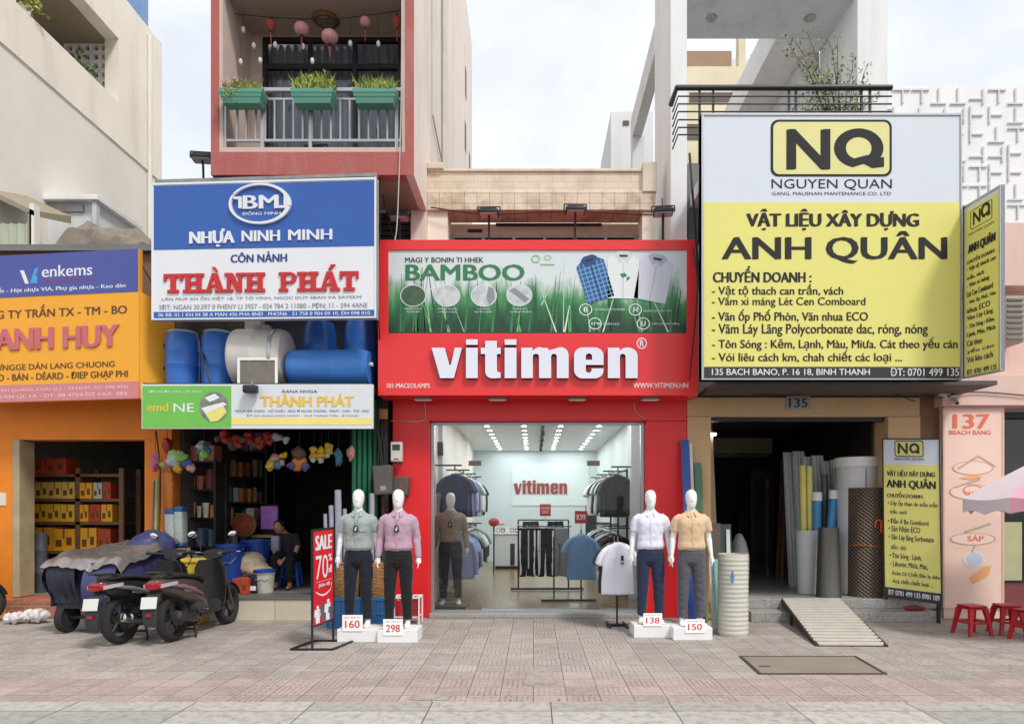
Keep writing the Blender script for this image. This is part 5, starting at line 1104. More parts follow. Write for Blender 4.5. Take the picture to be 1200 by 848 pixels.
# joints of the shop mannequin (faces -Y)
J = dict(sh=(.185, .0, 1.455), el=(.235, .03, 1.165), wr=(.262, -.015, .925), hip=(.092, 0, .93), kn=(.108, -.012, .50), an=(.122, .012, .085))
def mir(p, s): return Vector((p[0] * s, p[1], p[2]))
def arm(mb, s, k=1., end='wr', add=0.):
 a, b_, c = mir(J['sh'], s), mir(J['el'], s), mir(J['wr'], s)
 pts = [a + Vector((-.07 * s, 0, -.03)), a + Vector((-.03 * s, 0, -.020)), a + Vector((.004 * s, 0, -.045)), a.lerp(b_, .3), a.lerp(b_, .65), b_]; r_ = [.02, .034, .043, .046, .044, .039]
 if end == 'wr': pts += [b_.lerp(c, .25), b_.lerp(c, .6), c]; r_ += [.04, .033, .0255]
 mb.tube(pts, [x + add for x in r_], 18)
def body_mb():
 mb = MB()
 # trunk and neck
 prof = [(.80, .06, .07, 0), (.86, .135, .095, .0), (.93, .165, .108, 0), (1.0, .158, .102, 0), (1.08, .138, .092, 0), (1.16, .142, .094, -.004), (1.26, .163, .108, -.010), (1.34, .178, .112, -.008), (1.41, .178, .10, 0), (1.455, .150, .082, .008), (1.485, .095, .068, .014), (1.51, .062, .06, .014), (1.55, .054, .056, .008), (1.60, .052, .058, 0)]
 mb.loft([ring_e((0, y, z), a, b_, 28, 2.3) for z, a, b_, y in prof], True, True)
 # egg head with a hint of brow and nose
 hp_ = [(1.555, .028, .032, -.03), (1.568, .046, .058, -.022), (1.60, .060, .078, -.012), (1.645, .0705, .090, -.004), (1.69, .0755, .096, .002), (1.735, .074, .095, .005), (1.775, .060, .078, .006), (1.797, .037, .048, .006), (1.806, .012, .016, .006)]
 mb.loft([ring_e((0, y, z), a, b_, 28, 2.1) for z, a, b_, y in hp_], True, True)
 mb.tube([(0, -.086, 1.70), (0, -.097, 1.665), (0, -.093, 1.645)], [.008, .0105, .012], 10)
 for s in (-1, 1):
  arm(mb, s)
  w = mir(J['wr'], s); dn = Vector((.06 * s, -.10, -1)).normalized()
  # palm and fingers, slightly curled, the back of the hand turned outward
  fw = Vector((0, -1, 0)); ou = Vector((s, 0, 0))
  mb.tube([w + Vector((0, 0, .03)), w, w + dn * .035, w + dn * .075, w + dn * .095], [.024, .0235, .034, .037, .030], 14, ry=[.024, .021, .017, .016, .013])
  base = w + dn * .088
  for i, (off, ln, r0) in enumerate(((-.028, .066, .0085), (-.0095, .076, .009), (.0095, .071, .0086), (.0265, .055, .0075))):
   p0 = base + Vector((0, off, 0)) + dn * (-.012); cu = Vector((-s * .30, 0, 0))
   p1 = p0 + (dn + cu * .25).normalized() * ln * .48; p2 = p1 + (dn + cu * .9).normalized() * ln * .34; p3 = p2 + (dn + cu * 1.5).normalized() * ln * .3
   mb.tube([p0, p0 + dn * .012, p1, p2, p3], [r0, r0 * 1.05, r0, r0 * .9, r0 * .62], 10)
  p0 = w + dn * .028 + fw * .022; p1 = p0 + (dn * .7 + fw * .75 + ou * -.1).normalized() * .036; p2 = p1 + (dn * 1. + fw * .3 - ou * .25).normalized() * .030
  mb.tube([p0 - fw * .012, p0, p1, p2], [.012, .0125, .0105, .0075], 10)
  hpj, kn, an = mir(J['hip'], s), mir(J['kn'], s), mir(J['an'], s)
  mb.tube([hpj + Vector((0, 0, .05)), hpj, hpj.lerp(kn, .3), hpj.lerp(kn, .7), kn, kn.lerp(an, .25), kn.lerp(an, .6), an, an + Vector((0, 0, -.03))], [.078, .082, .078, .062, .052, .053, .043, .033, .034], 18)
  mb.loft([[Vector((an.x + s * ox + rx * math.cos(2 * math.pi * j / 16), yc, max(.002, zc + rz * math.sin(2 * math.pi * j / 16)))) for j in range(16)] for yc, rx, rz, zc, ox in ((an.y + .055, .012, .015, .03, 0), (an.y + .045, .028, .034, .034, 0), (an.y, .034, .046, .046, 0), (an.y - .06, .038, .034, .034, .004), (an.y - .12, .043, .024, .022, .01), (an.y - .165, .038, .016, .016, .012), (an.y - .19, .018, .008, .011, .012))], True, True)
 return mb
def shirt_mb(long):
 mb = MB()
 prof = [(1.0, .166, .112, 0), (1.015, .170, .116, -.004), (1.035, .182, .128, -.007), (1.07, .181, .128, -.007), (1.12, .170, .121, -.006), (1.2, .168, .120, -.008), (1.29, .180, .124, -.012), (1.36, .196, .126, -.008), (1.415, .204, .112, 0), (1.452, .184, .094, .008), (1.482, .122, .080, .013), (1.506, .076, .070, .014)]
 mb.loft([ring_e((0, y, z), a, b_, 32, 2.35) for z, a, b_, y in prof], True, True)
 for s in (-1, 1):
  a, b_, c = mir(J['sh'], s), mir(J['el'], s), mir(J['wr'], s)
  if long:
   mb.tube([a + Vector((-.09 * s, 0, -.035)), a + Vector((-.035 * s, 0, -.026)), a + Vector((.004 * s, 0, -.056)), a.lerp(b_, .32), a.lerp(b_, .65), b_, b_.lerp(c, .3), b_.lerp(c, .7), b_.lerp(c, .93), b_.lerp(c, .94), b_.lerp(c, 1.06)], [.03, .054, .060, .060, .055, .051, .049, .043, .040, .036, .036], 20)
  else:
   mb.tube([a + Vector((-.09 * s, 0, -.035)), a + Vector((-.035 * s, 0, -.026)), a + Vector((.004 * s, 0, -.056)), a.lerp(b_, .34), a.lerp(b_, .62), a.lerp(b_, .72)], [.03, .054, .061, .064, .064, .064], 20)
 return mb
def trouser_mb():
 mb = MB()
 prof = [(.80, .105, .085, 0), (.84, .150, .112, 0), (.90, .178, .120, .004), (.95, .176, .118, .003), (1.0, .164, .108, 0), (1.035, .160, .104, 0)]
 mb.loft([ring_e((0, y, z), a, b_, 32, 2.4) for z, a, b_, y in prof], True, True)
 for s in (-1, 1):
  hpj, kn, an = mir(J['hip'], s), mir(J['kn'], s), mir(J['an'], s)
  mb.tube([hpj + Vector((-.004 * s, 0, .03)), hpj + Vector((0, 0, -.03)), hpj.lerp(kn, .35), hpj.lerp(kn, .75), kn, kn.lerp(an, .25), kn.lerp(an, .6), kn.lerp(an, .88), kn.lerp(an, .97)], [.088, .097, .094, .083, .075, .073, .064, .058, .059], 22)
 return mb
me_body = remesh(body_mb(), .0052, 3); me_shS = remesh(shirt_mb(False), .0075, 9); me_shL = remesh(shirt_mb(True), .0075, 9); me_tr = remesh(trouser_mb(), .008, 7)
def cloth(name, c, var=.10, wv=1., rough=.85, stripe=None):
 """woven cloth: fine noise, soft creases in the bump, optional stripes"""
 if name in MATS: return MATS[name]
 m = M(name, c, rough, var=var, scale=60, bump=.0, spec=.25); N = m.node_tree.nodes; L = m.node_tree.links; b_ = N['Principled BSDF']; b_.inputs['Sheen Weight'].default_value = .15
 tx = N.new('ShaderNodeTexCoord'); n_ = N.new('ShaderNodeTexNoise'); n_.inputs['Scale'].default_value = 5.5; n_.inputs['Detail'].default_value = 2.5; n_.inputs['Distortion'].default_value = .8; L.new(tx.outputs['Object'], n_.inputs['Vector'])
 bp = N.new('ShaderNodeBump'); bp.inputs['Strength'].default_value = .3 * wv; bp.inputs['Distance'].default_value = .03; L.new(n_.outputs['Fac'], bp.inputs['Height']); L.new(bp.outputs['Normal'], b_.inputs['Normal'])
 if stripe:
  wv_ = N.new('ShaderNodeTexWave'); wv_.inputs['Scale'].default_value = stripe[1]; wv_.bands_direction = 'X'; L.new(tx.outputs['Object'], wv_.inputs['Vector'])
  rr = N.new('ShaderNodeValToRGB'); rr.color_ramp.elements[0].position = .7; rr.color_ramp.elements[1].position = .8; L.new(wv_.outputs['Fac'], rr.inputs[0])
  mm = N.new('ShaderNodeMix'); mm.data_type = 'RGBA'; L.new(rr.outputs[0], mm.inputs['Factor']); src = b_.inputs['Base Color'].links[0].from_socket; L.new(src, mm.inputs['A']); mm.inputs['B'].default_value = (*stripe[0], 1); L.new(mm.outputs['Result'], b_.inputs['Base Color'])
 return m
m_mann = M('mannequin_white', rgb(236, 236, 234), .38, var=.015, scale=3, spec=.4)
def collar_mb():
 mb = MB(); n = 22
 # stand and turned-down leaf, open at the front
 inn, top_, leaf = [], [], []
 for j in range(n + 1):
  t = R(-90 + 20 + (360 - 40) * j / n); c_, s_ = math.cos(t), math.sin(t); fr = max(0, -s_) ** 2
  inn.append(Vector((.066 * c_, .012 + .068 * s_, 1.492 - .018 * fr))); top_.append(Vector((.066 * c_, .008 + .072 * s_, 1.538 - .022 * fr)))
  leaf.append(Vector(((.096 + .024 * fr) * c_, .010 + (.098 + .048 * fr) * s_, 1.498 - .060 * fr)))
 for A_, B_ in ((inn, top_), (top_, leaf), (leaf, [p + Vector((-p.x * .1, -p.y * .1, -.012)) for p in leaf])):
  k = len(mb.v); mb.v += A_ + B_
  for j in range(n): mb.f.append([k + j, k + j + 1, k + n + 1 + j + 1, k + n + 1 + j]); mb.mi.append(0); mb.smooth.append(True)
 return mb
def mannequin(loc, rz, label, shirt, shirt_m, tr_m, sc_=1., long=False, hang=True, belt=False, pocket=False):
 t = thing('mannequin', loc, label, 'mannequin', 'white mannequins dressed in shirts and trousers')
 # the parts are built around the origin and parented, so place the root last
 t.location = (0, 0, 0)
 o = bpy.data.objects.new('body', me_body); col.objects.link(o); o.parent = t
 sm_ = me_shL if long else me_shS
 s_ = put(sm_.copy(), 'shirt', shirt_m, t, .0062, 7.5, .9)
 put(me_tr.copy(), 'trousers', tr_m, t, .0055, 7, 1.5)
 c_ = collar_mb().build('collar', shirt_m, s_)
 mb = MB(); prof = [(1.035, -.142), (1.1, -.139), (1.2, -.139), (1.29, -.146), (1.36, -.144), (1.42, -.122), (1.463, -.096)]
 mb.loft([[Vector((-.014, y - .0005, z)), Vector((.014, y - .0005, z)), Vector((.014, y + .012, z)), Vector((-.014, y + .012, z))] for z, y in prof], True, True, False); mb.build('placket', shirt_m, s_)
 for z, y in ((1.08, -.1415), (1.16, -.140), (1.24, -.1435), (1.32, -.147), (1.40, -.131)):
  mb = MB(); mb.lathe([(.005, 0), (.005, -.003)], (0, y, z), 10, 'y'); mb.build('button', M('button_' + shirt_m.name, tuple(k * .7 for k in shirt_m['base']), .4), s_)
 if pocket:
  mb = MB(); mb.obox((.085, -.133, 1.30), (.085, .008, .095), Matrix.Rotation(R(14), 4, 'Z')); mb.build('pocket', shirt_m, s_)
 mb = MB(); mb.loft([ring_e((0, 0, z), .1645 + k, .1085 + k, 32, 2.4) for z, k in ((1.0, .0), (1.003, .003), (1.032, .002), (1.035, 0))], False, False)
 mb.build('waistband', M('belt_black', (.012, .012, .013), .4) if belt else tr_m, t)
 mb = MB(); mb.rbox(-.022 if belt else -.008, .022 if belt else .008, -.118, -.108, 1.0 if belt else 1.01, 1.035 if belt else 1.025, .004); mb.build('buckle' if belt else 'button', m_alu if belt else m_dgrey, t)
 if hang:
  h_ = MB(); h_.tube([(-.045, -.07, 1.485), (-.022, -.142, 1.40), (0, -.157, 1.33)], .0018, 6); h_.tube([(.045, -.07, 1.485), (.022, -.142, 1.40), (0, -.150, 1.33)], .0016, 6); cord = h_.build('tag_cord', m_black, t)
  mb = MB(); mb.rbox(-.028, .028, -.164, -.1595, 1.245, 1.33, .004); tg = mb.build('hang_tag', M('tag_black', (.02, .02, .024), .4), t)
  mb = MB(); mb.box(-.012, .006, -.1655, -.1642, 1.265, 1.295); mb.box(-.006, .014, -.1655, -.1642, 1.298, 1.31); mb.build('tag_print', k_white, tg)
 t.location = loc; t.rotation_euler.z = rz; t.scale = (sc_,) * 3
 return t
me_body.materials.clear(); me_body.materials.append(m_mann)
def plinth(x0, x1, yb, price, label):
 """white box with a price card leaning on its front edge (photo pixels of the front face)"""
 Yf = gy(yb); xa, xb = X(x0, Yf), X(x1, Yf); w = xb - xa; hgt = .165; dp = .40
 t = thing('plinth', ((xa + xb) / 2, Yf + dp / 2, 0), label, 'plinth', 'white plinths under the mannequins')
 MB().box(xa, xb, Yf, Yf + dp, 0, hgt).build('box', M('plinth_white', rgb(228, 228, 228), .55, var=.03, dirt=.12, dcol=rgb(170, 166, 160)), t, bevel=.006)
 return t, Vector(((xa + xb) / 2, Yf + dp / 2, hgt)), Yf
def card(x0, y0, x1, y1, Yf, txt, label, group='price cards on the white plinths'):
 Yc = Yf - .012; Bc = Board(x0, y0, x1, y1, P(x0, y1, Yc), P(x1, y1, Yc) - P(x0, y1, Yc), P(x0, y0, Yc + .03) - P(x0, y1, Yc) + Vector((0, 0, 0)))
 t = thing('price_card', P((x0 + x1) / 2, y1, Yc), label, 'price card', group)
 mb = MB(); Bc.rect(mb, x0, y0, x1, y1, -.006, 0); Bc.rect(mb, x0, y0, x1, y1, -.006); mb.build('card', M('card_white', rgb(236, 234, 232), .5, var=.02), t)
 w = x1 - x0; h = y1 - y0
 lines(Bc, t, M('card_red', (.55, .03, .035), .5), [(txt, x0 + w * .14, y0 + h * .34, x1 - w * .14, y0 + h * .8, .02)], 'digits', .002)
 lines(Bc, t, k_ink, [('GIÁ CHỈ TỪ', x0 + w * .1, y0 + h * .1, x1 - w * .1, y0 + h * .2)], 'caption', .002)
CL = {}
figs = [
 (395, 442, 752, '160', 'white plinth with a card reading 160 beside the sale stand', 419, 'white mannequin in a sage green short sleeved shirt and navy trousers', (False, cloth('sage_cotton', rgb(152, 162, 158)), cloth('navy_twill', rgb(28, 32, 46), .12), False, True), (401, 720, 425, 739), 2),
 (442, 489, 753, '298', 'white plinth with a card reading 298 before the red column', 466, 'white mannequin in a mauve long sleeved shirt and belted black trousers', (True, cloth('mauve_cotton', rgb(176, 148, 164), stripe=(rgb(186, 152, 172), 14)), cloth('black_twill', (.012, .012, .013), .12), True, False), (449, 725, 472, 744), 3),
 (743, 786, 747, '138', 'white plinth with a card reading 138 nearest the shop glass', 763, 'white mannequin in a pale lilac shirt and dark blue jeans', (False, cloth('pale_lilac_cotton', rgb(222, 222, 238)), cloth('dark_denim', rgb(40, 50, 74), .25), False, False), (754, 718, 776, 733), -3),
 (789, 835, 750, '150', 'white plinth with a card reading 150 beside the ribbed roll', 811, 'white mannequin in a beige polo shirt and grey trousers', (False, cloth('beige_pique', rgb(212, 184, 150)), cloth('grey_twill', rgb(84, 84, 92), .15), False, False), (803, 725, 826, 741), -2)]
for x0, x1, yb, pr, pl_lab, cx, lab, (lg, sm_, tm_, belt, pk), cb, rz in figs:
 t, c, Yf = plinth(x0, x1, yb, pr, pl_lab)
 xm = X(cx, c.y)
 mannequin((xm, c.y + .045, c.z), R(rz), lab, None, sm_, tm_, .985, lg, hang=pr in ('160', '298'), belt=belt, pocket=pk)
 card(*cb, Yf, pr, 'white price card reading %s in red digits' % pr)
YM = .62
MB_ = MB(); MB_.box(X(508, YM), X(548, YM), YM - .28, YM + .25, sz, sz + .05); tag(MB_.build('low_platform', M('base_grey', rgb(120, 116, 110), .5), bevel=.005), 'low grey platform under the mannequin behind the glass', 'platform')
mannequin((X(528, YM), YM, sz + .05), R(4), 'white mannequin in a taupe long sleeved shirt behind the shop glass', None, cloth('taupe_cotton', rgb(170, 150, 138)), cloth('charcoal_twill', rgb(78, 76, 80), .12), 1.02, True, hang=True)
# ================================================================== clothes on rails and stands
def hang_shirt_mb(long):
 mb = MB()
 prof = [(-.075, .050, .032), (-.085, .075, .04), (-.11, .14, .048), (-.145, .200, .052), (-.20, .222, .056), (-.30, .225, .058), (-.5, .228, .054), (-.66, .236, .05), (-.76, .240, .048), (-.775, .238, .044)]
 mb.loft([ring_e((0, 0, z), a, b_, 28, 2.4) for z, a, b_ in reversed(prof)], True, True)
 for s in (-1, 1):
  if long: mb.tube([(.15 * s, 0, -.15), (.20 * s, 0, -.19), (.245 * s, 0, -.32), (.265 * s, -.01, -.52), (.262 * s, -.02, -.70)], [.05, .07, .062, .05, .04], 16, ry=[.035, .046, .042, .036, .03])
  else: mb.tube([(.15 * s, 0, -.15), (.20 * s, 0, -.19), (.255 * s, 0, -.29), (.29 * s, 0, -.37)], [.05, .075, .075, .072], 16, ry=[.035, .046, .046, .044])
 return mb
gh_S = remesh(hang_shirt_mb(False), .012, 2); gh_L = remesh(hang_shirt_mb(True), .012, 2)
m_hw = M('hanger_wood', rgb(176, 130, 84), .5, var=.15)
def hanging_shirt(mat_, lab, long=False, sc_=1., coll=True, seam=True):
 t = thing('hanging_shirt', (0, 0, 0), lab, 'shirt', 'shirts hanging on the shop rails')
 o = put((gh_L if long else gh_S).copy(), 'garment', mat_, t, .008, 7, .45)
 mb = MB(); mb.tube([(-.19, 0, -.145), (-.10, 0, -.095), (0, 0, -.078), (.10, 0, -.095), (.19, 0, -.145)], .009, 8); h_ = mb.build('hanger', m_hw, t)
 mb = MB(); mb.tube([(0, 0, -.08), (0, 0, -.03)] + [(0, .02 * math.cos(R(a_)) - .0, .0 + .02 * math.sin(R(a_)) - .012) for a_ in range(-80, 200, 40)], .0035, 6); mb.build('hook', m_alu, h_)
 if coll:
  mb = MB(); n = 16; a_, b_ = [], []
  for j in range(n + 1):
   q_ = R(-75 + 330 * (j / n) - 90 + 90 - 0); q_ = R(-90 + 16 + (360 - 32) * j / n); fr = max(0, -math.sin(q_)) ** 2
   a_.append(Vector((.052 * math.cos(q_), .034 * math.sin(q_), -.062 - .015 * fr))); b_.append(Vector((.075 * math.cos(q_), (.050 + .012 * fr) * math.sin(q_), -.088 - .04 * fr)))
  k = len(mb.v); mb.v += a_ + b_
  for j in range(n): mb.f.append([k + j, k + j + 1, k + n + 2 + j, k + n + 1 + j]); mb.mi.append(0); mb.smooth.append(True)
  mb.build('collar', mat_, o)
 if seam:
  mb = MB(); mb.loft([[Vector((-.013, y, z)), Vector((.013, y, z)), Vector((.013, y + .01, z)), Vector((-.013, y + .01, z))] for z, y in ((-.13, -.058), (-.2, -.067), (-.4, -.068), (-.7, -.061), (-.765, -.055))], True, True, False); mb.build('placket', mat_, o)
 return t
C_ = lambda n, r, g, b: cloth('cloth_' + n, rgb(r, g, b), .10, .8)
cols = {'navy': C_('navy', 40, 46, 84), 'deep navy': C_('deep_navy', 30, 34, 58), 'lilac': C_('lilac', 176, 178, 222), 'steel blue': C_('steel', 92, 112, 150), 'charcoal': C_('charcoal', 52, 54, 60), 'grey': C_('grey', 128, 130, 134), 'white': C_('white', 222, 222, 222), 'black': C_('black', 24, 24, 27), 'lavender': C_('lavender', 168, 170, 212), 'sky blue': C_('sky', 140, 162, 206), 'pale grey': C_('palegrey', 190, 194, 198), 'mint grey': C_('mint', 176, 190, 186), 'cream': C_('cream', 208, 200, 184)}
protos = {}
def hang(color, long, loc, rz, lab, sc_=1.):
 k = long
 if k not in protos: o = hanging_shirt(cols[color], lab, long); protos[k] = o
 else: o = copy_tree(protos[k]); o['label'] = lab
 for nm in ('garment', 'collar', 'placket'): recolor(o, nm, cols[color])
 o.location = loc; o.rotation_euler.z = rz; o.scale = (sc_ * 1.08, sc_ * 1.1, sc_ * 1.04); return o
qr = random.Random(21)
def rail_row(X0, z, y0, seq, where, step, longs, base=0., turn=0):
 for i, c in enumerate(seq):
  hang(c, longs(i), (X0 + qr.uniform(-.03, .03), y0 + i * step, z), R(turn + qr.uniform(-10, 10)), '%s shirt, %s from the glass on the %s' % (c, ORD[i], where), qr.uniform(.97, 1.05))
rail_row(-1.36, 2.375, 1.35, ['navy', 'navy', 'lilac', 'navy', 'steel blue', 'charcoal', 'pale grey', 'white', 'grey', 'white', 'charcoal', 'black', 'black', 'charcoal'], 'upper rail by the taupe mannequin', .30, lambda i: i % 5 in (2, 4), turn=6)
rail_row(-1.34, 1.275, 1.4, ['lavender', 'sky blue', 'lilac', 'sky blue', 'steel blue', 'navy', 'mint grey', 'pale grey', 'charcoal', 'white', 'black', 'grey', 'charcoal'], 'lower rail by the taupe mannequin', .33, lambda i: i % 2 == 0, turn=6)
rail_row(1.52, 2.375, 1.75, ['black', 'charcoal', 'black', 'white', 'black', 'white', 'mint grey', 'white', 'black', 'white', 'pale grey', 'white', 'charcoal', 'white'], 'upper rail near the denim shirt', .30, lambda i: i == 1, turn=-6)
rail_row(1.52, 1.275, 1.8, ['black', 'navy', 'charcoal', 'white', 'mint grey', 'black', 'mint grey', 'charcoal', 'white', 'grey', 'white', 'black'], 'lower rail near the denim shirt', .33, lambda i: i % 3 == 0, turn=-6)
def gondola(Xr, Xw, y0, y1, lab):
 t = thing('clothes_rack', ((Xr + Xw) / 2, (y0 + y1) / 2, sz), lab, 'clothes rack')
 for zz in (2.38, 1.28):
  mb = MB(); mb.tube([(Xr, y0, zz), (Xr, y1, zz)], .013, 8); mb.build('rail', m_black, t)
 n = 4
 for i in range(n):
  y = y0 + .02 + (y1 - y0 - .04) * i / (n - 1)
  mb = MB(); mb.box(Xw - .02, Xw + .02, y - .02, y + .02, sz, 2.5); up_ = mb.build('upright', m_black, t)
  for zz in (2.44, 1.34):
   mb = MB(); mb.bar((Xw, y, zz), (Xr + (.12 if Xr > Xw else -.12), y, zz), .028, .028); mb.bar((Xr, y, zz), (Xr, y, zz - .06), .02); mb.build('arm', m_black, up_)
 mb = MB(); mb.bar((Xw, y0, 2.47), (Xw, y1, 2.47), .03); mb.bar((Xw, y0, sz + .05), (Xw, y1, sz + .05), .04); mb.build('beam', m_black, t)
gondola(-1.36, -1.76, 1.12, 5.6, 'black two tier clothes rack holding navy and blue shirts'); gondola(1.52, 1.88, 1.55, 5.9, 'black two tier clothes rack holding black and white T-shirts')
m_tic = k_rd
def sign_card(loc, w, h, txt, lab, parent_lab='sign'):
 t = thing('sale_sign', loc, lab, 'sign'); x, y, z = loc
 MB().box(x - w / 2, x + w / 2, y - .008, y + .008, z, z + h).build('card', M('card_red_bg', rgb(196, 30, 40), .45, var=.04), t)
 b_ = Board(0, 0, 100, 100, (x - w / 2, y - .008, z), (w, 0, 0), (0, 0, h)); lines(b_, t, k_white, txt, 'lettering', .002)
 mb = MB(); mb.tube([(x, y, z - .12), (x, y, z)], .008, 6); mb.build('stem', m_alu, t); return t
# trousers on the middle rack
def trousers_hang_mb():
 mb = MB(); mb.loft([ring_e((0, 0, z), a, b_, 24, 2.6) for z, a, b_ in ((-.34, .165, .05), (-.2, .175, .05), (-.06, .165, .042), (-.03, .162, .04))], True, True)
 for s in (-1, 1): mb.loft([ring_e((x * s, 0, z), a, b_, 18, 2.4) for z, x, a, b_ in ((-.98, .085, .062, .036), (-.7, .087, .07, .042), (-.35, .088, .082, .048), (-.25, .085, .082, .048))], True, True)
 return mb
me_th = remesh(trousers_hang_mb(), .012, 2)
def hanging_trousers(lab, mat_, stripe):
 t = thing('hanging_trousers', (0, 0, 0), lab, 'trousers', 'trousers on the middle rack'); o = put(me_th.copy(), 'garment', mat_, t, .007, 7, .5)
 if stripe:
  for s in (-1, 1):
   mb = MB(); mb.loft([[Vector((s * x - .016, y, z)), Vector((s * x + .016, y, z)), Vector((s * x + .016, y + .012, z)), Vector((s * x - .016, y + .012, z))] for z, x, y in ((-.95, .125, -.036), (-.6, .135, -.043), (-.3, .145, -.046), (-.08, .142, -.040))], True, True, False); mb.build('side_stripe', k_white, o)
 mb = MB(); mb.tube([(-.15, 0, -.03), (.15, 0, -.03)], .008, 6); mb.tube([(0, 0, -.03), (0, 0, .012), (0, .018, .022), (0, .02, .0)], .004, 6); mb.build('hanger', m_alu, t); return t
RZ = 1.34; RY = 2.7
t = thing('clothes_rack', (.15, RY, sz), 'black free standing rack with black trousers in the middle of the shop', 'clothes rack')
mb = MB(); mb.tube([(-.32, RY, RZ), (.75, RY, RZ)], .013, 8); mb.tube([(-.3, RY + .4, RZ + .12), (.7, RY + .4, RZ + .12)], .013, 8); mb.build('rail', m_black, t)
for x in (-.3, .7):
 mb = MB(); mb.tube([(x, RY + .2, sz + .03), (x, RY + .2, RZ + .12)], .016, 8); mb.bar((x, RY, RZ), (x, RY + .4, RZ + .12), .022); mb.build('post', m_black, t)
mb = MB(); mb.bar((-.45, RY + .2, sz + .03), (1.0, RY + .2, sz + .03), .05, .04); mb.build('base_bar', m_black, t)
specs = [(-.12, RY - .02, 'black', 1), (.24, RY - .04, 'black', 1), (.52, RY, 'grey', 0), (.02, RY + .1, 'black', 0), (.40, RY + .12, 'pale grey', 0), (-.05, RY + .38, 'charcoal', 0), (.45, RY + .4, 'black', 0)]
labs = ['black trousers with white side stripes nearest the counter end of the rack', 'black trousers with white side stripes in the middle of the rack', 'grey trousers hanging at the end of the middle rack', 'plain black trousers tucked behind the striped ones', 'pale grey trousers behind the grey pair', 'charcoal trousers on the raised back rail near the counter', 'black trousers on the raised back rail behind the grey pair']
for (x, y, c, st), l in zip(specs, labs):
 o = hanging_trousers(l, cols[c], st); o.location = (x, y, RZ if y < RY + .3 else RZ + .12); o.rotation_euler.z = R(qr.uniform(-12, 12))
sign_card((.24, RY + .3, RZ + .20), .22, .24, [('ƯU ĐÃI', 14, 22, 86, 42, .02), ('SALE', 20, 52, 80, 76, .02)], 'smaller red sale sign on top of the trouser rack')
sign_card((.84, 1.32, 1.43), .22, .22, [('K99', 14, 26, 86, 72, .03)], 'red sign reading K99 above the denim shirt')
# display stands
def stand(x, y, ztop, zb, lab, bw=.5):
 t = thing('display_stand', (x, y, zb), lab, 'display stand')
 mb = MB(); mb.tube([(x, y, zb + .02), (x, y, ztop)], .014, 8); mb.build('pole', m_black, t)
 mb = MB(); mb.bar((x - bw / 2, y, zb + .02), (x + bw / 2, y, zb + .02), .05, .035); mb.build('base_bar', m_black, t)
 return t
stand(.36, 1.25, 1.2, sz, 'thin black display stand before the black trousers', .45); stand(.84, 1.3, 1.33, sz, 'thin black display stand carrying the denim shirt', .52)
cols['denim'] = C_('denim', 122, 160, 202); cols['lightwhite'] = C_('lightwhite', 226, 226, 236)
o = hanging_shirt(cols['denim'], 'light blue denim short sleeved shirt on a thin black stand inside the shop', False); o.location = (.84, 1.24, 1.32); o.scale = (1.08, 1, 1.12); o['category'] = 'shirt'
for i in range(6):
 mb = MB(); mb.lathe([(.006, 0), (.006, -.003)], (0, -.069, -.18 - i * .1), 8, 'y'); c_ = mb.build('button', k_white); c_.parent = o; c_.location = c_.location
TY_ = -.98; TX = X(724, TY_)
t = stand(TX, TY_ + .1, 1.26, 0, 'black stand on the pavement carrying white T-shirts beside the glass', .30)
mb = MB(); mb.bar((TX - .12, TY_ - .1, .02), (TX - .12, TY_ + .35, .02), .03, .025); mb.bar((TX + .12, TY_ - .1, .02), (TX + .12, TY_ + .35, .02), .03, .025); mb.build('foot', m_black, t)
for i, (c, dx, dy, l) in enumerate((('lightwhite', 0, 0, 'front white T-shirt on the pavement stand beside the jeans mannequin'), ('charcoal', -.035, .13, 'dark T-shirt peeping out behind the white one on the pavement stand'), ('white', .03, .24, 'rear white T-shirt on the pavement stand'))):
 o = hanging_shirt(cols[c], l, False, coll=i == 0, seam=False); o.location = (TX + dx, TY_ + dy, 1.28); o.scale = (.98, 1, 1.04)
 if i == 0:
  mb = MB(); mb.rbox(.035, .075, -.078, -.074, -.36, -.24, .004); tg = mb.build('hang_tag', M('tag_black'), None); tg.parent = o; tg.location = (.055, -.076, -.36)
  mb = MB(); mb.box(-.012, .012, -.0045, -.003, .02, .05); pr_ = mb.build('tag_print', k_white); pr_.parent = tg; pr_.location = (0, -.004, .02)

# ================================================================== things along the pavement in front of the red columns
m_crate = M('crate_blue', rgb(44, 112, 168), .5, var=.08, dirt=.15)
def crate(x0, x1, y0, y1, h, lab):
 t = thing('plastic_crate', ((x0 + x1) / 2, (y0 + y1) / 2, 0), lab, 'crate')
 mb = MB(); w = .02; mb.box(x0, x1, y0, y1, 0, .02)
 for (a, b_, c, d_) in ((x0, x1, y0, y0 + w), (x0, x1, y1 - w, y1), (x0, x0 + w, y0 + w, y1 - w), (x1 - w, x1, y0 + w, y1 - w)): mb.box(a, b_, c, d_, .0201, h)
 bd = mb.build('body', m_crate, t, bevel=.004)
 mb = MB(); n = max(3, int((x1 - x0) / .09))
 for i in range(n + 1): x = x0 + (x1 - x0) * i / n; mb.box(x - .012, x + .012, y0 - .016, y0 - .0005, .03, h - .05)
 mb.box(x0 - .015, x1 + .015, y0 - .02, y0 - .0008, h - .045, h); mb.box(x0 - .01, x1 + .01, y0 - .018, y0 - .0007, h * .45, h * .5); mb.build('rib', m_crate, bd, bevel=.003)
Yc = -1.08
crate(X(383, Yc), X(421, Yc), Yc, Yc + .45, .44, 'blue plastic crate behind the sage green mannequin and sale stand'); crate(X(422, Yc), X(456, Yc), Yc + .02, Yc + .47, .44, 'blue plastic crate between the two shirted mannequins')
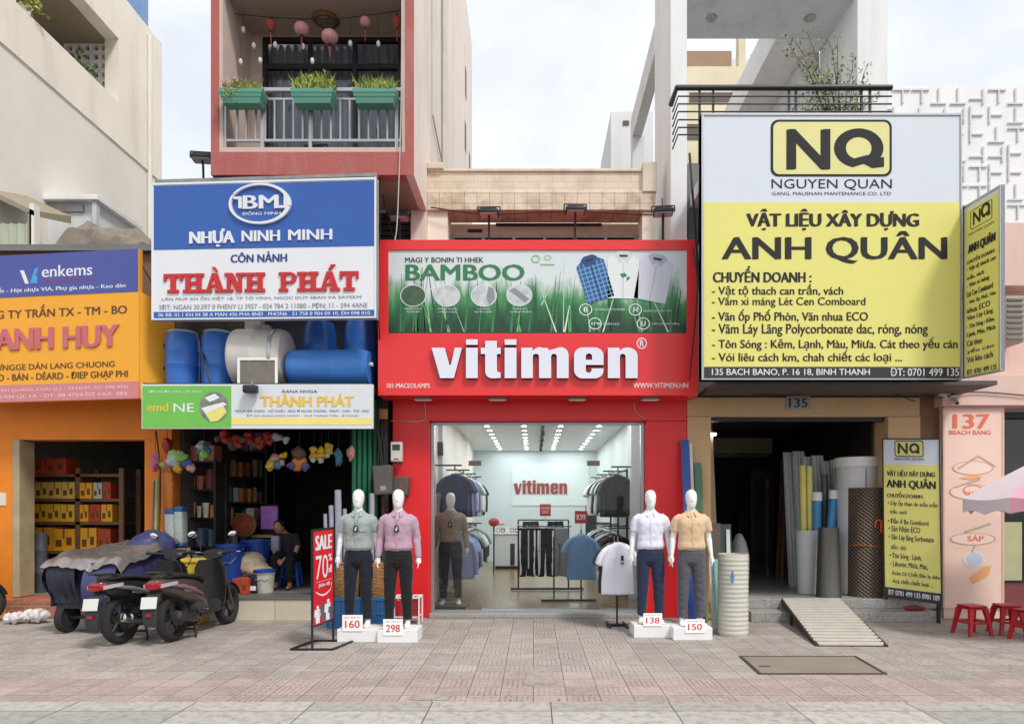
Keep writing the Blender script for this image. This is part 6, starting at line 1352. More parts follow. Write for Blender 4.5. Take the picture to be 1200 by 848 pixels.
m_rat = bpy.data.materials.new('rattan_weave'); m_rat.use_nodes = True; nt = m_rat.node_tree; b_ = nt.nodes['Principled BSDF']; b_.inputs['Roughness'].default_value = .7
tx = nt.nodes.new('ShaderNodeTexCoord'); br = nt.nodes.new('ShaderNodeTexBrick'); mpn = nt.nodes.new('ShaderNodeMapping'); mpn.inputs['Rotation'].default_value = (R(90), 0, 0); nt.links.new(tx.outputs['Object'], mpn.inputs[0]); nt.links.new(mpn.outputs[0], br.inputs['Vector'])
br.inputs['Scale'].default_value = 1; br.inputs['Brick Width'].default_value = .05; br.inputs['Row Height'].default_value = .02; br.inputs['Mortar Size'].default_value = .004; br.inputs['Mortar Smooth'].default_value = .6
br.inputs['Color1'].default_value = (*rgb(196, 144, 84), 1); br.inputs['Color2'].default_value = (*rgb(164, 112, 60), 1); br.inputs['Mortar'].default_value = (*rgb(72, 44, 22), 1); nt.links.new(br.outputs['Color'], b_.inputs['Base Color'])
bp = nt.nodes.new('ShaderNodeBump'); bp.invert = True; bp.inputs['Distance'].default_value = .02; nt.links.new(br.outputs['Fac'], bp.inputs['Height']); nt.links.new(bp.outputs[0], b_.inputs['Normal'])
m_rat['base'] = [.4, .25, .1]
for i, (x0, x1, y0, y1, lab) in enumerate(((393, 422, 660, 709, 'brown woven rattan basket standing in the crate behind the sage mannequin'), (423, 453, 657, 710, 'brown woven rattan basket standing between the two shirted mannequins'))):
 Yb = -.86; c = P((x0 + x1) / 2, (y0 + y1) / 2, Yb); rx = (X(x1, Yb) - X(x0, Yb)) / 2; rz = (Z(y0, Yb) - Z(y1, Yb)) / 2
 t = thing('rattan_basket', (c.x, c.y, .021), lab, 'basket')
 mb = MB(); mb.loft([ring_e((c.x, c.y, zz), rx * k, .17 * k, 26, 2.2) for zz, k in ((.022, .6), (.1, .82), (.3, .98), (c.z, 1.04), (c.z + rz * .55, .98), (c.z + rz * .9, .74), (c.z + rz, .5), (c.z + rz - .03, .4), (c.z + rz - .15, .42))], True, True); mb.build('body', m_rat, t)
 mb = MB(); mb.tube([(c.x + rx * .52 * math.cos(R(a_)), c.y + .10 * math.sin(R(a_)), c.z + rz) for a_ in range(0, 361, 20)], .014, 8); mb.build('rim', m_rat, t)
m_tube = M('wrapped_tube', rgb(150, 150, 166), .5, var=.25, scale=14, stretch=(1, 1, .4))
for i, (x, yt, dx, r_) in enumerate(((381, 602, .05, .028), (388, 592, .04, .036), (396, 574, .03, .05), (436, 578, -.02, .04), (404, 596, .02, .03))):
 Yt = -.5; base = Vector((X(x, Yt) + dx, Yt, 0)); tp = P(x, yt, Yt + .12); mb = MB(); mb.cyl(base, tp, r_, n=16)
 o_ = tag(mb.build('wrapped_roll', m_tube), 'grey wrapped roll leaning by the green shutter, %s from the red column' % ORD[(3, 2, 1, 0, 1)[i]] if i != 4 else 'short grey wrapped roll tucked behind the sage mannequin', 'roll', 'wrapped rolls by the green shutter')
 mb = MB(); d_ = (tp - base).normalized(); mb.cyl(tp - d_ * .002, tp + d_ * .004, r_ * .7, n=14); ca = mb.build('core', m_dark, o_);
# white stand with red things at the column foot
Yw = -.72
t = thing('wire_stand', P(477, 731, Yw) * 1, 'small white wire stand with red packs at the foot of the red column', 'stand'); xa, xb = X(462, Yw), X(491, Yw); t.location = ((xa + xb) / 2, Yw + .15, 0)
mb = MB()
for x in (xa, xb):
 for y in (Yw, Yw + .3): mb.bar((x, y, 0), (x, y, .40), .018)
mb.bar((xa, Yw, .39), (xb, Yw, .39), .02); mb.bar((xa, Yw + .3, .39), (xb, Yw + .3, .39), .02); mb.bar((xa, Yw, .39), (xa, Yw + .3, .39), .02); mb.bar((xb, Yw, .39), (xb, Yw + .3, .39), .02)
for i in range(5): x = xa + (xb - xa) * (i + .5) / 5; mb.bar((x, Yw, .39), (x, Yw + .3, .39), .008)
mb.build('frame', m_white, t)
MB().box(xa + .01, xb - .01, Yw + .01, Yw + .29, .10, .112).build('shelf', m_white, t)
for i in range(3):
 mb = MB(); x = xa + .03 + i * .11; mb.rbox(x, x + .10, Yw + .03, Yw + .2, .113, .113 + (.22, .18, .25)[i], .015); tag(mb.build('red_pack', M('pack_red', rgb(176, 36, 40), .4, var=.2, scale=8)), 'red pack inside the white wire stand, %s from the crates' % ORD[i], 'pack', 'red packs in the wire stand')
# meters and boxes between the shops
def wall_box(x0, y0, x1, y1, Yb, dp, m_, name, lab, cat, rot=0, extra=None):
 xa, xb, za, zb_ = X(x0, Yb), X(x1, Yb), Z(y1, Yb), Z(y0, Yb); c = Vector(((xa + xb) / 2, Yb + dp / 2, za)); t = thing(name, c, lab, cat)
 mb = MB(); mb.rbox(xa, xb, Yb, Yb + dp, za, zb_, .012); mb.build('case', m_, t)
 mb = MB(); mb.box(xa + .012, xb - .012, Yb - .006, Yb - .0005, za + .015, zb_ - .015); mb.build('door', m_, t, bevel=.003)
 if extra: extra(t, xa, xb, za, zb_, Yb)
 t.rotation_euler.y = R(rot); return t
def ex_meter(t, xa, xb, za, zb_, Yb):
 mb = MB(); mb.box(xa + .03, xb - .03, Yb - .009, Yb - .0065, zb_ - .13, zb_ - .04); w_ = mb.build('window', m_dglass, t); mb = MB(); mb.box(xa + .05, xb - .05, Yb - .009, Yb - .0065, za + .03, za + .045); mb.build('latch', m_dgrey, t)
def ex_grey(t, xa, xb, za, zb_, Yb):
 mb = MB(); mb.box((xa + xb) / 2 - .04, (xa + xb) / 2 + .05, Yb - .0085, Yb - .0065, za + .06, za + .13); mb.build('paper_label', M('label_grey', rgb(140, 140, 134), .6, var=.3, scale=60), t)
def ex_red(t, xa, xb, za, zb_, Yb):
 mb = MB(); mb.lathe([(.022, -.0062), (.022, -.009)], ((xa + xb) / 2, Yb, (za + zb_) / 2), 14, 'y'); mb.build('warning_dot', k_rd, t)
m_box = M('old_grey_box', rgb(92, 88, 80), .65, .2, var=.12, dirt=.3)
wall_box(457.5, 517.5, 471, 540.5, -.24, .13, M('meter_white', rgb(206, 200, 190), .5), 'electric_meter', 'cream electricity meter box high on the red column', 'meter', 0, ex_meter)
wall_box(438.5, 545, 460, 579, -.42, .2, m_box, 'junction_box', 'larger tilted grey junction box beside the green shutter', 'junction box', -4, ex_grey); wall_box(460.5, 558, 478, 580, -.26, .15, m_box, 'junction_box', 'smaller grey junction box with a red dot on the red column', 'junction box', 2, ex_red)
t = thing('service_pole', (X(449, -.2), -.2, 0), 'rusty steel service pole carrying cables between the two shops', 'pole')
mb = MB(); mb.tube([(X(449, -.2), -.2, 0), (X(449, -.2), -.2, 3.3)], .03, 10); mb.build('post', M('rusty_steel', rgb(74, 62, 54), .8, .3, var=.3, dirt=.4, dcol=rgb(110, 62, 34)), t)
mb = MB(); q = random.Random(3)
for i in range(7):
 x = X(449, -.2) + q.uniform(-.09, .09); mb.tube([(x, -.24, 3.35), (x + q.uniform(-.04, .04), -.27, 2.9), (x + q.uniform(-.05, .05), -.25, 2.4), (x + q.uniform(-.03, .03), -.24, 1.9)], .012, 6)
mb.build('cable_bunch', m_cable, t)
mb = MB(); mb.rbox(X(445, -.25), X(455, -.25), -.33, -.25, Z(491, -.3), Z(479, -.3), .02); mb.build('old_lamp', M('amber_plastic', rgb(150, 110, 66), .5), t)

# ================================================================== ribbed roll, ramp, cover
Yd = -1.55; xa, xb = X(847, -1.78), X(883, -1.78); cx = (xa + xb) / 2; rr = (xb - xa) / 2; H_ = 1.09
mb = MB(); prof = [(rr * .93, 0)]
for i in range(17):
 z0 = .02 + i * (H_ - .06) / 17; st = (H_ - .06) / 17; prof += [(rr * .965, z0 + st * .1), (rr, z0 + st * .3), (rr, z0 + st * .65), (rr * .965, z0 + st * .9)]
prof += [(rr * .99, H_ - .02), (rr * .97, H_), (rr * .9, H_), (rr * .88, H_ - .3)]
mb.lathe(prof, (cx, Yd, 0), 36)
t = tag(mb.build('ribbed_roll', M('ribbed_plastic', rgb(196, 194, 182), .5, var=.05, dirt=.2, dscale=3, dcol=rgb(140, 134, 118)), loc=(cx, Yd, 0)), 'tall off-white ribbed plastic roll standing beside the grey trousered mannequin', 'roll')
mb = MB(); mb.box(cx - .07, cx - .055, Yd - rr - .003, Yd - rr + .02, .72, .87); mb.box(cx - .085, cx - .04, Yd - rr - .0032, Yd - rr + .02, .79, .806); mb.build('tape_mark', M('tape_blue', rgb(60, 120, 190), .5), t)
t = thing('loading_ramp', (X(975, -1.2), -1.2, 0), 'pale slatted steel ramp leaning on the granite steps', 'ramp')
A0, A1, B0, B1 = P(917, 701.5, -.16), P(984, 700.5, -.16), P(958, 757, gy(757)), P(1039, 757.5, gy(757.5)); A0.z = A1.z = szf + .02; B0.z = B1.z = .02
m_rt = M('ramp_slat', rgb(196, 190, 178), .6, var=.12, scale=12, dirt=.4, dscale=6, dcol=rgb(110, 100, 88)); n = 17
mb = MB()
for i in range(n):
 u0, u1 = (i + .08) / n, (i + .70) / n; p, q_, r_, s_ = A0.lerp(B0, u0), A1.lerp(B1, u0), A1.lerp(B1, u1), A0.lerp(B0, u1); up = Vector((0, 0, .018))
 mb.add([p, q_, r_, s_, p - up, q_ - up, r_ - up, s_ - up], [(0, 1, 2, 3), (7, 6, 5, 4), (0, 4, 5, 1), (1, 5, 6, 2), (2, 6, 7, 3), (3, 7, 4, 0)], False)
mb.build('deck', m_rt, t)
mb = MB(); dz = Vector((0, 0, -.02))
for p, q_ in ((A0, B0), (A1, B1), (A0.lerp(A1, .5) + dz, B0.lerp(B1, .5) + dz)): mb.bar(p + dz * 2.4, q_ + dz * 1.2, .04, .05)
dd_ = Vector((0, 0, -.045)); mb.add([A0 + dd_, A1 + dd_, B1 + dd_ * .4, B0 + dd_ * .4], [(0, 1, 2, 3)], False); mb.bar(A0 + dz, A1 + dz, .05, .03); mb.bar(A0.lerp(B0, .3) + dz * 3, Vector((A0.lerp(B0, .3).x, A0.lerp(B0, .3).y, 0)), .035); mb.bar(A1.lerp(B1, .3) + dz * 3, Vector((A1.lerp(B1, .3).x, A1.lerp(B1, .3).y, 0)), .035); mb.build('frame', M('rusty_frame_gap_shade', rgb(70, 60, 52), .8, .3, var=.3), t)  # dark sheet added below the slats, its colour standing in for shade in gaps
t = thing('utility_cover', (X(955, -3.3), -3.3, 0), 'rectangular utility cover with a dark steel frame set in the pavement', 'utility cover')
q4 = [(866, 769), (1003, 769), (1040, 790), (889, 790)]; pts = [P(x, y, gy(y)) for x, y in q4]; ctr = sum(pts, Vector()) / 4
inn = [p.lerp(ctr, .05) for p in pts]
mb = MB(); mb.prism([[(p.x, p.y) for p in pts], [(p.x, p.y) for p in inn]], lambda u, v, d: Vector((u, v, d)), .0, .012, True); mb.build('frame', M('cover_frame', rgb(82, 74, 66), .7, .4, var=.2, dirt=.3), t)
mb = MB(); mb.prism([(p.x, p.y) for p in [p.lerp(ctr, .056) for p in pts]], lambda u, v, d: Vector((u, v, d)), .0, .007, True); mb.build('plate', M('cover_plate', rgb(140, 128, 116), .75, var=.10, scale=4, bump=.2, bscale=80, dirt=.35), t)
mb = MB(); p = inn[3].lerp(inn[0], .4) + Vector((.12, 0, .0075)); mb.box(p.x - .06, p.x + .06, p.y - .03, p.y + .03, .0072, .0095); mb.build('lifting_slot', m_dark, t)
# ================================================================== goods in the building materials shop
q = random.Random(31)
def leaning_sheet(x0, x1, yt, Yb, Yt, zb, m_, name, lab, cat, th=.02, group=None, edge=None):
 """a board standing on its edge and leaning back"""
 xa, xb = X(x0, Yb), X(x1, Yb); zt = Z(yt, Yt); t = MB()
 v = [(xa, Yb, zb), (xb, Yb, zb), (xb, Yt, zt), (xa, Yt, zt)]; v2 = [(a, b_ + th, c) for a, b_, c in v]
 t.add(v + v2, [(0, 1, 2, 3), (7, 6, 5, 4), (0, 4, 5, 1), (1, 5, 6, 2), (2, 6, 7, 3), (3, 7, 4, 0)], False)
 return tag(t.build(name, m_, bevel=.003), lab, cat, group)
leaning_sheet(807, 817, 515, -.75, -.2, 0, M('sheet_blue', rgb(28, 66, 140), .4, var=.08), 'leaning_board', 'dark blue board leaning between the red column and the beige portal', 'board')
leaning_sheet(815.5, 819, 519, -.62, -.19, 0, M('sheet_pale', rgb(206, 206, 196), .5), 'leaning_board', 'narrow pale strip board beside the dark blue board', 'board')
leaning_sheet(819.5, 828, 542, -.5, -.18, 0, M('sheet_green', rgb(62, 110, 84), .4, var=.1), 'leaning_board', 'green board leaning on the beige portal', 'board')
leaning_sheet(827, 830, 546, -.56, -.17, 0, M('sheet_olive', rgb(110, 112, 66), .5), 'leaning_board', 'thin olive strip beside the green board', 'board')
leaning_sheet(821, 843, 511, .5, .9, szf, M('sheet_ply', rgb(190, 158, 128), .6, var=.1, stretch=(4, 1, .5)), 'leaning_board', 'tall plywood board leaning just inside the dark shop', 'board')
leaning_sheet(833, 846, 613, -.36, -.28, szf * .0, M('sheet_granular', rgb(92, 84, 76), .9, var=.35, scale=60), 'leaning_board', 'short speckled brown board behind the beige polo mannequin', 'board')
leaning_sheet(844, 859, 614, -.1, .0, szf, M('sheet_dkgreen', rgb(34, 66, 56), .15, var=.1), 'leaning_board', 'dark green glass sheet on the shop floor behind the ribbed roll', 'glass sheet')
leaning_sheet(853, 857.5, 620, -.14, -.04, szf, M('strip_white', rgb(216, 222, 220), .4), 'leaning_board', 'white strip standing against the dark green glass sheet', 'strip')
leaning_sheet(834, 840, 655, -1.15, -1.0, 0, M('sheet_white', rgb(206, 206, 200), .5), 'leaning_board', 'white sheet edge standing between the polo mannequin and ribbed roll', 'board')
leaning_sheet(840, 847, 655, -1.2, -1.05, 0, M('sheet_mint', rgb(136, 196, 186), .25, var=.1), 'leaning_board', 'mint green sheet standing beside the ribbed roll', 'board')
mb = MB(); c = P(866, 655, .25); mb.loft([ring_e((c.x, c.y, szf + h), a, .16 * a / .12, 16, 2) for h, a in ((.0, .13), (.3, .15), (.62, .16), (.85, .11), (.98, .05), (1.0, .015))], True, True); tag(mb.build('grey_sack', M('sack_grey', rgb(112, 114, 120), .7, var=.2, bump=.4, bscale=16)), 'grey plastic sack behind the ribbed roll', 'sack')
# ribbed wall panels along the inner wall
m_pan = M('wall_panel_grey', rgb(196, 200, 202), .5, var=.06, dirt=.15)
for i in range(6):
 x0, x1 = 925 + i * 11.5, 936 + i * 11.5; Yb = 1.5 - i * .14; xa, xb = X(x0, Yb), X(x1, Yb) + .05; mb = MB(); n = 14
 ring = lambda z, yo: [Vector((xa + (xb - xa) * k / n, Yb + yo + (.014 if (k // 2) % 2 else 0), z)) for k in range(n + 1)] + [Vector((xa + (xb - xa) * k / n, Yb + yo + .03, z)) for k in reversed(range(n + 1))]
 mb.loft([ring(szf, 0), ring(2.72 - .05 * i + .06 * (i % 2), .30)], True, True, False)
 tag(mb.build('ribbed_sheet', m_pan), 'pale ribbed wall panel leaning inside the shop, %s from the brown planks' % ORD[i], 'wall panel', 'ribbed wall panels in the materials shop')
for i in range(3):
 x0 = 909 + i * 5; Yb = 2.7; xa, xb = X(x0, Yb), X(x0 + 4, Yb); mb = MB(); mb.add([(xa, Yb, szf), (xb, Yb, szf), (xb + .25, Yb + .4, 2.7), (xa + .25, Yb + .4, 2.7), (xa, Yb + .03, szf), (xb, Yb + .03, szf), (xb + .25, Yb + .43, 2.7), (xa + .25, Yb + .43, 2.7)], [(0, 1, 2, 3), (7, 6, 5, 4), (0, 4, 5, 1), (1, 5, 6, 2), (2, 6, 7, 3), (3, 7, 4, 0)], False)
 tag(mb.build('brown_plank', M('plank_brown%d' % i, rgb((96, 120, 74)[i], (64, 84, 50)[i], (46, 60, 38)[i]), .6, var=.2, stretch=(4, 4, .5))), ('reddish', 'lighter', 'darkest')[i] + ' brown plank leaning beside the ribbed wall panels', 'plank', 'brown planks')
def tube_t(x, y0, y1, Yb, r_, m_, lab, lean=0, name='foam_tube', cat='tube', capm=None, zb=None):
 zb = szf if zb is None else zb
 a, b_ = Vector((X(x, Yb), Yb, max(zb, Z(y1, Yb)))), Vector((X(x + lean, Yb), Yb + .05, Z(y0, Yb))); mb = MB(); mb.cyl(a, b_, r_, n=18); t = tag(mb.build(name, m_, bevel=.004), lab, cat)
 if capm:
  d_ = (b_ - a).normalized(); mb = MB(); mb.cyl(b_ - d_ * .12, b_ + d_ * .02, r_ * 1.12, n=18); c_ = mb.build('cap', capm); c_.parent = t; c_.location = c_.location - t.location
 return t
m_tub = M('tub_white', rgb(200, 202, 200), .5, var=.05, dirt=.15)
for i, (x, y0, Yb, r_, l) in enumerate(((946, 621, .6, .19, 'white bin holding the yellow foam tubes'), (963, 621, .75, .15, 'white bin holding blue wrapped rolls behind the grey cylinder'))):
 mb = MB(); c = Vector((X(x, Yb), Yb, szf)); h = Z(y0, Yb) - szf; mb.lathe([(r_ * .8, 0), (r_, h), (r_ * 1.04, h), (r_ * 1.04, h - .03), (r_ * .96, h - .035), (r_ * .94, h - .3)], c, 24); tag(mb.build('bin', m_tub, loc=c), l, 'bin')
tube_t(942, 545, 640, .6, .05, M('foam_yellow', rgb(214, 206, 120), .8), 'pale yellow foam tube in the white bin, nearest the planks'); tube_t(949.5, 546, 640, .62, .05, M('foam_yellow'), 'pale yellow foam tube in the white bin, nearest the mesh roll')
m_bl = M('wrap_blue', rgb(50, 128, 176), .35, var=.2, scale=12)
tube_t(957, 578, 660, .52, .07, m_bl, 'blue wrapped roll with a white cap, standing upright', 2, 'wrapped_roll', 'roll', M('cap_white', rgb(220, 222, 222), .5)); tube_t(972, 576, 640, .5, .07, m_bl, 'blue wrapped roll with a white cap, leaning to the white drum', 7, 'wrapped_roll', 'roll', M('cap_white'))
tube_t(966, 556, 640, .9, .05, m_grey, 'grey metal tube behind the blue wrapped rolls', 2)
# fabric-like brush heads standing on the dark grey cylinder
Yg = .12; c = Vector((X(971, Yg), Yg, szf)); h = Z(618, Yg) - szf; mb = MB(); mb.lathe([(.195, 0), (.19, .02), (.155, h - .02), (.158, h), (.148, h), (.14, h - .3)], c, 30)
t = tag(mb.build('metal_cylinder', M('zinc_sheet', rgb(112, 110, 106), .42, .75, var=.15, stretch=(6, 6, .3)), loc=c), 'tapered grey sheet metal cylinder on the shop floor', 'cylinder')
Yg = .45; c = Vector((X(1004, Yg), Yg, szf)); r_ = (X(1028, Yg) - X(980, Yg)) / 2; h = Z(536, Yg) - szf
t = thing('drum', c, 'tall white drum with a lid behind the brown mesh roll', 'drum')
mb = MB(); mb.lathe([(r_ * .82, 0), (r_ * .9, .05), (r_ * .93, h - .16)], c, 32); mb.build('body', m_tub, t); mb = MB(); mb.lathe([(r_, h - .16), (r_ * 1.02, h - .15), (r_ * 1.02, h - .01), (r_ * .95, h)], c, 32); mb.build('lid', M('lid_white', rgb(222, 222, 220), .45, var=.03), t)
mb = MB(); mb.box(c.x - .006, c.x + .006, c.y - r_ * .95 - .004, c.y - r_ * .9, szf + .1, c.z + h - .2); mb.build('seam', m_grey, t)
# mesh roll
m_mesh = bpy.data.materials.new('mesh_weave'); m_mesh.use_nodes = True; nt = m_mesh.node_tree; b_ = nt.nodes['Principled BSDF']; b_.inputs['Roughness'].default_value = .6; b_.inputs['Metallic'].default_value = .2
tx = nt.nodes.new('ShaderNodeTexCoord'); sp_ = nt.nodes.new('ShaderNodeSeparateXYZ'); nt.links.new(tx.outputs['Object'], sp_.inputs[0])
at = nt.nodes.new('ShaderNodeMath'); at.operation = 'ARCTAN2'; nt.links.new(sp_.outputs['Y'], at.inputs[0]); nt.links.new(sp_.outputs['X'], at.inputs[1])
def mnode(op, a, b=None):
 x = nt.nodes.new('ShaderNodeMath'); x.operation = op
 for i, v_ in enumerate((a, b)):
  if v_ is None: continue
  if isinstance(v_, (int, float)): x.inputs[i].default_value = v_
  else: nt.links.new(v_, x.inputs[i])
 return x.outputs[0]
u_ = mnode('MULTIPLY', at.outputs[0], 6.5); v_ = mnode('MULTIPLY', sp_.outputs['Z'], 28.)
w1 = mnode('ABSOLUTE', mnode('SINE', mnode('MULTIPLY', mnode('ADD', u_, v_), 1.9))); w2 = mnode('ABSOLUTE', mnode('SINE', mnode('MULTIPLY', mnode('SUBTRACT', u_, v_), 1.9)))
mn = mnode('MINIMUM', w1, w2); rp = nt.nodes.new('ShaderNodeValToRGB'); rp.color_ramp.elements[0].position = .25; rp.color_ramp.elements[1].position = .45; rp.color_ramp.elements[0].color = (*rgb(142, 124, 106), 1); rp.color_ramp.elements[1].color = (*rgb(62, 52, 44), 1)
nt.links.new(mn, rp.inputs[0]); nt.links.new(rp.outputs[0], b_.inputs['Base Color']); bp = nt.nodes.new('ShaderNodeBump'); bp.invert = True; bp.inputs['Distance'].default_value = .02; nt.links.new(mn, bp.inputs['Height']); nt.links.new(bp.outputs[0], b_.inputs['Normal'])
Yg = -.02 + .0; c = Vector((X(1014, Yg + .3), Yg + .28, szf)); r_ = .29; h = Z(571, Yg) - szf
t = thing('mesh_roll', c, 'brown diamond mesh roll tied with orange string beside the yellow board', 'roll')
mb = MB(); mb.lathe([(r_, 0), (r_, h), (r_ * .9, h), (r_ * .9, h - .2)], c, 44); mr = mb.build('roll', m_mesh, t)
for v in mr.data.vertices: v.co += Vector((0, 0, 0))
mo = M('string_orange', rgb(222, 92, 50), .6)
mb = MB(); mb.tube([(c.x + (r_ + .004) * math.cos(R(a_)), c.y + (r_ + .004) * math.sin(R(a_)), szf + h * .47 + .01 * math.sin(R(a_ * 2))) for a_ in range(170, 371, 10)], .006, 6)
hx_ = c.x + .02; yy = c.y - r_ - .008; zz = szf + h * .63
mb.tube([(hx_ - .02, yy, zz + .02), (hx_ - .01, yy - .01, zz + .12), (hx_ + .04, yy - .012, zz + .14), (hx_ + .07, yy - .01, zz + .08), (hx_ + .07, yy - .005, zz - .06)], .014, 8); mb.tube([(hx_ + .1, yy + .02, zz + .14), (hx_ + .1, yy + .02, zz - .08)], .009, 8); mb.build('string', mo, t)
# dim things further in
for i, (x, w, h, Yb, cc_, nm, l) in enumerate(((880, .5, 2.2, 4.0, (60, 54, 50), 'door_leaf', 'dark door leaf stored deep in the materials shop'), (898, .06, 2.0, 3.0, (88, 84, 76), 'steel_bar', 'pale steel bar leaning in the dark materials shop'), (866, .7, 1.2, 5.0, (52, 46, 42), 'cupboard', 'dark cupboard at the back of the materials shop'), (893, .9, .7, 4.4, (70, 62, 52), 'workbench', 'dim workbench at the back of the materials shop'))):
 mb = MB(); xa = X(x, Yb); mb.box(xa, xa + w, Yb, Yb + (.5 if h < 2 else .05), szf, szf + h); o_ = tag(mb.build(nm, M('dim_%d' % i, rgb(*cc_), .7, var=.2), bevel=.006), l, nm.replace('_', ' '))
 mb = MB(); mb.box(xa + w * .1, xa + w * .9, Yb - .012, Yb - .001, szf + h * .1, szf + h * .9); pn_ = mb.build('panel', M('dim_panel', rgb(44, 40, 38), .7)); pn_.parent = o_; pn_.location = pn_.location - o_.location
t = thing('ceiling_lamp', (X(834, .9), .9, 3.35), 'small lit lamp on the dark materials shop ceiling', 'lamp'); zl = Z(509, .9)
mb = MB(); mb.rbox(X(830, .9), X(838.5, .9), .82, .98, zl - .02, zl + .02, .02); mb.build('diffuser', M('tube_lamp', (1, .97, .9), .4, var=0, emit=9), t); mb = MB(); mb.bar((X(834, .9), .9, zl + .02), (X(834, .9), .9, 3.36), .015); mb.build('stem', m_black, t)
# cameras
for i, (x, y, l) in enumerate(((1106, 462, 'white security camera nearest the beige portal'), (1120, 470, 'white security camera hanging lower, nearest the poster'))):
 c = P(x, y, -.32); t = thing('security_camera', c, l, 'camera', 'security cameras under the salmon fascia')
 d_ = Vector((.25 - .5 * i, -.8, -.45)).normalized(); mb = MB(); mb.cyl(c - d_ * .07, c + d_ * .08, .036, n=16); b2_ = mb.build('body', m_white, t, bevel=.006); mb = MB(); mb.cyl(c + d_ * .081, c + d_ * .086, .026, n=14); mb.build('lens', m_dglass, b2_)
 mb = MB(); mb.tube([c - d_ * .05, c + Vector((0, .1, .06)), Vector((c.x, -.245, c.z + .10))], .012, 8); mb.cyl((c.x, -.262, c.z + .1), (c.x, -.251, c.z + .1), .04, n=14); mb.build('bracket', m_white, t)

# ================================================================== stools and parasol
def stool(m_, lab, cat='stool', sc_=1., h=.40):
 t = thing('stool', (0, 0, 0), lab, cat); mb = MB(); a = .135
 mb.rbox(-a, a, -a, a, h - .03, h, .03, 5); mb.build('seat', m_, t)
 mb = MB(); mb.rbox(-a - .004, a + .004, -a - .004, a + .004, h - .055, h - .0305, .03, 5); mb.build('apron', m_, t)
 for sx in (-1, 1):
  for sy in (-1, 1):
   mb = MB(); p, q_ = Vector((sx * (a - .03), sy * (a - .03), h - .05)), Vector((sx * (a + .025), sy * (a + .025), 0)); mb.loft([[Vector((c.x + dx * w, c.y + dy * w, c.z)) for dx, dy in ((-1, -1), (1, -1), (1, 1), (-1, 1))] for c, w in ((p, .030), (p.lerp(q_, .5), .023), (q_, .020))], True, True, False); mb.build('leg', m_, t, bevel=.004)
 mb = MB(); k = a + .002
 for p, q_ in (((-k, -k, .17), (k, -k, .17)), ((-k, k, .17), (k, k, .17)), ((-k, -k, .175), (-k, k, .175)), ((k, -k, .175), (k, k, .175))): mb.bar(p, q_, .016, .03)
 mb.build('stretcher', m_, t); return t
m_rs = M('plastic_red', rgb(176, 26, 38), .35, var=.08, dirt=.1)
s0_ = stool(m_rs, 'red plastic stool standing under the peach poster'); s0_['group'] = 'red stools by the salmon shop'
s0_.location = (X(1139, -1.5), -1.5, 0); s0_.rotation_euler.z = R(8)
for x, Yb, rz, l in ((1180, -1.45, -6, 'red plastic stool nearer the shop window, beside the maroon wall'), (1207, -1.9, 20, 'red plastic stool half cut off under the pink parasol')):
 o_ = copy_tree(s0_); o_.location = (X(x, Yb), Yb, 0); o_.rotation_euler.z = R(rz); o_['label'] = l
t = thing('parasol', (6.93, -1.9, 0), 'pale pink striped parasol with a scalloped valance by the salmon shop', 'parasol')
pc = Vector((6.93, -1.9, 0)); rr = 1.2; n = 8; a0 = R(180 - 22.5)
ze, za_ = 1.83, 2.5
for half, mm_ in ((0, M('parasol_white', rgb(230, 214, 220), .8, var=.04)), (1, M('parasol_pink', rgb(226, 160, 178), .8, var=.06))):
 mb = MB()
 for i in range(half, n, 2):
  A_, B_ = a0 + 2 * math.pi * i / n, a0 + 2 * math.pi * (i + 1) / n; m = 8; rows_ = []
  for k in range(7):
   f = k / 6; ring = []
   for j in range(m + 1):
    g = j / m; pa = Vector((math.cos(A_), math.sin(A_), 0)).lerp(Vector((math.cos(B_), math.sin(B_), 0)), g); sag = .03 * math.sin(math.pi * g) * f
    ring.append(pc + pa * rr * f + Vector((0, 0, za_ + (ze - za_) * (f ** 1.15) - sag)))
   rows_.append(ring)
  low = [p + Vector((0, 0, -.17 + .045 * abs(math.sin(2 * math.pi * j / m)) - .02)) for j, p in enumerate(rows_[-1])]; rows_.append(low)
  k0 = len(mb.v); mb.v += [p for r_ in rows_ for p in r_]
  for a_ in range(len(rows_) - 1):
   for j in range(m): mb.f.append([k0 + a_ * (m + 1) + j, k0 + a_ * (m + 1) + j + 1, k0 + (a_ + 1) * (m + 1) + j + 1, k0 + (a_ + 1) * (m + 1) + j]); mb.mi.append(0); mb.smooth.append(True)
 mb.build('canopy', mm_, t)
mb = MB(); mb.cyl(pc, pc + Vector((0, 0, 2.6)), .022, n=12); mb.build('pole', m_white, t); mb = MB(); mb.lathe([(.28, 0), (.28, .06), (.05, .1), (.04, .3)], pc, 20); mb.build('base', m_grey, t)
for i in range(n):
 A_ = a0 + 2 * math.pi * i / n; mb = MB(); mb.tube([pc + Vector((math.cos(A_) * .03, math.sin(A_) * .03, za_ - .02)), pc + Vector((math.cos(A_) * rr * .99, math.sin(A_) * rr * .99, ze - .01))], .006, 6); mb.build('rib', m_white, t)

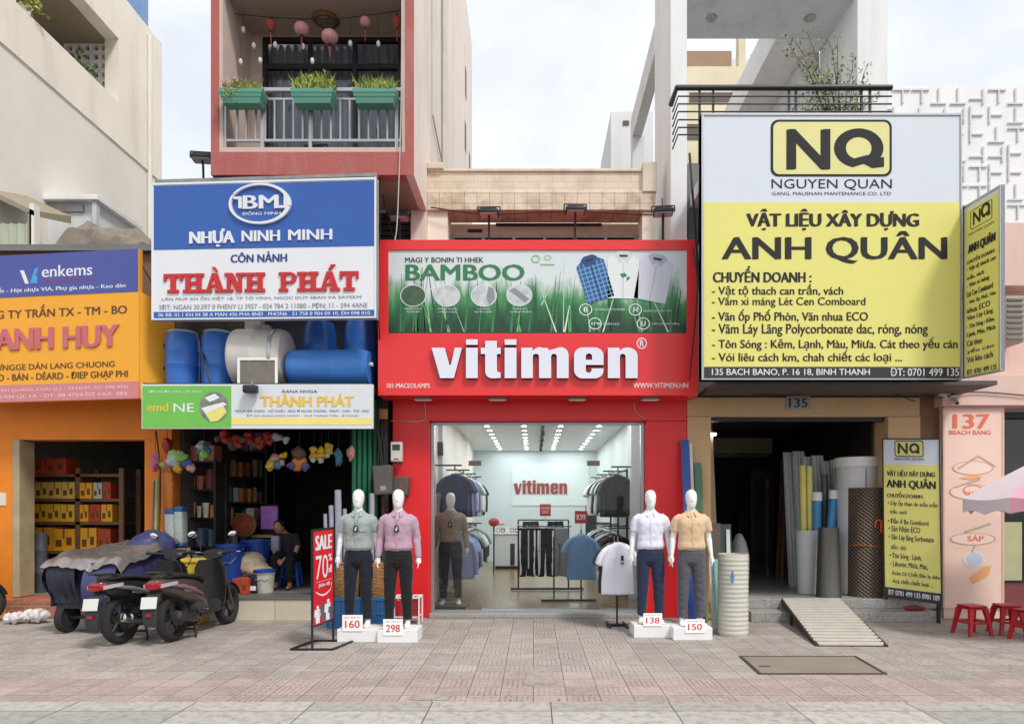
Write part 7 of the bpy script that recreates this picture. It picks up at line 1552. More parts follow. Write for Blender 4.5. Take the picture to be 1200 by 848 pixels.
# ================================================================== balcony: railing, flower boxes, lanterns, lamp
RY_ = -.93
t = thing('balcony_railing', (X(365, RY_), RY_, 6.9), 'silver balcony railing behind the green flower boxes', 'railing')
m_sil = M('railing_silver', rgb(178, 180, 184), .4, .5, var=.06, dirt=.1)
xa, xb = X(263, RY_), X(470, RY_)
mb = MB(); mb.box(xa, xb, RY_ - .03, RY_ + .03, Z(108, RY_), Z(104, RY_)); mb.build('handrail', m_sil, t)
mb = MB(); mb.bar((xa, RY_, Z(116.5, RY_)), (xb, RY_, Z(116.5, RY_)), .028); mb.bar((xa, RY_, Z(165, RY_)), (xb, RY_, Z(165, RY_)), .034); mb.build('cross_rail', m_sil, t)
xs = list(range(278, 466, 11))
for i, x in enumerate(xs):
 mb = MB(); mb.bar((X(x, RY_), RY_, Z(165, RY_)), (X(x, RY_), RY_, Z(116.5, RY_)), .024); mb.build('baluster', m_sil, t)
for x in (264, 308, 364, 465):
 mb = MB(); mb.bar((X(x, RY_), RY_, fz1 - .0), (X(x, RY_), RY_, Z(105, RY_)), .045); mb.build('post', m_sil, t)
m_fb = M('planter_green', rgb(84, 144, 124), .5, var=.06, dirt=.12)
qp = random.Random(77)
flw = (('mixed', (260, 311), 'turquoise flower box with pink and yellow flowers at the corner of the railing'), ('grass', (343, 393), 'turquoise flower box full of tall green leaves in the middle of the railing'), ('thin', (415, 466), 'turquoise flower box with thin grassy plants beside the cream wall'))
for kd_, (x0, x1), l in flw:
 Yb = -1.09; xa, xb = X(x0, Yb), X(x1, Yb); zt, zb_ = Z(109, Yb), Z(125, Yb); ym = Yb + .0
 t = thing('flower_box', ((xa + xb) / 2, ym, zb_), l, 'flower box', 'flower boxes on the balcony railing')
 mb = MB(); d0, d1 = .085, .11
 mb.loft([[Vector((xa + e_, ym - d_, z)), Vector((xb - e_, ym - d_, z)), Vector((xb - e_, ym + d_, z)), Vector((xa + e_, ym + d_, z))] for z, e_, d_ in ((zb_, .05, d0), (zb_ + (zt - zb_) * .42, .028, d0 + .012), (zb_ + (zt - zb_) * .44, .022, d0 + .018), (zb_ + (zt - zb_) * .70, .012, d0 + .024), (zb_ + (zt - zb_) * .72, .006, d0 + .03), (zt, 0, d1), (zt, .02, d1 - .02), (zt - .03, .022, d1 - .022))], True, True, False); mb.build('trough', m_fb, t)
 MB().box(xa + .03, xb - .03, ym - .085, ym + .085, zt - .05, zt - .025).build('soil', M('soil', (.04, .028, .02), .95, var=.4, scale=20), t)
 mb = MB()
 for xx in (xa + .12, xb - .12): mb.bar((xx, ym + .10, zt - .1), (xx, -.92, zt + .0), .02, .008)
 mb.build('bracket', m_black, t)
 blades = {'mixed': 150, 'grass': 430, 'thin': 260}[kd_]; mbs = [MB(), MB()]
 for i in range(blades):
  p = Vector((qp.uniform(xa + .04, xb - .04), ym + qp.uniform(-.08, .08), zt - .03)); h = qp.uniform(.08, .30 if kd_ != 'mixed' else .24) * (1 - .4 * abs((p.x - (xa + xb) / 2) / (xb - xa)))
  if kd_ == 'grass': h *= 1.05
  ln = Vector((qp.uniform(-.12, .12), qp.uniform(-.10, .10), 0)); w = qp.uniform(.006, .013) if kd_ != 'thin' else qp.uniform(.003, .007); s_ = Vector((w, qp.uniform(-w, w), 0))
  m1 = p + ln * .4 + Vector((0, 0, h * .6)); tp = p + ln + Vector((0, 0, h)); mbs[i % 2].add([p - s_ * .5, p + s_ * .5, m1 + s_, m1 - s_, tp], [(0, 1, 2, 3), (3, 2, 4)], False)
  if kd_ != 'thin' or i % 2 == 0:
   for k in range(3):
    c_ = p.lerp(m1, qp.random()) + Vector((qp.uniform(-.03, .03), qp.uniform(-.03, .03), qp.uniform(0, h * .4))); a_ = Vector((qp.uniform(-1, 1), qp.uniform(-1, 1), qp.uniform(-.2, 1))).normalized() * qp.uniform(.03, .055); sd_ = a_.orthogonal().normalized() * .009
    mbs[(i + k) % 2].add([c_, c_ + a_ * .5 + sd_, c_ + a_, c_ + a_ * .5 - sd_], [(0, 1, 2, 3)], False)
 mbs[0].build('foliage', M('balcony_leaf', rgb(110, 136, 52), .6, var=.4, scale=14), t); mbs[1].build('pale_foliage', M('balcony_leaf_pale', rgb(186, 188, 92), .6, var=.3, scale=14), t)
 if kd_ == 'mixed':
  mb = MB()
  for i in range(60): leafball(mb, (qp.uniform(xa + .02, xa + .32), ym + qp.uniform(-.14, .04), zt + qp.uniform(-.03, .16)), (.02, .02, .02), 4, .028, i)
  mb.build('blossom', M('blossom_pink', rgb(206, 150, 140), .7, var=.3, scale=30), t)
  mb = MB()
  for i in range(24): leafball(mb, (xa + .18 + qp.uniform(-.1, .1), ym - .12 + qp.uniform(-.02, .02), zt - qp.uniform(.0, .16)), (.015, .015, .02), 3, .03, i + 90)
  mb.build('trailing_leaf', M('balcony_leaf_pale'), t)
# lanterns on their string
LYY = -.6
t_ = [P(272, 16, LYY), P(300, 19, LYY), P(345, 22, LYY), P(392, 22, LYY), P(432, 18, LYY), P(473, 12, LYY)]
cable(t_, .006, m_cable, 'thin string across the balcony carrying the paper lanterns')
m_lr, m_lp = M('lantern_red', rgb(176, 66, 58), .7, var=.15, scale=18), M('lantern_pink', rgb(206, 146, 148), .7, var=.15, scale=18)
for i, (x, y, sx, sz_, m_, l) in enumerate(((317.5, 30, 6.8, 6.2, m_lr, 'small red heart shaped paper lantern nearest the corner of the balcony'), (353.5, 34, 8.2, 7.6, m_lp, 'pink paper lantern with a dark red base between the red one and the ceiling lamp'), (386.5, 43.5, 9.2, 8.2, m_lp, 'largest pink ribbed paper lantern hanging under the ceiling lamp'), (428, 26, 6, 6.2, m_lp, 'small pink paper lantern near the cream wall end of the string'), (465.5, 26, 6.2, 7, m_lr, 'small red paper lantern at the end of the string by the rose frame'))):
 c = P(x, y, LYY); s_ = (LYY + D) / F; rx, rz = sx * s_, sz_ * s_
 t = thing('paper_lantern', c - Vector((0, 0, rz)), l, 'lantern', 'paper lanterns on the balcony')
 mb = MB(); nn = 32; rings = []
 for k in range(11):
  u = -1 + 2 * k / 10; wdt = math.sqrt(max(0, 1 - u * u)) * (1 if m_ is m_lp else (.75 + .3 * u)); wdt = max(wdt, .22); rings.append([Vector((c.x + rx * wdt * (1 + .05 * math.cos(12 * 2 * math.pi * j / nn)) * math.cos(2 * math.pi * j / nn), c.y + rx * wdt * (1 + .05 * math.cos(12 * 2 * math.pi * j / nn)) * math.sin(2 * math.pi * j / nn), c.z + rz * u)) for j in range(nn)])
 mb.loft(rings, True, True, True); mb.build('shade', m_, t)
 mb = MB(); mb.cyl(c + Vector((0, 0, rz)), c + Vector((0, 0, rz + .025)), rx * .28, n=12); mb.cyl(c - Vector((0, 0, rz + .02)), c - Vector((0, 0, rz)), rx * .28, n=12); mb.build('cap', M('lantern_cap', (.03, .012, .012), .5), t)
 mb = MB(); mb.tube([c - Vector((0, 0, rz + .02)), c - Vector((0, 0, rz + .20))], [.012, .007], 8); mb.build('tassel', m_lr, t)
 mb = MB(); mb.tube([c + Vector((0, 0, rz + .02)), Vector((c.x, c.y, Z(19 if abs(x - 380) < 60 else 17, LYY)))], .003, 5); mb.build('cord', m_black, t)
mb0 = None
for i, (x, y) in enumerate(((285, 35), (297.5, 53.5), (322.5, 52.5), (282, 72.5), (305, 71), (355, 54.5), (366, 71.5), (410.5, 51), (443.5, 51.5))):
 c = P(x, y, LYY + .05); l = 'white egg shaped ornament on a thread, %s from the corner of the balcony' % ORD[i]
 if mb0 is None:
  mb0 = thing('egg_ornament', c, l, 'ornament', 'egg ornaments on the balcony'); b_ = MB(); b_.ell(c, (.03, .03, .048)); b_.build('egg', M('egg_white', rgb(226, 226, 226), .4), mb0); b_ = MB(); b_.tube([c + Vector((0, 0, .045)), c + Vector((0, 0, .40))], .0025, 5); b_.build('thread', m_black, mb0)
 else: o_ = copy_tree(mb0); o_.location = c; o_['label'] = l
Yl = -.36; c = P(382, 20, Yl); c.z = 9.1
t = thing('ceiling_lamp', c, 'round gold rimmed lamp on the balcony ceiling', 'lamp')
mb = MB(); mb.lathe([(.19, 0), (.20, -.025), (.165, -.05), (.15, -.045)], c, 32); mb.build('rim', M('old_gold', rgb(150, 122, 66), .35, .7, var=.15), t); mb = MB(); mb.lathe([(.148, -.03), (.11, -.075), (.05, -.09)], c, 28); mb.build('glass_bowl', M('smoked_bowl', rgb(120, 112, 104), .3, var=.2, scale=9), t)
# bush on the white balcony
bc = Vector((X(985, -.3), -.35, 6.6)); t = thing('balcony_bush', bc, 'sparse twiggy bush growing on the white balcony above the yellow sign', 'bush')
MB().lathe([(.16, 0), (.22, .34), (.24, .36), (.2, .36), (.19, .3)], bc, 20).build('pot', M('terracotta', rgb(150, 92, 66), .8, var=.1), t)
mb = MB(); lf = MB(); lf2 = MB(); qb = random.Random(9)
for i in range(26):
 a_ = qb.uniform(0, 2 * math.pi); sp = qb.uniform(.2, 1.05); hgt = qb.uniform(.9, 2.3) ; top_ = bc + Vector((math.cos(a_) * sp * (.9 if math.cos(a_) < 0 else .75) - .1, math.sin(a_) * sp * .3, hgt)); pts = [bc + Vector((qb.uniform(-.08, .08), qb.uniform(-.08, .08), .32))]
 for k in range(1, 6): f = k / 5; pts.append(pts[0].lerp(top_, f) + Vector((0, 0, .22 * math.sin(f * math.pi) * qb.uniform(.6, 1))) + Vector((qb.uniform(-.05, .05),) * 3))
 mb.tube(pts, [.011, .009, .007, .006, .004, .003], 5)
 for k in range(80):
  u = qb.uniform(.3, 1) * 5; k0 = min(4, int(u)); p = pts[k0].lerp(pts[k0 + 1], u - k0) + Vector((qb.gauss(0, .05), qb.gauss(0, .05), qb.gauss(0, .045))); a2 = Vector((qb.uniform(-1, 1), qb.uniform(-1, 1), qb.uniform(-.6, .6))).normalized() * qb.uniform(.05, .10); s_ = a2.orthogonal().normalized() * .017
  (lf if k % 2 else lf2).add([p, p + a2 * .5 + s_, p + a2, p + a2 * .5 - s_], [(0, 1, 2, 3)], False)
mb.build('branches', m_stem, t); lf.build('foliage', M('bush_leaf', rgb(92, 108, 56), .6, var=.4, scale=14), t); lf2.build('pale_foliage', M('bush_leaf_pale', rgb(158, 160, 96), .6, var=.3, scale=14), t)
# ================================================================== barrels stored on the canopy deck
m_bar = M('barrel_blue', rgb(46, 108, 194), .38, var=.06, scale=2, dirt=.08, dcol=rgb(90, 120, 170)); m_barw = M('tank_white', rgb(206, 202, 194), .4, var=.04, dirt=.2, dcol=rgb(150, 140, 124))
zd = 3.501
def upright_barrel(x, yt, Yb, r_, lab, lid=True):
 h = Z(yt, Yb) - zd; c = Vector((X(x, Yb), Yb, zd)); t = thing('barrel', c, lab, 'barrel', 'blue barrels stored over the plastics shop')
 mb = MB(); mb.lathe([(r_ * .86, 0), (r_ * .95, .02), (r_ * .985, h * .2), (r_, h * .36), (r_ * 1.025, h * .38), (r_ * 1.025, h * .40), (r_, h * .42), (r_, h * .62), (r_ * 1.02, h * .64), (r_, h * .66), (r_ * .97, h * .85), (r_ * .84, h * .965), (r_ * .80, h * .97)], c, 32); mb.build('drum', m_bar, t)
 if lid: mb = MB(); mb.lathe([(r_ * .86, h * .955), (r_ * .88, h * .96), (r_ * .88, h * .985), (r_ * .80, h), (r_ * .3, h)], c, 32); mb.build('lid', M('barrel_lid', rgb(150, 170, 168), .4), t)
 return t
upright_barrel(214, 389, -.42, .235, 'upright blue barrel with a pale lid nearest the orange sign'); upright_barrel(255.5, 389, -.40, .235, 'upright blue barrel with a pale lid beside the white tank')
upright_barrel(375, 376, .0, .25, 'blue barrel standing behind the lying drum, nearest the white tank', False); upright_barrel(422, 374, .0, .25, 'blue barrel standing behind the lying drum, nearest the red sign', False)
c0 = P(273, 418, -.45); c1 = P(340, 418, -.45); r_ = (Z(386, -.45) - zd) / 2 ; zc = zd + r_
t = thing('water_tank', ((c0.x + c1.x) / 2, -.42, zd), 'white lying water tank with a square framed opening between the blue barrels', 'tank')
L_ = c1.x - c0.x; mb = MB(); mb.lathe([(r_ * .3, 0), (r_ * .8, .02), (r_ * .96, .06), (r_, .1), (r_, L_ * .45), (r_ * 1.015, L_ * .47), (r_, L_ * .49), (r_, L_ - .1), (r_ * .93, L_ - .04), (r_ * .6, L_ - .005), (r_ * .2, L_)], (c0.x, -.42, zc), 36, 'x'); mb.build('shell', m_barw, t)
mb = MB(); mb.lathe([(r_ * 1.01, L_ - .2), (r_ * 1.03, L_ - .19), (r_ * 1.03, L_ - .15), (r_ * 1.01, L_ - .14)], (c0.x, -.42, zc), 36, 'x'); mb.build('band', m_alu, t)
mb = MB(); mb.lathe([(.14, 0), (.14, .07), (.12, .08)], ((c0.x + c1.x) / 2, -.42, zd + 2 * r_ - .02), 24); mb.build('cap', m_barw, t)
xa, xb, za, zb_ = X(278, -.86), X(325, -.86), zd, Z(419, -.86)
mb = MB(); mb.box(xa, xb, -.86, -.835, zb_ - .035, zb_); mb.box(xa, xa + .035, -.86, -.835, za, zb_ - .036); mb.box(xb - .035, xb, -.86, -.835, za, zb_ - .036); mb.build('opening_frame', m_white, t)
MB().box(xa + .036, xb - .036, -.845, -.838, za, zb_ - .036).build('panel', M('tank_panel', rgb(126, 118, 106), .35, .4, var=.2, scale=5), t)
for dx in (.12, .62): MB().box(c0.x + dx, c0.x + dx + .06, -.62, -.25, zd, zd + .1).build('cradle', m_dgrey, t)
c0 = P(340, 428, -.52); c1 = P(434, 428, -.52); r_ = (Z(410, -.52) - zd) / 2; L_ = c1.x - c0.x; zc = zd + r_
t = thing('barrel', ((c0.x + c1.x) / 2, -.52, zd), 'blue drum lying on its side in front of two standing barrels', 'barrel', 'blue barrels stored over the plastics shop')
mb = MB(); mb.lathe([(r_ * .5, 0), (r_ * .9, .015), (r_ * .97, .06), (r_, .12), (r_, L_ * .33), (r_ * 1.02, L_ * .345), (r_, L_ * .36), (r_, L_ * .55), (r_ * 1.03, L_ * .57), (r_ * 1.03, L_ * .60), (r_, L_ * .62), (r_, L_ - .1), (r_ * .95, L_ - .03), (r_ * .9, L_ - .03), (r_ * .9, L_), (r_ * .5, L_)], (c0.x, -.52, zc), 34, 'x'); mb.build('drum', M('barrel_blue_pale', rgb(62, 124, 202), .4, var=.06), t)
mb = MB(); mb.lathe([(.03, 0), (.03, .04)], (c1.x + .0, -.52, zc + .06), 12, 'x'); mb.build('bung', m_white, t)
mb = MB(); mb.box(c0.x + L_ * .43, c0.x + L_ * .51, -.62, -.42, zd, zd + .05); mb.build('wedge', m_bar, t)
c = P(296, 458, -.93); t = thing('floodlight', c, 'small dark lamp clipped to the top edge of the green and white fascia', 'floodlight')
mb = MB(); mb.rbox(c.x - .1, c.x + .1, -1.06, -.94, c.z - .04, c.z + .07, .03); mb.build('lamp_head', m_dgrey, t); mb = MB(); mb.tube([(c.x, -.98, c.z + .07), (c.x, -.93, c.z + .13), (c.x, -.86, c.z + .10)], .012, 6); mb.build('arm', m_alu, t)
cable([P(236, 393, -.3), P(239, 420, -.65), P(246, 448, -.75)], .016, m_cable, 'black hose between the two upright blue barrels')

# ================================================================== orange shop goods
SY_ = .95
t = thing('storage_rack', (X(80, SY_), SY_, oz0), 'wooden storage rack full of yellow cartons in the orange shop', 'rack')
sxl, sxm, sxr = X(22, SY_), X(91, SY_), X(142, SY_); shz = [Z(y, SY_) for y in (676, 645, 611, 584, 555)]
for x in (sxl, sxm, sxr):
 for yy in (SY_, SY_ + .5): mb = MB(); mb.box(x - .04, x + .04, yy, yy + .06, oz0, shz[-1] + .1); mb.build('upright', m_wood, t)
for z_ in shz: mb = MB(); mb.box(sxl + .041, sxr - .041, SY_ - .0, SY_ + .55, z_ - .05, z_); mb.build('shelf', m_wood, t)
m_cy = [M('carton_yellow', rgb(226, 178, 44), .65, var=.10, dirt=.12), M('carton_straw', rgb(212, 176, 84), .65, var=.10), M('carton_red', rgb(184, 66, 40), .65, var=.1), M('carton_amber', rgb(232, 166, 30), .6, var=.08), M('carton_white', rgb(190, 190, 182), .6), M('carton_green', rgb(60, 96, 70), .6)]
m_tape = M('tape_brown', rgb(120, 86, 40), .4); qc = random.Random(14)
def carton(xa, xb, Yb, za, h, mi, lab, dp=.36, group='cartons on the wooden rack'):
 mb = MB(); mb.box(xa, xb, Yb, Yb + dp, za, za + h); o_ = tag(mb.build('carton', m_cy[mi], bevel=.006), lab, 'carton', group); w = xb - xa
 mb = MB(); mb.box(xa + w * .46, xa + w * .54, Yb - .003, Yb - .0005, za + h * .55, za + h); mb.box(xa + w * .46, xa + w * .54, Yb, Yb + dp, za + h + .0005, za + h + .003); p_ = mb.build('tape', m_tape); p_.parent = o_; p_.location = p_.location - o_.location
 mb = MB(); mb.box(xa + w * .12, xa + w * .40, Yb - .003, Yb - .0005, za + h * .18, za + h * .5); mb.box(xa + w * .62, xa + w * .86, Yb - .003, Yb - .0005, za + h * .25, za + h * .62); p_ = mb.build('mark', M('carton_mark', rgb(104, 72, 28), .6)); p_.parent = o_; p_.location = p_.location - o_.location
 return o_
rows_ = [(shz[4], .27, [(29, 52, 2), (53, 77, 2)], 'top'), (shz[3], .29, [(24, 40, 1), (40.6, 56, 1), (56.6, 72, 1), (72.6, 87.5, 1), (94, 108, 3), (109, 119, 4), (121, 130, 2)], 'second'), (shz[2], .31, [(23.5, 39, 0), (39.6, 55, 0), (55.6, 71, 0), (71.6, 87.5, 0), (94, 104, 3), (105, 117, 2), (118, 131, 3)], 'third'), (shz[1], .40, [(41, 61, 3), (62, 87.5, 3), (94, 113, 3), (115, 130, 2)], 'fourth'), (shz[0], .32, [(50, 66, 0), (67, 86, 3), (94, 112, 5)], 'lowest')]
for z_, h, items, rn in rows_:
 for i, (a_, b_, mi) in enumerate(items):
  carton(X(a_, SY_), X(b_, SY_), SY_ - .02 + qc.uniform(0, .03), z_ + .001, h * qc.uniform(.92, 1.0), mi, '%s carton, %s from the door frame on the %s shelf of the wooden rack' % (('yellow', 'straw coloured', 'red', 'amber', 'white', 'green')[mi], ORD[i], rn))
for i, (x, w, m_, l) in enumerate(((31, .10, M('roll_blue', rgb(36, 66, 120), .5, var=.2, scale=9), 'tall dark blue plastic roll standing by the orange shop door'), (48, .09, M('roll_slate', rgb(76, 80, 92), .5, var=.25, scale=9), 'tall slate grey plastic roll standing by the orange shop door'), (40, .035, m_black, 'thin black pole between the two plastic rolls'))):
 Yr = .62; c = Vector((X(x, Yr), Yr, oz0)); h = Z(624, Yr) - oz0; mb = MB(); mb.lathe([(w * .95, 0), (w, .01), (w, h * .33), (w * 1.04, h * .34), (w, h * .35), (w, h * .7), (w * 1.04, h * .71), (w, h * .72), (w, h - .01), (w * .9, h), (w * .4, h), (w * .4, h - .1)], c, 20); tag(mb.build('plastic_roll', m_, loc=c), l, 'roll')
# paper notice on the orange pillar
t = thing('wall_notice', P(3, 568, .02), 'small pale notice stuck on the orange pillar', 'notice')
mb = MB(); mb.box(X(-6, .02), X(7, .02), .018, .028, Z(592, .02), Z(577, .02)); mb.build('sheet', M('notice_pale', rgb(214, 206, 190), .7), t)

# ================================================================== plastics shop goods
qg = random.Random(52)
def shelf_unit(x0, x1, Yb, ylist, lab, dp=.4, m_=None):
 m_ = m_ or m_dgrey; t = thing('shelf_rack', (X((x0 + x1) / 2, Yb), Yb, tz), lab, 'shelf rack'); a_, b_ = X(x0, Yb), X(x1, Yb); top_ = Z(ylist[0], Yb)
 for x in (a_, b_):
  for yy in (Yb, Yb + dp): mb = MB(); mb.bar((x, yy, tz), (x, yy, top_ + .05), .035); mb.build('upright', m_, t)
 zs = []
 for y in ylist: z_ = Z(y, Yb); zs.append(z_); mb = MB(); mb.box(a_, b_, Yb, Yb + dp, z_ - .025, z_); mb.build('shelf', m_, t)
 return a_, b_, zs
gcols = [(150, 92, 72), (120, 104, 84), (170, 170, 166), (74, 88, 110), (150, 124, 62), (96, 66, 54), (190, 186, 176), (60, 92, 82), (176, 110, 56), (110, 52, 50)]
gmats = [M('ware_%d' % i, tuple(min(1, 1.5 * k) for k in rgb(*c)), .55, var=.3, scale=9) for i, c in enumerate(gcols)]; gname = ['brick coloured', 'tan', 'grey', 'slate blue', 'mustard', 'brown', 'white', 'teal', 'orange', 'maroon']
def fill_shelf(a_, b_, z_, Yb, hmax, rack, row, group):
 x = a_ + .03; i = 0
 while x < b_ - .12:
  w = qg.uniform(.07, .17); w = min(w, b_ - .02 - x); h = qg.uniform(.6, 1.0) * hmax; k = qg.randrange(len(gmats)); shape = qg.randrange(3); mb = MB(); c = Vector((x + w / 2, Yb + .16, z_ + .001))
  nm = ('box', 'jar', 'basin')[shape]
  if shape == 0: mb.box(x + .005, x + w - .005, Yb + .02, Yb + .3, z_ + .001, z_ + h); o_ = mb.build('ware_box', gmats[k], loc=c, bevel=.008)
  elif shape == 1: r_ = min(w * .48, .14); mb.lathe([(r_ * .9, 0), (r_, .02), (r_, h * .7), (r_ * .7, h * .85), (r_ * .72, h), (r_ * .3, h)], c, 16); o_ = mb.build('ware_jar', gmats[k], loc=c)
  else: r_ = min(w * .5, .15); mb.lathe([(r_ * .7, 0), (r_ * .95, h * .8), (r_ * 1.05, h * .82), (r_ * 1.05, h * .86), (r_ * .9, h * .84), (r_ * .65, .05)], c, 18); o_ = mb.build('ware_basin', gmats[k], loc=c)
  tag(o_, '%s %s, %s from the orange pillar on the %s shelf of the %s' % (gname[k], nm, ORD[i], row, rack), nm, group); x += w + .012; i += 1
a_, b_, zs = shelf_unit(205, 252, .5, (540, 573, 606, 640, 668), 'narrow dark shelf rack beside the orange pillar')
for z_, rn in zip(zs, ('top', 'second', 'third', 'fourth', 'lowest')): fill_shelf(a_, b_, z_, .5, .34, 'narrow rack', rn, 'wares on the narrow rack')
a_, b_, zs = shelf_unit(240, 312, 1.9, (528, 558, 588, 616, 644), 'wide dark shelf rack at the back of the plastics shop')
for z_, rn in zip(zs, ('top', 'second', 'third', 'fourth', 'lowest')): fill_shelf(a_, b_, z_, 1.9, .36, 'wide rack', rn, 'wares on the wide rack')
# hanging wares behind the fascia: a rail, then one thing per hook
t = thing('hanging_rail', (X(310, -.25), -.25, 3.3), 'dark rail for hanging wares behind the green and white fascia', 'rail')
mb = MB(); mb.tube([(X(176, -.25), -.25, 3.30), (X(412, -.25), -.25, 3.30)], .015, 8); mb.build('bar', m_black, t)
mb = MB()
for x in (180, 290, 405): mb.bar((X(x, -.25), -.25, 3.30), (X(x, -.25), -.25, 3.355), .02)
mb.build('hook', m_black, t)
hm = {n: M('hang_' + n, tuple(k * .7 for k in rgb(*c)), .5, var=.2, scale=14) for n, c in (('red', (178, 44, 40)), ('yellow', (228, 184, 50)), ('orange', (226, 132, 40)), ('violet', (96, 88, 150)), ('teal', (62, 130, 150)), ('pale', (196, 208, 206)), ('pink', (214, 120, 150)), ('lime', (150, 206, 96)), ('skin', (214, 156, 140)), ('blue', (58, 104, 176)), ('brown', (110, 78, 56)))}  # colours darkened to hold the shade these goods hang in
def wob(mb, c, r_):
 for i, v in enumerate(mb.v): mb.v[i] = c + (v - c) * (1 + .55 * noise.noise(v * (1.1 / r_)))
def hang_ball(x, y, r_, m_, lab, group=None, n=1, Yb=-.25, name='hanging_toy', cat='toy', parts=None, squash=1.):
 """a bag or toy on its string; parts: further lumps (dx, dy, r, mat) in photo pixels"""
 c = P(x, y, Yb); s_ = (Yb + D) / F; t = thing(name, c, lab, cat, group)
 mb = MB(); mb.ell(c, (r_ * s_, r_ * s_ * .7, r_ * s_ * squash), 20, 14); wob(mb, c, r_ * s_); mb.build('body', hm[m_], t)
 for (dx, dy, rr, mm_) in parts or (): mb = MB(); q_ = c + Vector((dx * s_, -.05, -dy * s_)); mb.ell(q_, (rr * s_, rr * s_ * .8, rr * s_), 16, 10); wob(mb, q_, rr * s_); mb.build('lump', hm[mm_], t)
 mb = MB(); mb.tube([c + Vector((0, 0, r_ * s_ * .8)), Vector((c.x, Yb, 3.30))], .004, 5); mb.build('string', m_cable, t); return t
hang_ball(206, 539, 13, 'pale', 'net bag of bright toy balls hanging by the orange pillar', parts=((-6, 3, 6, 'pink'), (8, -2, 7, 'lime'), (16, 5, 6, 'blue'), (-12, 6, 4, 'lime'), (20, 9, 5, 'skin'), (4, 10, 5, 'yellow'), (1, -6, 6, 'lime')), squash=.8)
hang_ball(239, 527, 7, 'teal', 'blue and green toy hanging on the rail over the narrow rack', parts=((2, 6, 5, 'lime'), (-3, -4, 4, 'pale')))
for i, x in enumerate((262, 277, 291, 303, 313)): hang_ball(x, 512 + (i * 5) % 9, 6.5, 'red', 'bunch of red artificial flowers on the rail, %s from the orange pillar' % ORD[i], 'red flower bunches', name='flower_bunch', cat='flowers', parts=((4, 4, 4, 'red'), (-5, 3, 4, 'brown'), (2, -4, 4, 'red')))
hang_ball(324, 512, 8, 'pale', 'pale grey pouch hanging next to the red flowers', squash=.6); hang_ball(335, 515, 4, 'pale', 'tiny pale ball hanging beside the grey pouch')
hang_ball(322, 538, 6, 'skin', 'yellow and blue doll hanging lower than the flowers', parts=((-4, 8, 6, 'yellow'), (5, 7, 5, 'teal'), (10, 4, 4, 'skin'), (12, -4, 4, 'yellow')))
hang_ball(351, 542, 8.5, 'orange', 'orange bag with a violet rim hanging in the middle of the rail', parts=((-8, 4, 5, 'violet'), (8, 5, 5, 'violet'), (0, -11, 7, 'brown')), squash=1.1)
for i, (x, y) in enumerate(((368, 533), (377, 534), (385, 528))): hang_ball(x, y, 5.5, 'yellow', 'yellow toy chick on the rail, %s from the orange bag' % ORD[i], 'yellow toy chicks', parts=((0, -6, 4, 'yellow'), (0, 6, 3, 'pale')), squash=1.2)
hang_ball(397, 537, 5, 'teal', 'teal brush hanging beside the yellow toy chicks', squash=2.); hang_ball(411, 531, 5, 'skin', 'pinkish duster hanging next to the green shutter', squash=1.7)
hang_ball(182, 541, 6, 'pink', 'magenta toy hanging on the orange pillar', Yb=-.12, squash=1.5); hang_ball(196, 521, 6, 'red', 'red bag hanging at the top of the orange pillar', Yb=-.15, squash=1.4)
# brooms and packs by the pillar
for i, (x0, y0, x1, y1, mm_, l) in enumerate(((181, 563, 175, 612, 'violet', 'violet broom handle leaning on the orange pillar'), (184, 560, 179, 612, 'lime', 'green broom handle leaning on the orange pillar'), (187, 556, 184, 612, 'brown', 'brown broom handle leaning on the orange pillar'))):
 Yb = -.16; a_, b_ = P(x0, y0, Yb), Vector((X(x1, Yb - .15), Yb - .15, .0)); t = thing('broom', (b_.x, b_.y, 0), l, 'broom'); mb = MB(); mb.cyl(a_, b_.lerp(a_, .18), .014, n=10); mb.build('handle', hm[mm_], t); mb = MB(); c = b_.lerp(a_, .18); mb.loft([ring_e((c.x, c.y, c.z + .02), .03, .03, 12), ring_e((c.x, c.y, c.z - .06), .09, .04, 12), ring_e((b_.x, b_.y, .01), .14, .05, 12)], True, True); mb.build('bristles', hm['brown'], t)
for i, (x0, x1, y0, y1, mm_, l) in enumerate(((191, 202, 553, 596, 'orange', 'orange and tan wrapped pack standing on top of the white pack'), (192, 203, 596, 642, 'pale', 'white pack with blue ends beside the orange pillar'), (203, 213, 593, 640, 'pale', 'second white pack with a blue top, next to the narrow rack'))):
 Yb = -.12; xa, xb, za, zb_ = X(x0, Yb), X(x1, Yb), Z(y1, Yb), Z(y0, Yb); t = thing('wrapped_pack', ((xa + xb) / 2, Yb + .1, za), l, 'pack'); mb = MB(); mb.rbox(xa, xb, Yb, Yb + .2, za, zb_, .03); mb.build('wrap', hm[mm_], t)
 if i: mb = MB(); mb.rbox(xa - .004, xb + .004, Yb - .004, Yb + .204, zb_ - .09, zb_ + .004, .03); mb.rbox(xa - .004, xb + .004, Yb - .004, Yb + .204, za - .002, za + .07, .03); mb.build('end_band', hm['blue'], t)
mb = MB(); Yb = -.12; mb.box(X(190, Yb), X(214, Yb), Yb - .02, Yb + .24, tz, Z(642, Yb) - .003); tag(mb.build('low_counter', M('counter_cream', rgb(180, 168, 140), .7, dirt=.3)), 'low cream counter under the white packs by the orange pillar', 'counter')
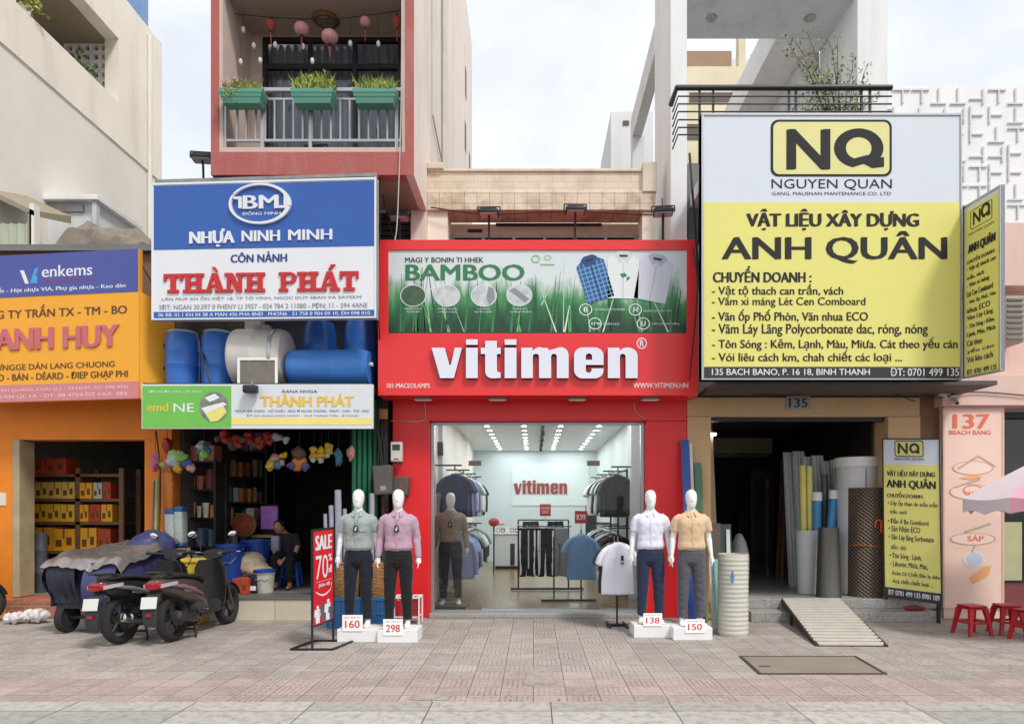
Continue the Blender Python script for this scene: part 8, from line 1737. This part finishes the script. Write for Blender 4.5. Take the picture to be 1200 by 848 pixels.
# round patterned cushion, calendar, tubs, buckets, boxes
m_cu = M('cushion_red', rgb(150, 66, 50), .8, var=.45, scale=9)
c = P(286, 615, 1.3); t = thing('round_cushion', c, 'round red and ochre patterned mat hanging in the dark plastics shop', 'cushion'); mb = MB(); mb.lathe([(.05, -.06), (.17, -.05), (.20, 0), (.17, .05), (.05, .06)], c, 30, 'y'); mb.build('pad', m_cu, t); mb = MB(); mb.lathe([(.19, -.03), (.215, 0), (.19, .03)], c, 30, 'y'); mb.build('border', M('cushion_ochre', rgb(150, 112, 50), .8, var=.3), t)
mb = MB(); mb.tube([c + Vector((0, 0, .2)), Vector((c.x, c.y, 3.36))], .004, 5); mb.build('string', m_cable, t)
t = thing('television', P(315, 625, 1.6), 'small old screen showing a purple picture on a shelf', 'television'); xa, xb, za, zb_ = X(304, 1.6), X(327, 1.6), Z(626, 1.6), Z(591, 1.6)
mb = MB(); mb.rbox(xa, xb, 1.6, 1.9, za, zb_, .02); mb.build('case', m_black, t); mb = MB(); mb.box(xa + .03, xb - .03, 1.59, 1.599, za + .1, zb_ - .03); mb.build('screen', M('purple_picture', rgb(110, 70, 130), .3, var=.7, scale=7, emit=.25), t); mb = MB(); mb.box(xa - .1, xb + .1, 1.5, 2.0, za - .05, za - .001); mb.build('shelf', M('shelf_cream', rgb(176, 160, 120), .6), t)
for x in (xa - .05, xb + .05): mb = MB(); mb.bar((x, 1.75, tz), (x, 1.75, za - .05), .04); mb.build('leg', m_dgrey, t)
m_tb = M('tub_blue', rgb(28, 66, 150), .4, var=.1)
def tub(x, yt, yb, r_, Yb, m_, lab, name='tub', lid=None, z0=None):
 z0 = tz if z0 is None else z0; h = Z(yt, Yb) - z0; c = Vector((X(x, Yb), Yb, z0)); t = thing(name, c, lab, name.replace('_', ' ')); mb = MB(); mb.lathe([(r_ * .84, 0), (r_ * .98, h - .05), (r_ * 1.05, h - .045), (r_ * 1.05, h), (r_ * .95, h), (r_ * .9, h - .12)], c, 26); mb.build('body', m_, t)
 mb = MB(); mb.tube([c + Vector((-r_ * 1.03, 0, h - .06)), c + Vector((-r_ * .5, -r_ * .98, h * .62)), c + Vector((r_ * .5, -r_ * .98, h * .62)), c + Vector((r_ * 1.03, 0, h - .06))], .006, 6); mb.build('handle', m_alu, t)
 if lid: mb = MB(); mb.lathe([(r_ * 1.07, h - .03), (r_ * 1.07, h + .015), (r_ * .5, h + .02)], c, 26); mb.build('lid', lid, t)
 return t
tub(270, 637, 677, .22, .45, m_tb, 'deep blue plastic tub on the shop floor behind the scooter', 'tub'); tub(300, 632, 672, .24, .95, m_tb, 'deep blue tub further in, beside the seated person', 'tub')
tub(310, 668, 693, .16, .25, M('bucket_paint', rgb(176, 176, 164), .5, var=.3, scale=8), 'paint bucket with a blue lid beside the blue stool', 'bucket', m_tb)
mb = MB(); c = P(293, 655, .6); mb.ell((c.x, c.y, tz + .42), (.25, .2, .2)); mb.ell((c.x + .18, c.y - .05, tz + .3), (.2, .18, .14)); o_ = mb; me_ = remesh(o_, .03, 3); ob = put(me_, 'goods_sack', M('sack_cream', rgb(188, 172, 148), .8, var=.25, scale=6), None, .03, 6); tag(ob, 'cream sack of goods slumped over the blue tubs', 'sack')
mb = MB(); mb.box(c.x - .2, c.x + .35, c.y - .15, c.y + .3, tz, tz + .26); tag(mb.build('wooden_crate', m_wood, bevel=.01), 'dark wooden crate under the cream sack', 'crate')
carton(X(272, .02), X(291, .02), .02, tz + .002, .24, 2, 'pinkish open carton on the shop threshold beside the scooter', .3, None)['group'] = 'boxes on the shop threshold'
mb = MB(); mb.rbox(X(291, .1), X(301, .1), .1, .4, tz, tz + .3, .02); bb = tag(mb.build('black_case', m_black), 'black case between the pinkish carton and the paint bucket', 'case'); mb = MB(); mb.box(X(292, .1), X(300, .1), .092, .099, tz + .05, tz + .12); pl = mb.build('paper_label', k_white); pl.parent = bb; pl.location = pl.location - bb.location
Yb = -.75; t = thing('plastic_crate', (X(217, Yb), Yb, 0), 'yellow plastic crate standing on the pavement behind the two scooters', 'crate'); xa, xb, zt_ = X(203, Yb), X(232, Yb), Z(656, Yb)
m_ycr = M('crate_yellow', rgb(222, 188, 60), .5, var=.1, dirt=.15); mb = MB(); mb.rbox(xa, xb, Yb, Yb + .32, .0, zt_, .03); mb.build('body', m_ycr, t); mb = MB(); mb.rbox(xa - .015, xb + .015, Yb - .015, Yb + .335, zt_ - .05, zt_ + .01, .03); mb.build('rim', m_ycr, t)
# blue stool and the seated person
YS = 1.2; m_bs = M('stool_blue', rgb(36, 92, 190), .4, var=.06)
st_ = stool(m_bs, 'bright blue plastic stool under the seated person', h=.46); st_.location = (X(341, YS), YS, tz); st_.rotation_euler.z = R(6)
def person():
 o = Vector((X(341, YS), YS, tz)); sh_z = .46
 t = thing('person', o, 'person in dark clothes sitting bent forward on a blue stool in the plastics shop', 'person')
 B_ = lambda x, y, z: o + Vector((x, y, z))
 def skin(mb):
  hd = B_(-.12, -.26, 1.02); mb.ell(hd, (.078, .095, .115), rot=Matrix.Rotation(R(28), 4, 'X')); mb.tube([B_(-.06, -.12, .93), hd + Vector((0, .03, -.05))], [.055, .05], 12)
  mb.tube([hd + Vector((0, -.085, .0)), hd + Vector((0, -.105, -.035))], [.012, .015], 8)
  for s in (-1, 1): mb.ell(hd + Vector((s * .078, .01, -.01)), (.014, .024, .032))
  # trunk, arms resting on the knees, legs folded down from the stool
  mb.loft([ring_e((o.x + x, o.y + y, o.z + z), a, b_, 20, 2.2) for x, y, z, a, b_ in ((0, .02, .46, .17, .14), (0, .01, .56, .175, .13), (-.01, -.02, .68, .165, .115), (-.03, -.07, .80, .18, .11), (-.05, -.10, .88, .17, .09), (-.06, -.12, .93, .09, .07))], True, True)
  for s in (-1, 1):
   sx_ = -.05 + s * .17
   mb.tube([B_(sx_, -.09, .86), B_(sx_ + s * .05, -.16, .70), B_(s * .17 - .02, -.22, .58), B_(s * .05 - .02, -.40, .50)], [.055, .046, .040, .028], 12)
   hnd = B_(s * .05 - .02, -.40, .50); dn = Vector((-s * .35, -.55, -.55)).normalized(); mb.tube([hnd, hnd + dn * .05, hnd + dn * .09], [.028, .035, .03], 10, ry=[.022, .02, .016])
   for k, ln in enumerate((.06, .07, .066, .05)): b0 = hnd + dn * .08 + Vector(((k - 1.5) * .018, 0, 0)); mb.tube([b0, b0 + dn * ln * .5, b0 + (dn + Vector((0, .3, -.5))).normalized() * ln], [.009, .0085, .007], 8)
   mb.tube([hnd + dn * .02, hnd + dn * .03 + Vector((-s * .03, 0, 0)), hnd + dn * .06 + Vector((-s * .045, 0, 0))], [.011, .011, .008], 8)
   mb.tube([B_(s * .09, .0, .50), B_(s * .11, -.2, .52), B_(s * .13, -.40, .50), B_(s * .125, -.42, .30), B_(s * .12, -.40, .06)], [.095, .085, .065, .055, .038], 14)
   mb.tube([B_(s * .12, -.36, .03), B_(s * .125, -.46, .028), B_(s * .13, -.56, .022)], [.034, .042, .03], 10, ry=[.03, .026, .018])
 mb = MB(); skin(mb); me_ = remesh(mb, .011, 2); bd = put(me_, 'body', M('skin_tan', rgb(176, 128, 100), .6, var=.08), t); bd.location = -o
 mb = MB(); mb.loft([ring_e((o.x + x, o.y + y, o.z + z), a, b_, 22, 2.2) for x, y, z, a, b_ in ((0, .02, .46, .19, .158), (0, .01, .56, .192, .146), (-.01, -.02, .68, .182, .13), (-.03, -.07, .80, .20, .124), (-.05, -.10, .885, .188, .10), (-.06, -.12, .925, .10, .075))], True, True)
 for s in (-1, 1): sx_ = -.05 + s * .17; mb.tube([B_(sx_ - s * .05, -.09, .875), B_(sx_, -.09, .86), B_(sx_ + s * .05, -.16, .70)], [.06, .068, .06], 14)
 me_ = remesh(mb, .013, 2); sh = put(me_, 'shirt', M('shirt_dark_plum', rgb(44, 34, 44), .9, var=.2), t, .006, 9); sh.location = -o
 mb = MB(); mb.loft([ring_e((o.x, o.y + .01, o.z + z), a, b_, 20, 2.2) for z, a, b_ in ((.455, .18, .15), (.5, .185, .155), (.56, .17, .13))], True, True)
 for s in (-1, 1): mb.tube([B_(s * .09, .03, .51), B_(s * .11, -.2, .53), B_(s * .13, -.41, .505), B_(s * .126, -.43, .30), B_(s * .12, -.41, .12)], [.105, .098, .08, .07, .062], 16)
 me_ = remesh(mb, .013, 2); tr_ = put(me_, 'trousers', M('trousers_black', rgb(22, 22, 26), .9), t, .006, 9); tr_.location = -o
 mb = MB(); hd = B_(-.12, -.26, 1.02); rt = Matrix.Rotation(R(28), 4, 'X'); mb.ell(hd + Vector((0, .028, .028)), (.088, .098, .112), 16, 10, rt); me_ = remesh(mb, .012, 1); hr = put(me_, 'hair', M('hair_dark', rgb(30, 26, 24), .6, var=.3, scale=30), t, .006, 20); hr.location = -o
 mb = MB(); mb.rbox(o.x - .26, o.x - .12, o.y - .26, o.y - .14, o.z + .62, o.z + .88, .03); bg_ = mb.build('pale_cloth', M('cloth_greylilac', rgb(150, 150, 168), .8, var=.2), t)
 return t
person()

# ================================================================== scooters
m_ty = M('tyre_rubber', (.02, .02, .02), .85, var=.2, scale=20, bump=.2, bscale=90); m_bk = M('scooter_black_plastic', (.022, .022, .024), .5, var=.15, dirt=.12, dcol=(.10, .09, .08)); m_seat = M('scooter_seat', (.018, .018, .018), .7, var=.15, bump=.1, bscale=120)
m_eng = M('engine_grey', rgb(92, 92, 92), .5, .6, var=.2, scale=12, dirt=.3); m_chr = M('chrome', rgb(200, 200, 202), .15, 1, var=.03); m_tail = M('tail_red', (.35, .01, .02), .15, var=.1, coat=.5); m_ind = M('indicator_clear', rgb(186, 182, 180), .15)
def scooter(body_mat, muffler_mat, lab, accent):
 t = thing('scooter', (0, 0, 0), lab, 'scooter', 'scooters parked before the plastics shop')
 WB = 1.27
 for nm, y, r_ in (('rear_wheel', 0, .285), ('front_wheel', WB, .28)):
  mb = MB(); w = .055; mb.loft([[Vector((w * math.cos(R(b_)) * 1.0, y + (r_ - .05 + .05 * math.sin(R(b_))) * math.cos(R(a_)), r_ + (r_ - .05 + .05 * math.sin(R(b_))) * math.sin(R(a_)))) for b_ in range(0, 360, 36)] for a_ in range(0, 360, 10)], False, False, True, closed=True); wh = mb.build('wheel', m_ty, t)
  mb = MB(); rr = r_ - .085; mb.loft([[Vector((wx, y + q_ * math.cos(R(a_)), r_ + q_ * math.sin(R(a_)))) for wx, q_ in ((-.035, rr + .035), (-.035, rr), (.035, rr), (.035, rr + .035))] for a_ in range(0, 360, 10)], False, False, True, closed=True)
  mb.cyl((-.05, y, r_), (.05, y, r_), .05, n=18)
  for k in range(5):
   a_ = R(72 * k + 12); mb.bar((0, y + .03 * math.cos(a_), r_ + .03 * math.sin(a_)), (0, y + (rr + .01) * math.cos(a_), r_ + (rr + .01) * math.sin(a_)), .035, .03, up=(1, 0, 0))
  mb.build('rim', M('rim_black', rgb(62, 62, 64), .35, .5), wh)
  mb = MB(); mb.lathe([(.09, .055), (.09, .06), (.03, .062)], (0, y, r_), 24, 'x'); mb.build('brake_disc', m_eng, wh)
 # rear body: section rings (y, half width, z low, z high)
 def sec(y, w, zl, zh, p=2.6, n=22): zc, h = (zl + zh) / 2, (zh - zl) / 2; return [Vector((math.copysign(abs(math.cos(2 * math.pi * j / n)) ** (2 / p), math.cos(2 * math.pi * j / n)) * w, y, zc + math.copysign(abs(math.sin(2 * math.pi * j / n)) ** (2 / p), math.sin(2 * math.pi * j / n)) * h)) for j in range(n)]
 mb = MB(); mb.loft([sec(-.36, .035, .70, .75), sec(-.34, .07, .66, .775), sec(-.25, .115, .605, .785), sec(-.08, .145, .53, .775), sec(.12, .155, .47, .765), sec(.30, .15, .41, .74), sec(.46, .135, .34, .70), sec(.56, .12, .30, .62), sec(.62, .10, .28, .45)], True, True); mb.build('side_panel', body_mat, t)
 mb = MB()
 for s in (-1, 1): mb.tube([(s * .120, -.22, .70), (s * .158, .0, .66), (s * .165, .2, .60), (s * .152, .42, .52)], [.012, .028, .030, .012], 10)
 mb.build('trim', accent, t)
 mb = MB(); mb.loft([sec(-.26, .05, .77, .80), sec(-.22, .105, .765, .825), sec(-.05, .13, .76, .835), sec(.12, .135, .75, .815), sec(.22, .135, .735, .79), sec(.42, .125, .70, .775), sec(.56, .10, .66, .755), sec(.62, .06, .63, .70)], True, True); mb.build('seat', m_seat, t)
 mb = MB(); mb.tube([(-.10, -.10, .815), (-.115, -.26, .85), (-.06, -.37, .86), (.06, -.37, .86), (.115, -.26, .85), (.10, -.10, .815)], .014, 10); mb.build('grab_rail', m_bk, t)
 mb = MB(); mb.loft([sec(-.372, .03, .685, .735), sec(-.366, .085, .665, .755), sec(-.31, .118, .65, .755)], True, True); mb.build('tail_light', m_tail, t)
 for s in (-1, 1): mb = MB(); mb.loft([[Vector((s * (x + dx), y, z + dz)) for dx, dz in ((-.012, -.02), (.012, -.02), (.016, .02), (-.016, .02))] for x, y, z in ((.098, -.345, .70), (.132, -.24, .71), (.150, -.12, .715))], True, True); mb.build('indicator', m_ind, t)
 # rear mudguard with plate
 mb = MB(); mb.loft([[Vector((-w, y, z)), Vector((w, y, z)), Vector((w, y + .02, z + .01)), Vector((-w, y + .02, z + .01))] for y, z, w in ((-.27, .66, .075), (-.36, .58, .085), (-.415, .44, .09), (-.43, .32, .085), (-.42, .24, .07))], True, True, True); mb.build('mudguard', m_bk, t)
 mb = MB(); mb.obox((0, -.432, .52), (.19, .006, .135), Matrix.Rotation(R(-14), 4, 'X')); mb.build('number_plate', M('plate_white', rgb(212, 212, 208), .5, var=.04), t, bevel=.002)
 # floorboard, leg shield, front cowl
 mb = MB(); mb.loft([sec(.50, .10, .24, .36, 3.2), sec(.62, .125, .23, .325, 3.2), sec(.85, .13, .23, .315, 3.2), sec(.97, .12, .25, .40, 3.2)], True, True); mb.build('floorboard', m_bk, t)
 mb = MB(); mb.loft([[Vector((x * wd, y + cv * (x * x) * -.10 + dy, z)) for dy, xs_ in ((0, (-1, -.6, -.2, .2, .6, 1)), (.035, (1, .6, .2, -.2, -.6, -1))) for x in xs_] for y, z, wd, cv in ((.955, .28, .14, .5), (.965, .40, .19, 1), (.97, .55, .205, 1), (.955, .70, .20, 1), (.935, .82, .19, 1), (.92, .92, .13, .8))], True, True); mb.build('leg_shield', m_bk, t)
 mb = MB(); mb.loft([sec(.985, .15, .42, .90), sec(1.04, .14, .44, .90), sec(1.12, .10, .52, .86), sec(1.18, .04, .62, .78)], True, True); mb.build('front_cowl', body_mat, t)
 mb = MB(); mb.loft([[Vector((x, WB + r_ * math.cos(R(a_)), .28 + r_ * math.sin(R(a_)))) for x, r_ in ((-.06, .30), (0, .325), (.06, .30), (0, .31))] for a_ in range(20, 171, 15)], True, True); mb.build('front_mudguard', body_mat, t)
 for s in (-1, 1): mb = MB(); mb.tube([(s * .075, WB, .28), (s * .075, WB - .11, .62)], .02, 10); mb.build('fork', m_eng, t)
 mb = MB(); mb.tube([(0, WB - .11, .60), (0, WB - .24, .98)], .03, 10); mb.build('steering_stem', m_bk, t)
 mb = MB(); mb.loft([sec(.93, .10, .93, 1.02), sec(.99, .16, .92, 1.05), sec(1.05, .15, .93, 1.06), sec(1.12, .07, .95, 1.03)], True, True); mb.build('handlebar_cowl', m_bk, t)
 for s in (-1, 1):
  mb = MB(); mb.tube([(s * .13, .98, 1.0), (s * .24, .95, 1.015), (s * .35, .90, 1.02)], [.017, .018, .018], 10); mb.build('grip', m_seat, t)
  mb = MB(); mb.tube([(s * .20, .99, 1.01), (s * .34, 1.05, 1.005)], .006, 6); mb.build('brake_lever', m_chr, t)
  mb = MB(); mb.tube([(s * .17, .98, 1.03), (s * .19, .99, 1.13), (s * .25, .985, 1.22)], .007, 6); mr_ = mb.build('mirror_stem', m_bk, t)
  mb = MB(); mb.ell((s * .275, .98, 1.25), (.065, .018, .042), rot=Matrix.Rotation(R(-s * 18), 4, 'Y')); mr2 = mb.build('mirror', m_bk, t); mb = MB(); mb.ell((s * .275, .966, 1.25), (.056, .008, .034), rot=Matrix.Rotation(R(-s * 18), 4, 'Y')); mb.build('mirror_glass', M('mirror_glass', rgb(225, 228, 230), .05, 1, var=0), mr2)
 # engine, swing unit, muffler, shock, stand
 mb = MB(); mb.loft([[Vector((x0 + dx, y, z + dz)) for dx, dz in ((0, -hh), (ww, -hh), (ww, hh), (0, hh))] for y, z, x0, ww, hh in ((-.06, .29, -.15, .07, .05), (.1, .30, -.155, .08, .075), (.36, .33, -.15, .09, .085), (.44, .34, -.13, .07, .06))], True, True, True); mb.build('drive_case', m_eng, t, bevel=.01)
 mb = MB(); mb.cyl((-.09, .40, .36), (.10, .40, .36), .10, n=18); mb.cyl((.0, .36, .36), (.0, .56, .40), .07, n=16); mb.cyl((.10, .40, .36), (.14, .40, .36), .085, n=18); mb.build('engine', m_eng, t)
 mb = MB(); mb.tube([(.06, .50, .30), (.12, .42, .215), (.13, .28, .225)], .018, 8); mb.build('exhaust_pipe', m_eng, t)
 mb = MB(); d0, d1 = Vector((.145, .30, .235)), Vector((.165, -.16, .335)); dd = d1 - d0; mb.tube([d0, d0 + dd * .08, d0 + dd * .2, d0 + dd * .9, d1, d1 + dd * .02], [.03, .050, .058, .058, .05, .03], 16); mf = mb.build('muffler', muffler_mat, t)
 mb = MB(); mb.tube([d0 + dd * .3 + Vector((.02, 0, .012)), d0 + dd * .8 + Vector((.02, 0, .012))], [.048, .050], 14); mb.build('heat_shield', m_chr if muffler_mat is m_chr else m_bk, mf)
 for s in (-1,): mb = MB(); mb.tube([(s * .12, -.02, .30), (s * .12, -.02 + .03, .62)], .028, 12); mb.build('shock_absorber', m_eng, t)
 mb = MB(); mb.tube([(.05, .34, .26), (.11, .30, .02), (.13, .26, .005)], .014, 8); mb.tube([(-.05, .34, .26), (-.11, .30, .02), (-.13, .26, .005)], .014, 8); mb.tube([(-.09, .31, .10), (.09, .31, .10)], .012, 8); mb.build('centre_stand', m_bk, t)
 mb = MB(); mb.lathe([(.03, 0), (.035, .015), (.02, .02)], (0, .955, .80), 14, 'y'); mb.build('ignition', m_chr, t)
 mb = MB(); mb.box(-.03, .03, -.448, -.438, .365, .40); mb.build('reflector', m_tail, t)
 mb = MB()
 for s in (-1, 1): mb.tube([(s * .20, 1.0, 1.0), (s * .17, 1.10, .93), (s * .07, 1.13, .80), (s * .06, 1.16, .5)], .006, 6)
 mb.build('brake_cable', m_bk, t)
 mb = MB(); mb.tube([(.155, .36, .34), (.24, .37, .335)], .013, 8); mb.tube([(-.155, .36, .34), (-.22, .37, .335)], .013, 8); mb.build('footpeg', m_chr, t)
 mb = MB(); mb.loft([[Vector((.1585 + k, y, z)), Vector((.1585 + k, y + .03, z)), Vector((.157 + k, y + .03, z + .02)), Vector((.157 + k, y, z + .02))] for y, z, k in ((.02, .60, -.002), (.10, .585, .0), (.20, .57, -.003))], True, True, False); mb.build('decal', m_ind, t)
 return t
m_sc1 = M('scooter_bronze', rgb(84, 76, 72), .3, .2, var=.08, coat=.3, dirt=.1, dcol=(.12, .10, .085)); m_sc2 = M('scooter_black', (.018, .018, .02), .25, .1, var=.1, coat=.4)
s1_ = scooter(m_sc1, M('muffler_black', (.05, .05, .052), .4, .3, var=.1), 'dark bronze scooter nearest the plastics shop step, seen from behind', M('trim_plum', rgb(150, 110, 124), .3, .2))
s2_ = scooter(m_sc2, m_chr, 'black scooter with a chrome silencer beside the navy covered cart', M('trim_silver', rgb(150, 152, 156), .3, .5))
yb_ = gy(752)
s1_.location = (X(203, yb_ + .05), yb_ + .05, 0); s1_.rotation_euler = (0, R(-2.5), R(-4)); s1_.scale = (1.06,) * 3
yb_ = gy(755)
s2_.location = (X(142, yb_ + .05), yb_ + .05, 0); s2_.rotation_euler = (0, R(-2.5), R(-9)); s2_.scale = (1.06,) * 3
s3_ = copy_tree(s2_); s3_['label'] = 'scooter cut off at the picture edge before the orange shop'; yb_ = -.7; s3_.location = (X(2, yb_) - 1.74, yb_, 0); s3_.rotation_euler = (0, 0, R(-82))

# ================================================================== covered cart, bags, litter
m_nv = M('tarp_navy', rgb(58, 60, 104), .55, var=.10, scale=2, bump=.35, bscale=7); m_slv = M('tarp_silver', rgb(150, 144, 140), .28, .6, var=.25, scale=2.4, bump=.5, bscale=5, dirt=.9, dscale=1.6, dcol=rgb(96, 80, 68))
t = thing('covered_cart', (-5.95, -.9, 0), 'street cart wrapped in navy cloth under a silver tarpaulin top', 'cart')
x0, x1, y0, y1 = -6.5, -5.56, -1.55, -.25; ht = .97
mb = MB(); mb.box(x0 + .06, x1 - .06, y0 + .06, y1 - .06, .34, .92); mb.build('body', M('cart_dark', rgb(30, 30, 36), .7, var=.3), t, bevel=.01)
def drape(p0, p1, zt, zb_, out, seed, bulge=.10, m_=24, nrow=9):
 mb = MB(); p0 = Vector(p0); p1 = Vector(p1); out = Vector(out); k0 = 0
 for r_ in range(nrow + 1):
  f = r_ / nrow
  for j in range(m_ + 1):
   g = j / m_; z = zt + (zb_(g) if callable(zb_) else zb_) * f - zt * f
   b_ = bulge * math.sin(math.pi * min(1, f * 1.25)) - .05 * f + .035 * noise.noise(Vector((g * 6 + seed, f * 3, seed))) * (f + .15) + .018 * math.sin(g * 26 + seed) * f
   mb.v.append(p0.lerp(p1, g) + out * b_ + Vector((0, 0, z)))
 for r_ in range(nrow):
  for j in range(m_): a_ = r_ * (m_ + 1) + j; mb.f.append([a_, a_ + 1, a_ + m_ + 2, a_ + m_ + 1]); mb.mi.append(0); mb.smooth.append(True)
 return mb
drape((-5.98, y0, 0), (x1, y0, 0), ht, lambda g: .07 + .05 * g, (0, -1, 0), 2.2, .14).build('side_cover', m_nv, t); drape((x1, y0, 0), (x1, y1, 0), ht, lambda g: .14, (1, 0, 0), 5.1, .08).build('side_cover', m_nv, t)
drape((x0, y1, 0), (x0, y0, 0), ht, lambda g: .38, (-1, 0, 0), 7.7, .10).build('side_cover', M('tarp_dark', rgb(34, 38, 54), .6, var=.15, bump=.3, bscale=7), t); drape((x0, y0 - .01, 0), (-6.12, y0 - .01, 0), ht, lambda g: .42, (0, -1, 0), 9.3, .06).build('side_cover', M('tarp_dark'), t)
mb = MB(); nx, ny = 60, 44
for j in range(ny + 1):
 for i in range(nx + 1):
  u, v = i / nx, j / ny; x = x0 - .06 + (x1 - x0 + .14) * u; y = y0 - .08 + (y1 - y0 + .25) * v
  z = ht + .02 + .26 * (v ** .8) * (.72 + .4 * u) + .06 * noise.noise(Vector((u * 4, v * 4, 2))) - .05 * abs(noise.noise(Vector((u * 9, v * 7, 5)))) + .02 * math.sin(u * 9 + v * 5)
  if v < .08: z -= (.08 - v) * .9
  if u > .94: z -= (u - .94) * 1.6
  mb.v.append(Vector((x, y, z)))
for j in range(ny):
 for i in range(nx): a_ = j * (nx + 1) + i; mb.f.append([a_, a_ + 1, a_ + nx + 2, a_ + nx + 1]); mb.mi.append(0); mb.smooth.append(True)
mb.build('top_cover', m_slv, t)
mb = MB(); mb.ell((-5.75, -.4, 1.1), (.3, .36, .26)); me_ = remesh(mb, .05, 2); o_ = put(me_, 'bundle', m_nv, t, .03, 5); o_.location = -t.location
for x, y in ((-6.38, -1.35), (-6.38, -.35), (-5.65, -1.3), (-5.65, -.4)):
 mb = MB(); mb.lathe([(.10, -.04), (.2, -.05), (.21, 0), (.2, .05), (.10, .04)], (x, y, .21), 26, 'x'); w_ = mb.build('wheel', m_ty, t); mb = MB(); mb.lathe([(.11, -.045), (.11, .045)], (x, y, .21), 18, 'x'); mb.build('hub', m_eng, w_)
mb = MB(); mb.bar((-6.38, -1.35, .21), (-5.65, -1.3, .21), .04); mb.bar((-6.38, -.35, .21), (-5.65, -.4, .21), .04); mb.build('axle', m_dgrey, t)
m_bag = M('white_plastic_bag', rgb(214, 210, 208), .35, var=.1, bump=.5, bscale=22)
for i, (x, y, r_, l) in enumerate(((20, 732, .10, 'crumpled white plastic bag on the pavement nearest the picture edge'), (44, 731, .12, 'crumpled white plastic bag on the pavement nearest the covered cart'))):
 Yb = gy(y) + .12; mb = MB(); mb.ell((X(x, Yb), Yb, r_ * .5), (r_, r_ * .8, r_ * .52), 20, 14)
 for k in range(4): mb.ell((X(x, Yb) + .1 * math.cos(k * 1.7), Yb + .08 * math.sin(k * 1.7), r_ * .5), (r_ * .6, r_ * .5, r_ * (.4 + .12 * k)), 14, 10)
 ob = put(remesh(mb, .02, 1), 'plastic_bag', m_bag, None, .035, 14); zmin = min(v.co.z for v in ob.data.vertices); ob.location.z -= zmin; tag(ob, l, 'bag')
# litter: leaves and paper scraps
ql = random.Random(66); mb = MB()
for i in range(150):
 yb_ = ql.uniform(728, 822); xb_ = ql.uniform(10, 1190) if i % 3 else ql.uniform(1020, 1130)
 if i % 3 == 0: yb_ = ql.uniform(722, 750)
 Yb = gy(yb_); p = Vector((X(xb_, Yb), Yb, .006)); a_ = ql.uniform(0, 6.28); l = ql.uniform(.012, .04); d_ = Vector((math.cos(a_), math.sin(a_), ql.uniform(.0, .3))) * l; s_ = Vector((-math.sin(a_), math.cos(a_), ql.uniform(0, .3))) * l * .4
 mb.add([p, p + d_ * .5 + s_, p + d_, p + d_ * .5 - s_], [(0, 1, 2, 3)], False)
tag(mb.build('litter', M('litter_mix', rgb(160, 140, 112), .8, var=.8, scale=1.3), loc=(0, 0, 0)), kind='stuff')
c = P(1070, 701, -.35); mb = MB(); mb.tube([(c.x - .12, c.y, szf / 2 + .03), (c.x, c.y - .03, szf / 2 + .045), (c.x + .16, c.y, szf / 2 + .03)], [.03, .045, .03], 10); tag(mb.build('red_cloth', M('cloth_red', rgb(130, 34, 40), .8, var=.2, bump=.4)), 'crumpled red cloth lying on the granite step under the yellow board', 'cloth')
# dark slot of a drain cover and pale chips near the sale stand
